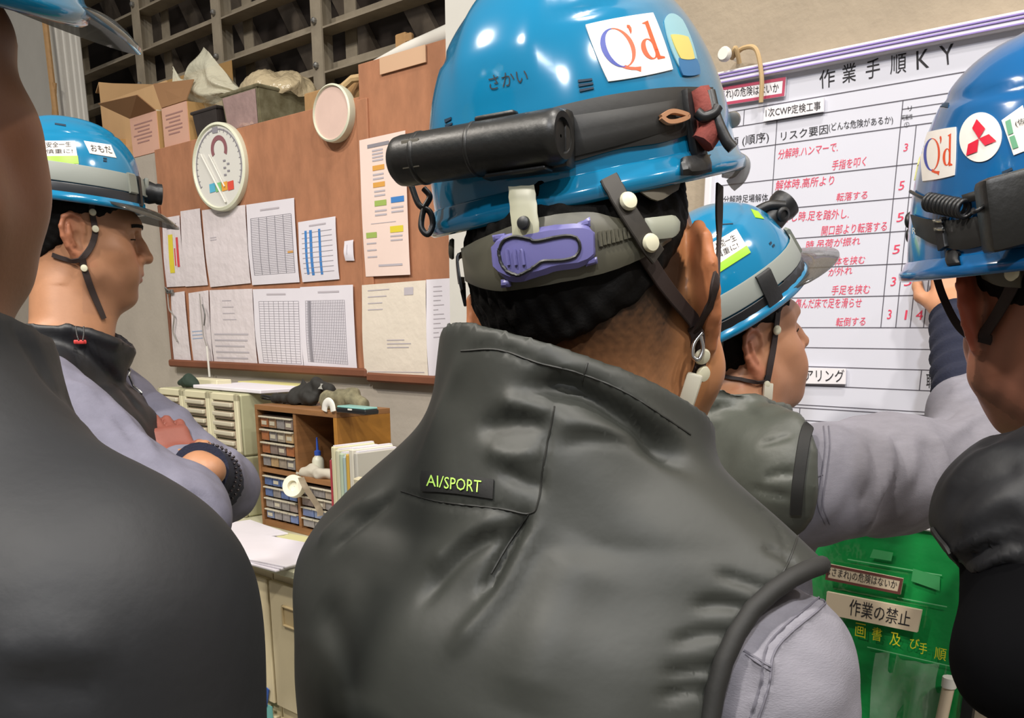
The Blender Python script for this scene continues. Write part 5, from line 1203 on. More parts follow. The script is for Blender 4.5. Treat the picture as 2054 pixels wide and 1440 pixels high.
def keep3(F):
    F.half((0, -.06, .012), (0, .75, -1), .008)
    for sx in (-1, 1): F.ball((sx * .095, .012, -.004), (.034, .036, .052), .008, 'sub'); F.ball((sx * .08, .085, -.05), (.05, .06, .08), .01, 'sub')
hair3 = hair_from(None, R3, c3, 0, keep3, 'hair', P3, .0045)
H3 = Helmet('safety_helmet', 'glossy blue safety helmet on the man in the middle', (R3h := rotmat(31, 10, -7)), W(1178, 380, .704) - R3h @ np.array([0, -.004, .084]), .110, .128, .150, .084, flare=.0075)
legs(P3, T3, az3)
# sleeves
F = Field(graded((-.3, .06, .009), (.06, .34, .004)), graded((.40, .72, .004), (.72, 1.1, .009)), graded((.85, 1.12, .009), (1.12, 1.40, .004)))
F.frame(); F.chain([sr, er, wr_], [.068, .062, .05], .03); F.chain([sl, el, wl], [.064, .060, .05], .03)
V, Q = F.mesh(2); T_ = bvh(V, Q); V = V + vnormals(V, Q) * (.0016 * wnoise(V, 60, 5) + .0008 * wnoise(V, 160, 6))[:, None]
N = vnormals(V, Q)
pk_ = dense([(1687, 1165), (1640, 1215), (1580, 1265), (1547, 1310), (1535, 1375), (1515, 1440)], 11)
V = creases(V, N, T_, [([(p[0] - 13 + 3 * (i % 3), p[1] - 10 + 2 * (i % 2)), (p[0] + 3, p[1] + 3)], .0028, .0022 * (1 if i % 2 else -1)) for i, p in enumerate(pk_)])
V = creases(V, N, T_, [([(1687, 1165), (1640, 1215), (1580, 1265), (1545, 1310), (1535, 1375), (1515, 1440)], .0035, .003), ([(1655, 1150), (1610, 1195), (1555, 1245), (1515, 1300), (1500, 1370), (1480, 1440)], .003, -.002), ([(1490, 1310), (1545, 1340)], .003, .003)])
for v_, q_ in islands(V, Q)[:2]: put(v_, q_, 'shirt_sleeve', m_shirt, P3)
TS3 = bvh(V, Q)
# vest
F = Field(graded((-.30, .34, .004)), graded((.38, .95, .004)), graded((.9, 1.15, .012), (1.15, 1.53, .004)))
F.frame(rotmat(az3), (T3[0], T3[1], 0))
F.loft([(.9, 0, .0, .175, .15), (1.05, 0, 0, .180, .155), (1.16, .004, -.005, .184, .155), (1.25, .006, -.01, .193, .148), (1.31, .006, -.01, .183, .125), (1.365, 0, .0, .13, .095)], .04, p=2.3)
F.cone((-.132, -.005, 1.305), (-.02, .0, 1.385), .066, .08, .05); F.cone((.205, -.02, 1.292), (.03, .0, 1.385), .05, .085, .05)
F.cone((-.21, .06, 1.2), (-.5, .06, 1.18), .07, .1, .012, 'sub')
F.frame(rotmat(az3), (.04, .672, 0)); F.loft([(1.30, 0, .01, .09, .088), (1.40, 0, .005, .078, .078), (1.6, .01, .0, .074, .074)], .008, 'sub', p=2)
F.half((0, -.085, 1.512), (.30, .38, 1)) if False else None
collar(F, az3, (.045, .675), [(1.33, -.012, -.012, .125, .118), (1.385, -.006, -.008, .110, .106), (1.43, 0, -.004, .1, .098), (1.53, -.004, 0, .082, .086)], .014, .011, [((0, 0, 1.462), (.24, .36, 1))])
V, Q = F.mesh(1); T_ = bvh(V, Q)
band = [(1657, 1130), (1620, 1143), (1586, 1160), (1548, 1187), (1510, 1222), (1477, 1272), (1451, 1328), (1435, 1385), (1425, 1440), (1420, 1480)]
bp_, bn_ = cast_line(T_, band, 0, 10)
F.frame(); F.cut_right_of([(2400, 900), (1800, 1090), (1668, 1124)] + band + [(1420, 1700), (1440, 2400)])
V, Q = F.mesh(2); T_ = bvh(V, Q); N = vnormals(V, Q)
V = V + N * (.0008 * wnoise(V, 45, 9) + .0004 * wnoise(V, 120, 10))[:, None]
CR = [([(1078, 1010), (1092, 920), (1108, 840)], .0035, -.0035), ([(805, 985), (880, 1008), (1000, 1022), (1060, 1032)], .003, -.003),
      ([(1060, 1028), (1025, 1085), (990, 1150), (968, 1195)], .006, -.012), ([(1085, 1030), (1050, 1105), (1005, 1190), (900, 1315)], .010, .006), ([(1030, 1060), (960, 1090), (895, 1150), (845, 1215)], .008, -.006), ([(1010, 1040), (930, 1075), (860, 1140)], .010, .005),
      ([(795, 990), (730, 1045), (665, 1105)], .007, -.005), ([(770, 985), (700, 1030), (640, 1090)], .010, .004),
      ([(1055, 782), (1110, 772), (1190, 792), (1290, 862), (1375, 935)], .013, -.018), ([(1070, 748), (1150, 752), (1260, 806), (1375, 885)], .010, .007), ([(1000, 800), (1060, 815), (1105, 830)], .010, .006), ([(955, 858), (1030, 848), (1100, 845)], .010, -.006), ([(975, 900), (1030, 915), (1085, 905)], .009, .005), ([(1000, 940), (1050, 965), (1085, 975)], .007, -.005),
      ([(1110, 850), (1180, 850), (1300, 880)], .010, .005), ([(1120, 900), (1190, 880), (1280, 895), (1380, 945)], .006, -.003),
      ([(925, 702), (1000, 700), (1080, 730), (1150, 758), (1165, 742)], .0025, -.0025), ([(1165, 742), (1260, 785), (1380, 868)], .0025, -.002),
      ([(1545, 1185), (1490, 1165), (1440, 1150)], .005, -.004), ([(1510, 1222), (1450, 1210), (1395, 1215)], .006, -.006), ([(1475, 1275), (1420, 1270), (1350, 1290)], .006, -.005), ([(1450, 1335), (1400, 1345), (1330, 1350)], .006, -.005), ([(1435, 1395), (1390, 1385), (1320, 1400)], .006, -.005), ([(1600, 1140), (1560, 1110), (1530, 1100)], .005, -.004),
      ([(1590, 1150), (1560, 1060), (1500, 1000)], .003, -.002), ([(940, 690), (880, 830), (830, 960)], .012, .003), ([(640, 1200), (680, 1300), (700, 1430)], .02, -.006), ([(1180, 1080), (1100, 1250), (1050, 1430)], .03, .006)]
V = creases(V, N, T_, [(a, w_ * .7, h_ * .72) for a, w_, h_ in CR])
put(V, Q, 'vest', m_vest3, P3); TV3 = bvh(V, Q)
bq_ = np.vstack([bp_, bp_[-1] * 2 - bp_[-4]]); mb = MB(); mb.tube(bq_, [.003] + [.0062] * (len(bq_) - 1), 12); mb.build('armhole_binding', m_binding, P3, world=True, smooth=60)
lb = lay(P3, TV3, [(848, 945), (920, 950), (992, 962)], [(850, 985), (920, 991), (990, 1001)], .0016, 'brand_tab', m_binding, .0008, 10, 4)
m_lime = mat('lime_thread', '#b9e86a', .5)
def on_cloth(T, name, txt, q, m, parent, off):
    V_, F_ = text2d(txt); P_ = warp_quad(q, V_); X = []; last = None
    for p in P_:
        h = shot(T, p[0], p[1], off); h = h if h[0] is not None else last; last = h; X.append(h[0])
    mb = MB(); mb.add(X, F_); return mb.build(name, m, parent, world=True, smooth='all', recalc=False)
for tx, q in (('AI', [(862, 976), (886, 978), (886, 956), (863, 954)]), ('/', [(887, 979), (896, 979), (897, 957), (889, 956)]), ('SPORT', [(897, 981), (968, 989), (970, 965), (898, 958)])):
    on_cloth(TV3, 'lettering', tx, q, m_lime, lb, .0032)

m_seam3 = mat('vest_seam', '#1d1e1b', .6)
for px in ([(805, 985), (880, 1006), (1000, 1020), (1062, 1030), (1080, 1005), (1092, 920), (1108, 840), (1112, 815)], [(1062, 1030), (1020, 1090), (985, 1150)], [(925, 704), (1000, 702), (1080, 728), (1160, 748), (1260, 790), (1385, 872)], [(1178, 728), (1168, 765)], [(1545, 1188), (1580, 1130), (1600, 1075)]): seam(P3, TV3, px, m_seam3)
m_seams = mat('shirt_seam', '#63616b', .8)
for px in ([(1692, 1170), (1645, 1220), (1585, 1270), (1552, 1312), (1542, 1375), (1522, 1440)], [(1682, 1160), (1632, 1208), (1572, 1258), (1537, 1302), (1526, 1372), (1505, 1440)], [(1492, 1305), (1548, 1338)], [(1495, 1312), (1545, 1345)]): seam(P3, TS3, px, m_seams, .0009)
# helmet furniture
qd_sticker(H3, [(1218, 167), (1351, 142), (1310, 25), (1171, 50)])
st = H3.patch('sticker', [(1362, 152), (1408, 150), (1368, 28), (1322, 30)], mat('pale_blue_film', '#86b4c0', .3), rnd=.75, label='oval pale blue sticker with a yellow shape')
H3.patch('yellow_shape', [(1362, 122), (1392, 122), (1378, 75), (1340, 70)], mat('pale_yellow', '#cdbf6c', .4), off=.0014, parent=st, rnd=.3)
H3.patch('blue_base', [(1366, 155), (1404, 152), (1396, 118), (1356, 116)], mat('royal_blue', '#2c6b9c', .4), off=.0012, parent=st, rnd=.4)
V_, F_ = text2d('さかい'); H3.letters('handwritten_name', V_, F_, [(983, 182), (1060, 164), (1057, 137), (980, 153)], m_ink, H3.root, .0006)
for q in ([(1160, 166), (1188, 162), (1187, 158), (1159, 161)], [(1161, 175), (1190, 170), (1189, 166), (1160, 170)], [(1163, 185), (1191, 179), (1190, 175), (1162, 180)], [(894, 247), (906, 240), (906, 235), (893, 240)], [(895, 256), (908, 250), (908, 246), (894, 251)]): H3.slot('vent_slot', q)
m_rub = mat('black_rubber', '#1a1a19', .55, bump=.15, bscale=120, bdist=.001)
strap1 = lay(H3.root, H3.T, [(1060, 232), (1150, 208), (1240, 190), (1340, 178), (1424, 178)], [(1060, 340), (1150, 325), (1240, 300), (1330, 286), (1424, 255)], .0022, 'lamp_strap', m_rub, .0012, 30, 6)
lay(strap1, H3.T, [(1150, 235), (1240, 222), (1350, 204)], [(1150, 316), (1240, 293), (1345, 262)], .004, 'rubber_pad', m_rub, .0015, 20, 5)
# battery case at the back
A, B_ = W(806, 324, dshot(H3.T, 905, 300) - .002), W(1128, 272, dshot(H3.T, 1110, 275) - .021); ax = axes(B_ - A, (0, 0, 1)); Ln = np.linalg.norm(B_ - A)
LM = thing('headlamp_battery', 'black cylindrical lamp battery case strapped behind the middle helmet', 'battery case', loc=A)
Mx = Matrix(((ax[0, 1], ax[0, 2], ax[0, 0], A[0]), (ax[1, 1], ax[1, 2], ax[1, 0], A[1]), (ax[2, 1], ax[2, 2], ax[2, 0], A[2]), (0, 0, 0, 1)))
mb = MB(); mb.lathe([(.001, -.004), (.013, -.004), (.0158, -.001), (.0165, .004), (.0165, Ln - .006), (.016, Ln - .001), (.014, Ln + .0015), (.0105, Ln + .001), (.010, Ln - .0015), (.004, Ln - .001), (.001, Ln - .001)], 40, Mx, cap=False); m_case = mat('case_plastic', '#1b1b1a', .4, var=.2, vscale=30, bump=.25, bscale=160, bdist=.0012)
mb.build('case', m_case, LM, world=True, smooth=40)
mb = MB(); mb.lathe([(.0166, .016), (.0171, .017), (.0171, .019), (.0166, .020)], 40, Mx, cap=False); mb.lathe([(.0166, .06), (.0171, .061), (.0171, .062), (.0166, .063)], 40, Mx, cap=False); mb.build('ring', m_case, LM, world=True, smooth=40)
block(LM, A + (B_ - A) * .62 + ax[:, 2] * .0175, (.03, .008, .004), ax, 'top_latch', m_case)
block(LM, A + (B_ - A) * .74 - ax[:, 2] * .018, (.045, .012, .003), ax, 'lower_plate', m_case)
block(LM, A + (B_ - A) * .74 + ax[:, 1] * (.012 if (ax[:, 1] @ ray(1000, 300)) > 0 else -.012), (.066, .014, .036), ax, 'bracket', m_case, .004)
block(LM, A + (B_ - A) * .06 + ax[:, 2] * .004 - ray(800, 320) * .0162, (.014, .0012, .018), ax, 'label_plate', mat('dull_plate', '#4a463c', .6))
# clip, cord and loop on the right of the strap
st = strap_on(H3.root, H3.T, [(1372, 190), (1378, 240), (1388, 290), (1395, 330)], .013, 'strap_clip', m_black, .005, .002)
lay(H3.root, H3.Trim, [(1362, 322), (1390, 318), (1418, 316)], [(1362, 352), (1390, 352), (1418, 345)], .004, 'rim_clip', m_black, .0015, 8, 4)
strap_on(H3.root, H3.T, [(1312, 243), (1330, 232), (1352, 236), (1362, 242), (1345, 250), (1325, 252), (1312, 243)], .003, 'leather_loop', mat('tan_leather', '#a87a58', .6), .003, .006, 4)
tube_px(H3.root, [(u_, v_, dshot(H3.T, 1398, v_) - .012) for u_, v_ in ((1402, 188), (1416, 222), (1424, 258), (1408, 288))], .0085, 'red_cord', mat('faded_red_cloth', '#8a4038', .85, var=.4, vscale=90, bump=.6, bscale=150))
tube_px(H3.root, [(u_, v_, dshot(H3.T, 1404, v_) - .02) for u_, v_ in ((1424, 186), (1436, 235), (1456, 280), (1470, 298))], .004, 'bungee', m_black)
tube_px(H3.root, [(u_, v_, dshot(H3.T, 1398, v_) - .020) for u_, v_ in ((1398, 225), (1412, 235), (1432, 228), (1440, 215))], .0035, 'bungee', m_black)
rv = W(1470, 240, .69); rivet(H3.root, rv, -ray(1470, 240), .006, m_galv)
tube_px(H3.root, [(1476, 318, .68), (1491, 330, .68), (1484, 355, .685), (1466, 372, .69)], .0055, 'clear_clip', mat('clear_plastic', '#8c8f90', .1, alpha=.7, spec=.8))
tube_px(H3.root, [(1450, 345, .68), (1470, 345, .68), (1490, 318, .68)], .004, 'clear_hook', MATS['clear_plastic'])
# cord loop hanging at the left
tube_px(H3.root, [(825, 372, .645), (840, 410, .645), (862, 425, .645), (868, 450, .645), (858, 470, .645), (845, 455, .645), (850, 420, .645), (862, 395, .645), (850, 378, .645)], .0022, 'elastic_cord', m_black)
# inside: headband, adjuster, straps
hb = lay(H3.root, TB3, [(950, 500), (995, 478), (1085, 446), (1175, 436), (1225, 447), (1275, 452), (1330, 448)], [(958, 560), (985, 572), (1030, 578), (1120, 565), (1212, 545), (1285, 515), (1325, 488)], .004, 'headband', m_harness, .007, 40, 6)
lay(hb, TB3, [(1270, 452), (1320, 446), (1333, 458)], [(1275, 490), (1320, 485), (1332, 472)], .003, 'band_end', mat('pale_harness', '#8f9284', .4), .0115, 10, 4)
m_lil = mat('lilac_plastic', '#66649a', .35)
def blob_px(cx, cy, pts): return [(cx + x, cy + y) for x, y in pts]
ad = lay(hb, TB3, [(1015, 500), (1030, 482), (1060, 473), (1120, 463), (1165, 462), (1184, 478)], [(1018, 530), (1035, 552), (1062, 560), (1120, 543), (1165, 535), (1186, 515)], .006, 'adjuster', m_lil, .0115, 26, 8)
for px in ([(1015, 478), (1035, 475), (1036, 488), (1018, 490)], [(1155, 460), (1176, 450), (1178, 465), (1160, 470)], [(1030, 570), (1044, 568), (1043, 555), (1030, 556)], [(1170, 536), (1190, 530), (1188, 518), (1170, 524)]):
    lay(hb, TB3, [px[0], px[1]], [px[3], px[2]], .004, 'adjuster_ear', m_lil, .0115, 4, 3)
key = [(1032, 505), (1040, 490), (1056, 483), (1075, 487), (1090, 491), (1115, 487), (1140, 484), (1155, 490), (1160, 505), (1152, 518), (1135, 524), (1118, 525), (1100, 526), (1085, 536), (1065, 547), (1048, 542), (1035, 525), (1032, 505)]
P_, N_ = cast_line(TB3, spline(key, 5), .0178, 4); mb = MB(); mb.tube(P_, .0012, 6); mb.build('keyhole_groove', m_black, hb, world=True, smooth=50)
for i in range(3):
    P_, N_ = cast_line(TB3, [(1044 + i * 12, 505), (1048 + i * 12, 530)], .0182, 4); mb = MB(); mb.tube(P_, .0013, 6); mb.build('thumb_rib', m_lil, hb, world=True, smooth=50)
for i in range(8):
    P_, N_ = cast_line(TB3, [(1194 + i * 7, 474 - i), (1197 + i * 7, 500 - i * 2)], .0118, 5); mb = MB(); mb.tube(P_, .0014, 6); mb.build('ratchet_tooth', m_harness, hb, world=True, smooth=50)
tab = lay(H3.root, TB3, [(1045, 400), (1086, 398)], [(1052, 484), (1060, 488), (1092, 484), (1095, 475)], .0016, 'ivory_tab', mat('ivory_plastic', '#a5a48e', .4), .016, 6, 10)
p, nn = shot(TB3, 1072, 462, .0185); rivet(tab, p, nn, .0045, m_black, 'tab_hole', tab)
lay(H3.root, TB3, [(1236, 352), (1290, 345), (1345, 345)], [(1240, 385), (1290, 420), (1330, 400)], .002, 'liner_plate', mat('khaki_liner', '#5f594c', .6), .012, 10, 6)
strap_on(H3.root, TB3, [(1206, 384), (1216, 402), (1228, 425), (1250, 460), (1272, 496), (1290, 520)], .0135, 'nape_strap', mat('translucent_strap', '#2c2823', .5), .002, .0145)
for u, v in ((1235, 428), (1273, 498)):
    p, nn = shot(TB3, u, v, .017); rivet(H3.root, p, nn, .0062)
strap_on(H3.root, TB3, [(1280, 508), (1320, 570), (1360, 622), (1392, 655)], .0115, 'chin_strap', m_strap, .0018, .005)
strap_air(H3.root, [(1442, 372, .735), (1440, 470, .72), (1436, 550, dshot(TB3, 1428, 550) + .004), (1422, 612, dshot(TB3, 1412, 612) - .004), (1398, 656, dshot(TB3, 1398, 656) - .007)], .0085, face=(.6, -.8, 0))
strap_on(H3.root, TB3, [(1398, 650), (1402, 690), (1392, 730), (1376, 768)], .010, 'chin_strap', m_strap, .0018, .006)
dw = dshot(TB3, 1395, 690) - .012; tube_px(H3.root, [(1408, 668, dw), (1392, 690, dw), (1390, 715, dw), (1402, 720, dw), (1410, 700, dw), (1406, 675, dw)], .0016, 'wire_ring', m_chrome)
for u, v in ((1398, 704), (1391, 744)):
    p, nn = shot(TB3, u, v, .009); rivet(H3.root, p, nn, .0062)
block(H3.root, shot(TB3, 1362, 780, .010)[0], (.012, .006, .026), rotmat(20, 0, 15), 'buckle', mat('ivory_buckle', '#cfcbb8', .4))
strap_on(H3.root, TB3, [(908, 440), (922, 500), (940, 550), (958, 590)], .013, 'nape_strap', m_black, .002, .010); p, nn = shot(TB3, 926, 500, .013); rivet(H3.root, p, nn, .0075, m_harness)
# ------------------------------------------------------------------ the young man at the left with folded arms
m_vest2 = mat('black_softshell', '#1b1c20', .5, var=.15, vscale=12, bump=.3, bscale=40, bdist=.003)
m_shirt2 = mat('lilac_grey_twill', '#6f6e7e', .85, var=.14, vscale=50, bump=.35, bscale=400, bdist=.0008)
m_knit = mat('navy_knit', '#1b1f33', .95, bump=.6, bscale=300, bdist=.0015, var=.2, vscale=150)
def face_bits(root, R, c, T, brow=True):
    """brows and lashes laid on the face"""
    def on(x, z):
        o = R @ np.array([x, .25, z]) + c; h = T.ray_cast(Vector(o), Vector(R @ np.array([0, -1.0, 0]))); return (np.array(h[0]), np.array(h[1])) if h[0] is not None else (R @ np.array([x, .09, z]) + c, R[:, 1])
    for sx in (-1, 1):
        for nm, w_, L_, z_, dz in (('eyelashes', .0019, .015, .0085, -.002), ('eyebrow', .006, .018, .033, -.003)):
            if nm == 'eyebrow' and not brow: continue
            A_ = [on(sx * (.032 + L_ * t), z_ + dz * t * t) for t in np.linspace(-1, 1, 13)]; mb = MB(); mb.ribbon([a + n * .0003 for a, n in A_], [n for a, n in A_], [w_] * 13, .0011); mb.build(nm, m_hair, root, world=True)
R2 = rotmat(63, -6, 3); e2w = W(150, 474, 1.56); r2_, f2_ = basis(63); c2 = e2w - R2 @ np.array([.078, -.012, -.002]); T2 = np.array([-.805, 1.635]); az2 = 75; r2, f2 = basis(az2)
P2 = thing('person', 'person at the left with folded arms in profile, black vest over lilac grey sleeves', 'person', loc=(T2[0], T2[1], 0))
sr2 = np.array([*(T2 + r2[:2] * .185), 1.39]); sl2 = np.array([*(T2 - r2[:2] * .175 + f2[:2] * .02), 1.39])
er2, wr2 = W(366, 1042, 1.36), W(368, 935, 1.60); el2, wl2 = W(436, 975, 1.66), W(402, 942, 1.46)
hx, hy, hz = c2
F = Field(graded((-1.12, hx - .11, .012), (hx - .11, hx + .135, .0024), (hx + .135, -.40, .005), (-.40, -.32, .01)), graded((1.2, 1.32, .012), (1.32, hy - .12, .005), (hy - .12, hy + .12, .0024), (hy + .12, 2.0, .012)), graded((.8, 1.2, .02), (1.2, 1.40, .0045), (1.40, hz - .13, .006), (hz - .13, hz + .16, .0024)))
F.frame(R2, c2); add_head(F, 1.03, 1.10, 24); add_neck(F, R2, c2, np.array([T2[0] - .0, T2[1] + .02, 1.43]), .054, .062)
add_torso(F, T2, az2, 1.37, .15, slim=.88); F.frame(); F.chain([sr2, er2, wr2], [.045, .04, .03], .03); F.chain([sl2, el2, wl2], [.045, .04, .029], .03)
add_hand(F, wl2, W(335, 935, 1.52) - wl2, (.2, -.75, .5), (.1, .2, 1), (.3, .35, .4, .45), .95, .2)
add_hand(F, wr2, W(346, 885, 1.62) - wr2, (.5, -.75, .45), (-.3, .2, -1), (.35, .4, .4, .45), .92)
V, Q = F.mesh(1)
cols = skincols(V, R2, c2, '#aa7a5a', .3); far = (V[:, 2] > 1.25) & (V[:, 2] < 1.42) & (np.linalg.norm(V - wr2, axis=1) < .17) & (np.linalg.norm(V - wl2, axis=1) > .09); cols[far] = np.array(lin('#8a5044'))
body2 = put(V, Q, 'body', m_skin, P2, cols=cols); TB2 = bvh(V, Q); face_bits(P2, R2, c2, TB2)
def keep2(F):
    F.half((0, -.05, -.035), (0, .75, -1), .008)
    for sx in (-1, 1): F.ball((sx * .095, .012, -.004), (.034, .034, .05), .008, 'sub'); F.ball((sx * .085, .085, -.03), (.05, .068, .10), .01, 'sub')
    F.ball((0, .11, .0), (.07, .06, .08), .01, 'sub')
hair_from(None, R2, c2, 0, keep2, 'hair', P2, .0045, .004); legs(P2, T2, az2)
F = Field(graded((-1.12, -.30, .007)), graded((1.2, 2.0, .007)), graded((.98, 1.50, .007)))
F.frame(); F.chain([sr2, er2, er2 + (wr2 - er2) * .8], [.070, .064, .050], .035); F.chain([sl2, el2, el2 + (wl2 - el2) * .30], [.070, .066, .056], .035)
F.frame(rotmat(az2), (T2[0], T2[1], 0)); F.loft([(1.0, 0, 0, .145, .10), (1.2, 0, .01, .145, .105), (1.36, 0, .01, .15, .09)], .03)
V, Q = F.mesh(2); T_ = bvh(V, Q); V = V + vnormals(V, Q) * (.0035 * wnoise(V, 45, 15) + .0016 * wnoise(V, 110, 16))[:, None]; N = vnormals(V, Q)
V = creases(V, N, T_, [([(110, 760), (180, 790), (260, 850), (320, 930)], .012, .006), ([(150, 760), (230, 830), (300, 920)], .010, -.006), ([(395, 800), (440, 850), (470, 930)], .010, -.006), ([(370, 780), (420, 830), (490, 900)], .012, .006), ([(380, 990), (410, 1000), (430, 1040)], .008, -.006)])
put(V, Q, 'work_shirt', m_shirt2, P2); TS2 = bvh(V, Q)
F = Field(graded((-1.08, -.52, .006)), graded((1.36, 1.94, .006)), graded((1.0, 1.56, .006)))
F.frame(rotmat(az2), (T2[0], T2[1], 0))
F.loft([(1.0, 0, .01, .165, .14), (1.2, 0, .03, .17, .16), (1.28, 0, .03, .172, .155), (1.36, 0, .02, .162, .125), (1.41, 0, .0, .11, .085)], .03, p=2.3)
F.cone((-.13, -.0, 1.385), (-.0, .0, 1.425), .062, .07, .04); F.cone((.12, -.0, 1.40), (.0, .0, 1.425), .062, .07, .04)
F.cone((.155, .02, 1.315), (.5, .02, 1.285), .10, .12, .012, 'sub'); F.cone((-.155, .02, 1.315), (-.5, .02, 1.285), .10, .12, .012, 'sub')
F.loft([(1.40, 0, .01, .07, .07), (1.62, 0, .01, .072, .078)], .006, 'sub', p=2)
collar(F, az2, (T2[0], T2[1]), [(1.40, 0, -.0, .10, .095), (1.45, 0, .02, .088, .100), (1.55, 0, .04, .084, .110)], .014, .013, [((0, -.08, 1.512), (0, .10, 1)), ((0, .06, 1.50), (0, .5, 1))])
V, Q = F.mesh(2); T_ = bvh(V, Q); V = V + vnormals(V, Q) * (.003 * wnoise(V, 40, 25) + .0014 * wnoise(V, 110, 26))[:, None]; N = vnormals(V, Q)
V = creases(V, N, T_, [([(60, 680), (140, 690), (230, 760), (300, 850)], .010, -.006), ([(230, 700), (280, 690), (300, 670)], .008, -.006), ([(90, 640), (180, 670), (260, 700)], .008, .005)])
put(V, Q, 'vest', m_vest2, P2); TV2 = bvh(V, Q)
mb = MB(); P_, N_ = cast_line(TV2, [(268, 742), (290, 780), (312, 822)], .003, 6); mb.tube(P_, .0022, 6); mb.build('zip', m_galv, P2, world=True, smooth=50)
p, nn = shot(TV2, 162, 684, .006); block(P2, p, (.02, .007, .007), axes((1, .4, 0), (0, 0, 1)), 'red_cord_lock', mat('red_plastic', '#c8403c', .4))
for k in (0, 1): tube_px(P2, [(152 + 16 * k, 655, 1.49), (154 + 14 * k, 670, 1.485), (158 + 8 * k, 683, 1.48)], .0013, 'cord_end', m_black)
# knitted cuff with bracelets on the forearm
d_ = (wl2 - el2) / np.linalg.norm(wl2 - el2)
mb = MB(); q0 = el2 + (wl2 - el2) * .34; mb.tube([q0, q0 + (wl2 - q0) * .5, wl2 + d_ * .002], [.056, .051, .045], 24); mb.build('knit_cuff', m_knit, P2, world=True, smooth=50)
for k, f_ in enumerate((.62, .78)):
    o_ = el2 + (wl2 - el2) * f_; a_ = axes(d_, (0, 0, 1)); t = thing('bead_bracelet', 'dark bead bracelet worn over the black knit cuff, nearer the elbow' if k == 0 else 'dark bead bracelet worn over the black knit cuff, nearer the hand', 'bracelet', loc=o_)
    mb = MB()
    for j in range(40):
        an = 2 * math.pi * j / 40; mb.tube([o_ + (a_[:, 1] * math.cos(an) + a_[:, 2] * math.sin(an)) * (.0555 - .004 * k) + d_ * x for x in (-.0025, -.0012, .0012, .0025)], [.001, .0024, .0024, .001], 8)
    mb.build('beads', mat('dark_bead', '#2a2326', .2), t, world=True, smooth=60)
H2 = Helmet('safety_helmet', 'blue safety helmet with a headlamp on the left man in profile', R2, c2, .110, .121, .132, .062, y0=-.015, flare=.008)
H2.visor(m_visor, 66, .056, .024, .02)
H2.patch('sticker', [(80, 331), (158, 330), (150, 283), (80, 283)], m_stick, label='white sticker with green stripe and dark characters')
st = H2.patch('green_stripe', [(80, 330), (158, 329), (156, 313), (80, 314)], m_stgreen, off=.0014)
for tx, q in (('安全一生', [(93, 297), (143, 295), (142, 285), (93, 286)]), ('慎重に!', [(93, 309), (146, 308), (145, 299), (93, 300)])):
    V_, F_ = text2d(tx); H2.letters('sticker_lettering', V_, F_, q, m_ink, H2.root, .0016)
st = H2.patch('name_sticker', [(180, 308), (233, 317), (222, 291), (168, 283)], m_stick, n=8, label='small white name sticker')
V_, F_ = text2d('おもだ'); H2.letters('handwritten_name', V_, F_, [(183, 304), (226, 309), (219, 294), (180, 290)], m_ink, st, .0016)
H2.slot('vent_slot', [(207, 319), (214, 320), (214, 317), (207, 316)]); H2.slot('vent_slot', [(207, 324), (214, 325), (214, 322), (207, 321)]); H2.slot('vent_slot', [(110, 250), (132, 254), (132, 250), (110, 247)])
H2.band('lamp_strap', -175, 175, .165, .030, .0022, m_greyband, .165)
H2.band('dark_trim', 25, 120, .03, .028, .002, mat('dark_film', '#23262b', .35), .03, off=.001)
LP = thing('headlamp', 'small black headlamp strapped to the front of the left helmet', 'headlamp', loc=H2.w(0, .17, .01)); fr = R2[:, 1]; up = R2[:, 2]
z_ = Vector(fr).to_track_quat('Z', 'Y').to_matrix().to_4x4()
mb = MB(); mb.lathe([(.001, 0), (.019, 0), (.02, .008), (.017, .018), (.0185, .022), (.0185, .029), (.016, .030), (.015, .026), (.001, .025)], 28, Matrix.Translation(Vector(H2.w(0, .16, .004) - up * .004)) @ z_, cap=False); mb.build('lamp_housing', m_black, LP, world=True, smooth=40)
mb = MB(); mb.lathe([(.001, .0262), (.0148, .0262)], 24, Matrix.Translation(Vector(H2.w(0, .16, .004) - up * .004)) @ z_, cap=False); mb.build('lens', mat('lamp_lens', '#c9cdd0', .08, spec=.9), LP, world=True)
block(LP, H2.w(0, .17, .006) + up * .0, (.036, .008, .034), np.stack([R2[:, 0], fr, up], 1), 'bracket', mat('grey_bracket', '#80837a', .5), .003)
H2.band('strap_slider', 38, 46, .165, .034, .0055, MATS['grey_bracket'], .165); H2.band('strap_clip', 30, 34, .12, .05, .005, m_black, .12)
# chin straps around the ear
strap_on(H2.root, TB2, [(182, 405), (184, 428), (190, 462), (186, 485), (176, 505), (160, 520)], .010, 'chin_strap', m_strap, .0018, .0025, 4)
strap_on(H2.root, TB2, [(106, 511), (125, 518), (145, 522), (162, 520)], .008, 'chin_strap', m_strap, .0018, .0025, 4)
strap_on(H2.root, TB2, [(163, 518), (172, 545), (186, 590), (206, 640)], .0115, 'chin_strap', m_strap, .0018, .003, 4)
for u, v in ((184, 426), (190, 459), (170, 538)):
    p, nn = shot(TB2, u, v, .0045); rivet(H2.root, p, nn, .0062)

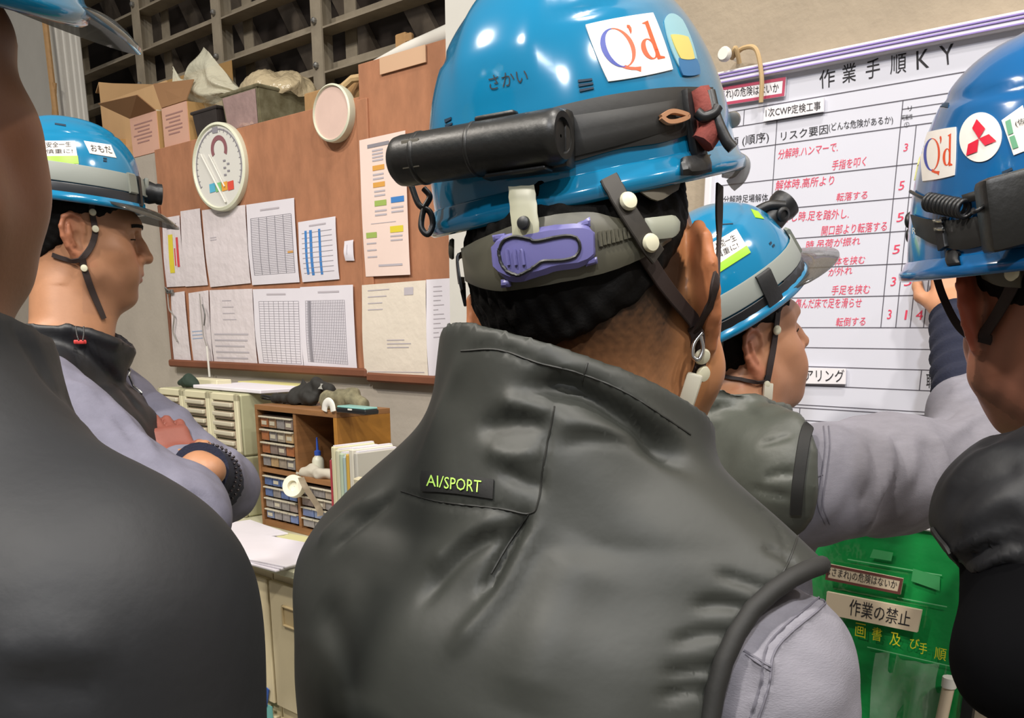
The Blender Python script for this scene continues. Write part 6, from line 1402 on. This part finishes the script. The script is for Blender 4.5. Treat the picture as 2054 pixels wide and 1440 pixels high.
# ------------------------------------------------------------------ the man touching the whiteboard
m_vest4 = mat('grey_green_nylon', '#4b4e47', .48, var=.12, vscale=12, bump=.25, bscale=30, bdist=.004)
R4 = rotmat(78, 13, 3); e4w = W(1512, 706, 1.38); c4 = e4w - R4 @ np.array([.078, -.012, -.002]); T4 = np.array([.345, 1.425]); az4 = 58; r4, f4 = basis(az4)
P4 = thing('person', 'person reaching up to the whiteboard with the right arm, grey green vest', 'person', loc=(T4[0], T4[1], 0))
sr4 = W(1600, 966, 1.30); sl4 = np.array([*(T4 - r4[:2] * .18), 1.30]); er4 = W(1950, 940, 1.40); wr4 = W(1912, 628, 1.57); hp4 = onwall(1912, 552, DB - .018)
el4, wl4 = sl4 + np.array([.03, .06, -.28]), sl4 + np.array([.16, .18, -.35])
hx, hy, hz = c4
F = Field(graded((.06, hx - .12, .012), (hx - .12, hx + .13, .0024), (hx + .13, .66, .01), (.66, .84, .004), (.84, .9, .012)), graded((1.05, hy - .13, .012), (hy - .13, hy + .13, .0024), (hy + .13, 1.78, .004)), graded((.8, 1.30, .02), (1.30, hz - .12, .008), (hz - .12, hz + .17, .0024)))
F.frame(R4, c4); add_head(F, .97, 1.08, 24); add_neck(F, R4, c4, np.array([T4[0] - .0, T4[1] + .0, 1.31]), .056, .064)
add_torso(F, T4, az4, 1.27, .14, slim=.85); F.frame(); F.chain([sr4, er4, wr4], [.05, .042, .030], .03); F.chain([sl4, el4, wl4], [.05, .04, .03], .03)
dh = hp4 - wr4; add_hand(F, wr4, dh, -NW + .35 * TW, np.cross(dh, -NW) * -1, (.45, .5, .55, .6), .95, .4)
V, Q = F.mesh(1)
body4 = put(V, Q, 'body', m_skin, P4, cols=skincols(V, R4, c4, '#bb8664', .35)); TB4 = bvh(V, Q); face_bits(P4, R4, c4, TB4, False)
def keep4(F):
    F.half((0, -.05, -.050), (0, .75, -1), .008)
    for sx in (-1, 1): F.ball((sx * .095, .012, -.004), (.034, .034, .05), .008, 'sub'); F.ball((sx * .085, .085, -.03), (.05, .066, .10), .01, 'sub')
    F.ball((0, .11, .0), (.07, .06, .08), .01, 'sub')
hair_from(None, R4, c4, 0, keep4, 'hair', P4, .006, .004); legs(P4, T4, az4)
F = Field(graded((.06, .95, .007)), graded((1.05, 1.76, .007)), graded((.95, 1.56, .007)))
cf4 = er4 + (wr4 - er4) * .34
F.frame(); F.chain([sr4 + np.array([-.0, 0, -.005]), sr4 + (er4 - sr4) * .5, er4], [.090, .088, .074], .03); F.chain([er4, cf4], [.070, .060], .03); F.chain([sl4, el4, wl4], [.066, .06, .05], .03)
F.frame(rotmat(az4), (T4[0], T4[1], 0)); F.loft([(.95, 0, 0, .155, .115), (1.1, 0, 0, .155, .112), (1.2, 0, 0, .15, .10), (1.26, 0, 0, .12, .085)], .03)
V, Q = F.mesh(2); T_ = bvh(V, Q); V = V + vnormals(V, Q) * (.003 * wnoise(V, 50, 35) + .0014 * wnoise(V, 120, 36))[:, None]; N = vnormals(V, Q)
V = creases(V, N, T_, [([(1770, 870), (1785, 930), (1760, 1000), (1730, 1075)], .008, .008), ([(1745, 870), (1755, 940), (1730, 1020)], .008, -.006), ([(1820, 870), (1830, 920), (1815, 980)], .008, .006), ([(1800, 870), (1806, 930)], .007, -.006), ([(1870, 870), (1890, 910), (1900, 960)], .008, .007), ([(1850, 880), (1866, 930), (1870, 990)], .007, -.006), ([(1660, 880), (1655, 950), (1640, 1010)], .003, -.004), ([(1640, 960), (1610, 970)], .003, -.004), ([(1880, 850), (1940, 810), (2000, 800)], .010, -.008), ([(1900, 880), (1960, 840), (2010, 840)], .009, .007), ([(1905, 790), (1950, 770), (1990, 775)], .008, .006)])
V, Q = islands(V, Q)[0]; put(V, Q, 'work_shirt', m_shirt, P4); TS4 = bvh(V, Q)
q0 = er4 + (wr4 - er4) * .28; d_ = (wr4 - er4) / np.linalg.norm(wr4 - er4); n_ = 40
mb = MB(); mb.tube([q0 + (wr4 - q0) * (i / n_) * .98 for i in range(n_ + 1)], [.0495 - .011 * (i / n_) + .0022 * math.sin(i * 1.1) + .0012 * math.sin(i * 2.7) for i in range(n_ + 1)], 28); mb.build('knit_sleeve', m_knit, P4, world=True, smooth=60)
F = Field(graded((.1, .62, .006)), graded((1.12, 1.72, .006)), graded((.95, 1.46, .006)))
F.frame(rotmat(az4), (T4[0], T4[1], 0))
F.loft([(.95, 0, .0, .165, .135), (1.12, 0, .0, .175, .14), (1.2, 0, 0, .18, .135), (1.27, 0, 0, .17, .115), (1.32, 0, .0, .11, .085)], .03, p=2.3)
F.frame(); k0 = np.array([T4[0], T4[1], 1.335]); F.cone(sr4 + (sr4 - er4) * .02 + np.array([0, .0, .012]), k0, .098, .075, .05); F.cone(sl4 + np.array([0, 0, .0]), k0, .07, .075, .05)
da = (er4 - sr4) / np.linalg.norm(er4 - sr4); F.half(sr4 - da * .02, da + np.array([.0, -.1, 0]), .012)
F.frame(rotmat(az4), (T4[0], T4[1], 0)); F.loft([(1.30, 0, .01, .066, .066), (1.5, 0, .0, .07, .074)], .006, 'sub', p=2)
collar(F, az4, (T4[0], T4[1]), [(1.29, 0, 0, .10, .095), (1.34, 0, .0, .086, .088), (1.45, 0, .0, .078, .088)], .014, .012, [((0, 0, 1.395), (0, .25, 1))])
V, Q = F.mesh(2); T_ = bvh(V, Q); V = V + vnormals(V, Q) * (.0022 * wnoise(V, 40, 45) + .0010 * wnoise(V, 110, 46))[:, None]; N = vnormals(V, Q)
V = creases(V, N, T_, [([(1388, 940), (1400, 890), (1440, 850)], .005, -.005), ([(1590, 870), (1560, 880), (1520, 890)], .005, -.004), ([(1600, 950), (1560, 950), (1530, 960)], .006, -.005), ([(1590, 1000), (1550, 990), (1500, 980)], .006, -.005), ([(1380, 800), (1440, 790), (1500, 800)], .008, -.006), ([(1400, 830), (1470, 815), (1530, 840)], .008, -.006)])
put(V, Q, 'vest', m_vest4, P4); TV4 = bvh(V, Q)
for px in ([(1652, 855), (1654, 900), (1648, 950), (1640, 1010), (1655, 1050)], [(1662, 855), (1664, 900), (1658, 950), (1650, 1010), (1664, 1050)], [(1610, 968), (1650, 952)]): seam(P4, TS4, px, MATS['shirt_seam'], .0012)
strap_on(P4, TV4, [(1622, 850), (1614, 880), (1606, 930), (1600, 980), (1596, 1030)], .016, 'armhole_binding', m_binding, .004, .0005)
H4 = Helmet('safety_helmet', 'blue safety helmet tilted back on the man touching the whiteboard', (R4h := rotmat(72, 30, 5)), W(1446, 611, 1.398) - R4h @ np.array([0, -.004, .062]), .112, .131, .142, .062, flare=.008)
H4.visor(m_visor, 66, .062, .014, .02)
H4.patch('sticker', [(1430, 555), (1505, 507), (1477, 460), (1420, 492)], m_stick, label='white and green slanted sticker'); H4.patch('green_stripe', [(1430, 555), (1505, 507), (1497, 493), (1428, 538)], m_stgreen, off=.0014)
for tx, q in (('人間一生', [(1435, 504), (1478, 482), (1472, 470), (1430, 490)]), ('慎重に!', [(1438, 521), (1482, 497), (1477, 486), (1434, 508)])):
    V_, F_ = text2d(tx); H4.letters('sticker_lettering', V_, F_, q, m_ink, H4.root, .0016)
H4.slot('vent_slot', [(1544, 492), (1548, 488), (1546, 484), (1542, 488)]); H4.slot('vent_slot', [(1550, 497), (1554, 493), (1552, 489), (1548, 493)]); H4.slot('vent_slot', [(1440, 452), (1470, 450), (1470, 448), (1440, 450)])
H4.patch('sticker', [(1515, 437), (1532, 440), (1520, 425), (1506, 420)], m_stgreen, n=5, label='small green sticker on top')
H4.band('lamp_strap', -175, 175, .150, .032, .0022, m_greyband, .150); H4.band('dark_strap', -175, 175, .045, .014, .002, m_black, .045); H4.band('dark_trim', 20, 70, .02, .03, .002, MATS['dark_film'], .02, off=.001)
H4.band('strap_clip', 77, 88, .10, .050, .006, m_black, .10); H4.band('strap_slider', 18, 26, .16, .042, .006, MATS['grey_bracket'], .16)
LP4 = thing('headlamp', 'black headlamp raised on the front of the tilted helmet by the whiteboard', 'headlamp', loc=H4.w(0, .24, .01)); fr, up = R4h[:, 1], R4h[:, 2]
hd = R4h @ np.array([0, .94, .25]); z_ = Vector(hd).to_track_quat('Z', 'Y').to_matrix().to_4x4(); bp = H4.w(0, .30, .006)
mb = MB(); mb.lathe([(.001, -.012), (.020, -.012), (.0225, .0), (.021, .02), (.024, .028), (.024, .038), (.021, .040), (.0195, .035), (.001, .034)], 30, Matrix.Translation(Vector(bp)) @ z_, cap=False); mb.build('lamp_housing', m_black, LP4, world=True, smooth=40)
mb = MB(); mb.lathe([(.001, .0352), (.019, .0352)], 24, Matrix.Translation(Vector(bp)) @ z_, cap=False); mb.build('lens', MATS['lamp_lens'], LP4, world=True)
p4 = bp + R4h @ np.array([.021, .010, .004]); mb = MB(); mb.lathe([(.011, 0), (.011, .004), (.009, .006), (.006, .0065), (.0055, .004), (.001, .004)], 20, Matrix.Translation(Vector(p4)) @ Vector(R4h[:, 0]).to_track_quat('Z', 'Y').to_matrix().to_4x4()); mb.build('switch_dial', m_black, LP4, world=True, smooth=40)
mb = MB(); mb.tube(spline([H4.w(-12, .34, .004), bp + R4h @ np.array([0, -.02, .022]), bp + R4h @ np.array([.01, .0, .023]), bp + R4h @ np.array([.018, .02, .012])], 6), [.008] * 19, 10); mb.build('bracket', m_black, LP4, world=True, smooth=50)
strap_on(H4.root, TB4, [(1557, 625), (1553, 660), (1548, 700), (1540, 745), (1536, 765)], .011, 'chin_strap', m_strap, .0018, .003, 4)
strap_on(H4.root, TB4, [(1420, 742), (1460, 757), (1500, 764), (1538, 764)], .006, 'chin_strap', m_strap, .0018, .003, 4)
strap_on(H4.root, TB4, [(1537, 752), (1534, 780), (1533, 806)], .011, 'chin_strap', m_black, .0018, .003, 4)
p, nn = shot(TB4, 1552, 662, .006); rivet(H4.root, p, nn, .0075); p, nn = shot(TB4, 1534, 770, .006); rivet(H4.root, p, nn, .0055)
q = shot(TB4, 1536, 786, .006); block(H4.root, q[0], (.016, .006, .026), axes(np.cross(q[1], (0, 0, 1)), (0, 0, 1)), 'buckle', MATS['ivory_buckle'])
lay(H4.root, TB4, [(1400, 690), (1430, 680), (1450, 676)], [(1425, 735), (1440, 738), (1447, 725)], .003, 'headband', m_harness, .008, 8, 4)
pb = onwall(1866, 545, DB - .034); t = thing('marker_magnet', 'round grey magnet button pinched between finger and whiteboard', 'magnet', loc=onwall(1866, 545, DB - .02))
mb = MB(); mb.lathe([(.012, 0), (.012, .006), (.0105, .008), (.0075, .008), (.007, .0065), (.001, .0065)], 24, Matrix.Translation(Vector(pb)) @ Vector(-NW).to_track_quat('Z', 'Y').to_matrix().to_4x4()); mb.build('button', m_galv, t, world=True, smooth=40)

# ------------------------------------------------------------------ the man at the right edge, seen from behind
m_vest5 = mat('black_nylon', '#17181c', .6, var=.15, vscale=12, bump=.25, bscale=30, bdist=.004)
R5 = rotmat(11, -18, -4); e5w = W(1962, 614, .87); c5 = e5w - R5 @ np.array([-.078, -.012, -.002]); T5 = np.array([.66, .80]); az5 = 8; r5, f5 = basis(az5)
P5 = thing('person', 'person in a black vest at the right edge, seen from behind', 'person', loc=(T5[0], T5[1], 0))
sl5 = W(2066, 1068, .82); sr5 = np.array([*(T5 + r5[:2] * .19), 1.33]); el5 = W(2050, 1322, .77); wl5 = el5 + np.array([.17, .12, .03]); er5, wr5 = sr5 + np.array([.04, .02, -.28]), sr5 + np.array([-.05, .2, -.30])
hx, hy, hz = c5
F = Field(graded((.30, hx - .12, .012), (hx - .12, hx + .12, .003), (hx + .12, 1.0, .014)), graded((.55, hy - .13, .012), (hy - .13, hy + .14, .003), (hy + .14, 1.25, .014)), graded((.8, 1.33, .016), (1.33, hz + .17, .003)))
F.frame(R5, c5); add_head(F, .94, 1.22, 32); add_neck(F, R5, c5, np.array([T5[0] - .01, T5[1] + .03, 1.37]), .056, .066)
add_torso(F, T5, az5, 1.32, .16, slim=.9); F.frame(); F.chain([sl5, el5, wl5], [.045, .04, .03], .03); F.chain([sr5, er5, wr5], [.045, .04, .03], .03)
add_hand(F, wl5, (1, .2, 0), (0, -1, 0), (0, 0, 1)); add_hand(F, wr5, (-1, .3, 0), (0, -1, 0), (0, 0, 1))
V, Q = F.mesh(1)
def stub5(x, y, z): return np.clip((z + .07 + np.clip(y + .05, 0, 1) * .9 + .01 * np.sin(x * 400)) / .06, 0, 1) * (y < .02) * (np.abs(x) < .0785) * .5
body5 = put(V, Q, 'body', m_skin, P5, cols=skincols(V, R5, c5, '#c4846a', .85, stub5)); TB5 = bvh(V, Q)
def keep5(F):
    F.half((0, -.06, -.02), (0, .75, -1), .008)
    for sx in (-1, 1): F.ball((sx * .095, .012, -.004), (.034, .036, .052), .008, 'sub'); F.ball((sx * .08, .085, -.05), (.05, .06, .08), .01, 'sub')
hair_from(None, R5, c5, 0, keep5, 'hair', P5, .004, .004); legs(P5, T5, az5)
F = Field(graded((.28, 1.05, .007)), graded((.55, 1.25, .007)), graded((1.0, 1.42, .007)))
F.frame(); F.chain([sl5, el5], [.060, .050], .03); F.chain([el5, wl5], [.055, .045], .02); F.chain([sr5, er5, wr5], [.066, .06, .05], .03)
V, Q = F.mesh(2); V = V + vnormals(V, Q) * (.002 * wnoise(V, 50, 55))[:, None]
put(V, Q, 'sleeves', mat('black_sleeve', '#08080a', .95, spec=.08), P5)
F = Field(graded((.40, .98, .009)), graded((.60, 1.1, .009)), graded((.95, 1.36, .009))); F.frame(rotmat(az5), (T5[0], T5[1], 0)); F.loft([(.96, 0, 0, .16, .125), (1.2, 0, 0, .165, .125), (1.33, 0, 0, .15, .1)], .03); put(*F.mesh(2), 'work_shirt', mat('dark_grey_shirt', '#5a5763', .85), P5)
F = Field(graded((.28, .98, .006)), graded((.56, 1.1, .006)), graded((1.0, 1.52, .006)))
F.frame(rotmat(az5), (T5[0], T5[1], 0))
F.loft([(1.0, 0, .0, .165, .14), (1.15, 0, .0, .175, .145), (1.24, 0, 0, .19, .14), (1.31, 0, 0, .18, .12), (1.37, 0, .0, .11, .09)], .03, p=2.3)
F.frame(); k0 = np.array([T5[0], T5[1], 1.385]); F.cone(sl5 + np.array([.0, 0, .012]), k0, .088, .085, .09); F.cone(sr5, k0, .07, .085, .05)
F.frame(rotmat(az5), (T5[0], T5[1], 0)); F.frame(); F.cut_below([(1700, 1060), (1868, 1066), (1911, 1120), (1942, 1158), (1993, 1213), (2040, 1290), (2100, 1400), (2300, 1800)], .006)
F.frame(rotmat(az5), (T5[0], T5[1], 0))
F.loft([(1.34, 0, .02, .07, .07), (1.6, 0, .02, .074, .08)], .006, 'sub', p=2)
collar(F, az5, (T5[0] - .005, T5[1] + .02), [(1.34, 0, 0, .11, .105), (1.39, 0, .0, .098, .095), (1.52, 0, .01, .088, .09)], .014, .012, [((0, 0, 1.44), (-.1, .25, 1))])
V, Q = F.mesh(2); T_ = bvh(V, Q); V = V + vnormals(V, Q) * (.0025 * wnoise(V, 40, 65) + .001 * wnoise(V, 110, 66))[:, None]; N = vnormals(V, Q)
V = creases(V, N, T_, [([(1900, 1110), (1950, 1090), (2020, 1070)], .006, .006), ([(1915, 1130), (1970, 1105), (2050, 1080)], .006, -.006), ([(1945, 1150), (2000, 1120), (2054, 1110)], .006, .005), ([(1965, 1180), (2000, 1150), (2054, 1140)], .006, -.006), ([(2000, 1210), (2020, 1160), (2050, 1130)], .005, .004), ([(2010, 1230), (2030, 1190)], .005, -.004), ([(1895, 1020), (1970, 960), (2054, 930)], .010, -.004), ([(1885, 990), (1950, 920), (2040, 880)], .010, .004), ([(1920, 1070), (1990, 1010), (2054, 990)], .010, .004), ([(1960, 1110), (2010, 1060), (2054, 1040)], .008, -.004), ([(1960, 900), (2010, 860), (2054, 840)], .010, -.004), ([(2000, 840), (2030, 790), (2054, 760)], .006, -.006)])
put(V, Q, 'vest', m_vest5, P5); TV5 = bvh(V, Q)
strap_on(P5, TV5, [(1874, 1062), (1911, 1112), (1942, 1150), (1993, 1205), (2040, 1282)], .006, 'armhole_elastic', m_binding, .003, .0005)
H5 = Helmet('safety_helmet', 'blue safety helmet with a red diamond emblem at the right edge', (R5h := rotmat(7, 0, -6)), W(2104, 512, .842) - R5h @ np.array([0, -.004, .06]), .118, .138, .19, .06, m=m_blue2, flare=.008, e=.60)
qd_sticker(H5, [(1851, 365), (1917, 353), (1920, 253), (1846, 268)], mat('letter_red', '#d8502c', .45))
st = H5.patch('emblem_sticker', [(1926, 328), (2010, 322), (2010, 224), (1926, 228)], m_stick, n=14, rnd=1, label='round white sticker with three red diamonds')
m_dia = mat('emblem_red', '#d01c38', .4)
def diamond(a, b_, c_, d_): return [a, b_, c_, d_]
ctr = (1966, 279)
for px in ([(1966, 279), (1979, 259), (1962, 240), (1953, 258)], [(1966, 279), (1986, 270), (2001, 284), (1978, 293)], [(1966, 279), (1963, 305), (1941, 313), (1945, 290)]):
    H5.letters('red_diamond', np.array([(0, 0), (1, 0), (1, 1), (0, 1)]), [[0, 1, 2, 3]], px, m_dia, st, .0018)
st = H5.patch('sticker', [(2034, 312), (2075, 296), (2052, 212), (2010, 242)], m_stick, n=8, label='slanted white and green label at the edge'); H5.patch('green_field', [(2024, 272), (2034, 268), (2028, 240), (2018, 245)], mat('label_green', '#5d9a76', .5), off=.0014, n=4, parent=st); H5.patch('green_field', [(2033, 300), (2044, 296), (2036, 272), (2026, 276)], MATS['label_green'], off=.0014, n=4, parent=st)
V_, F_ = text2d('(佐'); H5.letters('handwritten_name', V_, F_, [(2040, 258), (2060, 250), (2056, 236), (2036, 244)], m_ink, st, .0018)
st = H5.patch('oval_sticker', [(1826, 362), (1836, 362), (1834, 276), (1823, 280)], mat('yellow_film', '#cfc94a', .4), n=6, rnd=.6, label='narrow yellow green sticker at the helmet edge')
for q in ([(2012, 350), (2032, 341), (2030, 336), (2010, 345)], [(2014, 358), (2034, 349), (2032, 344), (2012, 353)], [(1886, 214), (1902, 216), (1904, 207), (1884, 207)], [(1936, 100), (1948, 98), (1947, 94), (1935, 95)]): H5.slot('vent_slot', q)
b5 = lay(H5.root, H5.T, [(1832, 430), (1870, 440), (1930, 440), (2000, 425), (2070, 400)], [(1842, 470), (1880, 490), (1940, 500), (2010, 480), (2070, 450)], .0025, 'lamp_strap', m_rub, .0015, 26, 5)
lay(H5.root, H5.T, [(1938, 392), (2004, 372)], [(1944, 408), (2008, 392)], .004, 'strap_end', m_rub, .003, 8, 3)
V_, F_ = text2d('R'); H5.letters('lettering', V_, F_, [(1843, 468), (1850, 468), (1850, 456), (1843, 456)], m_white, b5, .006)
dd = dshot(H5.T, 2040, 420) - .012; LB = thing('lamp_battery_box', 'black battery box on the right edge helmet joined to a coiled cable', 'battery box', loc=W(2040, 420, dd))
block(LB, W(2046, 418, dd), (.058, .028, .058), R5h @ np.array(Matrix.Rotation(math.radians(-8), 3, 'Y')), 'box', m_case, .005)
block(LB, W(2004, 385, dd), (.016, .018, .014), R5h @ np.array(Matrix.Rotation(math.radians(-30), 3, 'Y')), 'cable_gland', m_case, .004)
a_, b_ = W(1862, 405, dshot(H5.T, 1862, 405) - .010), W(1938, 420, dshot(H5.T, 1938, 420) - .010); ax = axes(b_ - a_, (0, 0, 1)); nc = 240; L_ = np.linalg.norm(b_ - a_)
P_ = [a_ + ax[:, 0] * L_ * i / nc + (ax[:, 1] * math.cos(i * 2 * math.pi * 10 / nc) + ax[:, 2] * math.sin(i * 2 * math.pi * 10 / nc)) * .0065 for i in range(nc + 1)]
mb = MB(); mb.tube(P_, .0020, 7); mb.build('coiled_cable', m_black, LB, world=True, smooth=60)
mb = MB(); mb.tube(spline([P_[0], W(1845, 394, dshot(H5.T, 1845, 394) - .006), W(1826, 384, dshot(H5.T, 1830, 384) - .004)], 8), .0016, 7); mb.tube(spline([P_[-1], W(1955, 425, dd), W(1985, 405, dd), W(2000, 390, dd)], 8), .0018, 7); mb.build('cable_end', m_black, LB, world=True, smooth=60)
strap_on(H5.root, H5.T, [(1895, 440), (1898, 470), (1902, 498)], .011, 'strap_clip', m_black, .005, .002)
lay(H5.root, H5.T, [(1888, 440), (1905, 440)], [(1890, 446), (1907, 446)], .003, 'chrome_bar', m_chrome, .007, 3, 2); lay(H5.root, H5.T, [(1890, 456), (1907, 456)], [(1892, 462), (1909, 462)], .003, 'chrome_bar', m_chrome, .007, 3, 2)
lay(H5.root, H5.Trim, [(1900, 500), (1924, 500)], [(1902, 535), (1928, 532)], .004, 'rim_clip', m_black, .001, 5, 3)
for (u, v) in ((1832, 440), (1834, 470), (1848, 515)): tube_px(H5.root, [(u, v - 12, .955), (u - 9, v - 4, .95), (u - 8, v + 10, .95), (u + 4, v + 14, .955)], .004, 'strap_hook', m_black)
strap_air(H5.root, [(1872, 528, .93), (1890, 590, .935), (1920, 650, .92), (1956, 684, .90)], .0075, face=(-.8, -1, 0))
strap_on(H5.root, TB5, [(2062, 490), (2046, 560), (2005, 640), (1968, 688)], .0125, 'chin_strap', m_strap, .0018, .006)
p, nn = shot(TB5, 2045, 545, .0085); rivet(H5.root, p, nn, .0075)
strap_air(H5.root, [(1955, 680, .895), (1990, 695, .885), (2030, 722, .88), (2060, 740, .88)], .010, face=(-.2, -1, .3))
for u, v, w_ in ((1952, 676, .014), (1982, 692, .012), (2000, 704, .012)): block(H5.root, W(u, v, .888), (w_, .005, .008), rotmat(8, 0, 30), 'buckle', m_chrome, .0015)
lay(H5.root, TB5, [(1975, 520), (2010, 512), (2060, 500)], [(1990, 555), (2020, 570), (2060, 575)], .003, 'headband', m_harness, .008, 10, 4)

# ------------------------------------------------------------------ the man close by at the left edge
m_jacket1 = mat('charcoal_jacket', '#1e2024', .62, var=.10, vscale=14, bump=.2, bscale=70, bdist=.002)
R1 = rotmat(20, 0, 0); c1 = np.array([-.360, .515, 1.628]); T1 = np.array([-.365, .49]); az1 = 22; r1, f1 = basis(az1)
P1 = thing('person', 'person close by at the left edge in a plain dark jacket', 'person', loc=(T1[0], T1[1], 0))
sr1 = W(196, 1238, .45); sl1 = np.array([*(T1 - r1[:2] * .19), 1.36]); er1 = sr1 + np.array([.034, -.01, -.28]); wr1 = er1 + np.array([-.03, .22, -.02]); el1, wl1 = sl1 + np.array([-.03, .02, -.28]), sl1 + np.array([.05, .2, -.35])
hx, hy, hz = c1
F = Field(graded((-.68, hx - .12, .012), (hx - .12, hx + .12, .003), (hx + .12, -.06, .012)), graded((.2, hy - .13, .012), (hy - .13, hy + .14, .003), (hy + .14, .8, .012)), graded((.8, 1.40, .016), (1.40, hz + .17, .003)))
F.frame(R1, c1); add_head(F, 1.06, 1.1, 26); add_neck(F, R1, c1, np.array([T1[0] + .0, T1[1] + .03, 1.43]), .058, .068)
add_torso(F, T1, az1, 1.37, .18); F.frame(); F.chain([sr1, er1, wr1], [.045, .04, .03], .03); F.chain([sl1, el1, wl1], [.045, .04, .03], .03)
add_hand(F, wr1, (-.3, 1, 0), (0, 0, 1), (-1, 0, 0)); add_hand(F, wl1, (.3, 1, 0), (0, 0, 1), (1, 0, 0))
V, Q = F.mesh(1)
body1 = put(V, Q, 'body', m_skin, P1, cols=skincols(V, R1, c1, '#8f6248', .3)); TB1 = bvh(V, Q); face_bits(P1, R1, c1, TB1, False)
def keep1(F):
    F.half((0, -.05, -.045), (0, .75, -1), .008)
    for sx in (-1, 1): F.ball((sx * .095, .012, -.004), (.034, .034, .05), .008, 'sub'); F.ball((sx * .085, .085, -.03), (.05, .066, .10), .01, 'sub')
    F.ball((0, .11, .0), (.07, .06, .08), .01, 'sub')
hair_from(None, R1, c1, 0, keep1, 'hair', P1, .0045, .004); legs(P1, T1, az1)
F = Field(graded((-.70, -.04, .006)), graded((.14, .8, .006)), graded((1.0, 1.56, .006)))
F.frame(rotmat(az1), (T1[0], T1[1], 0))
F.loft([(1.0, 0, .0, .19, .14), (1.2, 0, .0, .195, .14), (1.3, 0, 0, .2, .135), (1.38, 0, 0, .17, .115), (1.43, 0, .0, .11, .09)], .03, p=2.3)
F.frame(); k0 = np.array([T1[0], T1[1], 1.44]); F.cone(sr1, k0, .066, .088, .06); F.cone(sl1, k0, .066, .085, .06); F.chain([sr1, er1, er1 + (wr1 - er1) * .9], [.070, .064, .05], .04); F.chain([sl1, el1, wl1], [.070, .064, .05], .04)
F.frame(rotmat(az1), (T1[0], T1[1], 0)); F.loft([(1.38, 0, .02, .072, .07), (1.7, 0, .03, .074, .08)], .006, 'sub', p=2)
collar(F, az1, (T1[0], T1[1] + .015), [(1.38, 0, 0, .12, .11), (1.43, 0, .0, .10, .098), (1.56, 0, .01, .088, .092)], .014, .012, [((0, 0, 1.515), (0, .3, 1))])
V, Q = F.mesh(2); T_ = bvh(V, Q); V = V + vnormals(V, Q) * (.0012 * wnoise(V, 30, 75))[:, None]; N = vnormals(V, Q)
V = creases(V, N, T_, [([(0, 1345), (60, 1305), (150, 1300), (230, 1320)], .012, .003), ([(0, 1400), (50, 1375), (110, 1370), (190, 1390)], .010, -.003), ([(0, 620), (60, 700), (110, 780), (190, 830)], .006, -.003)])
V, Q = islands(V, Q)[0]; put(V, Q, 'jacket', m_jacket1, P1); TJ1 = bvh(V, Q)
H1 = Helmet('safety_helmet', 'blue safety helmet cut off at the top left corner', R1 @ rotmat(0, 3, 20), c1, .108, .114, .132, .070, flare=.008)
H1.visor(m_visor, 56, .056, .018, .02)
strap_on(H1.root, TB1, [(2, 60), (4, 120), (2, 180)], .010, 'chin_strap', m_strap, .0018, .004, 8) if False else None
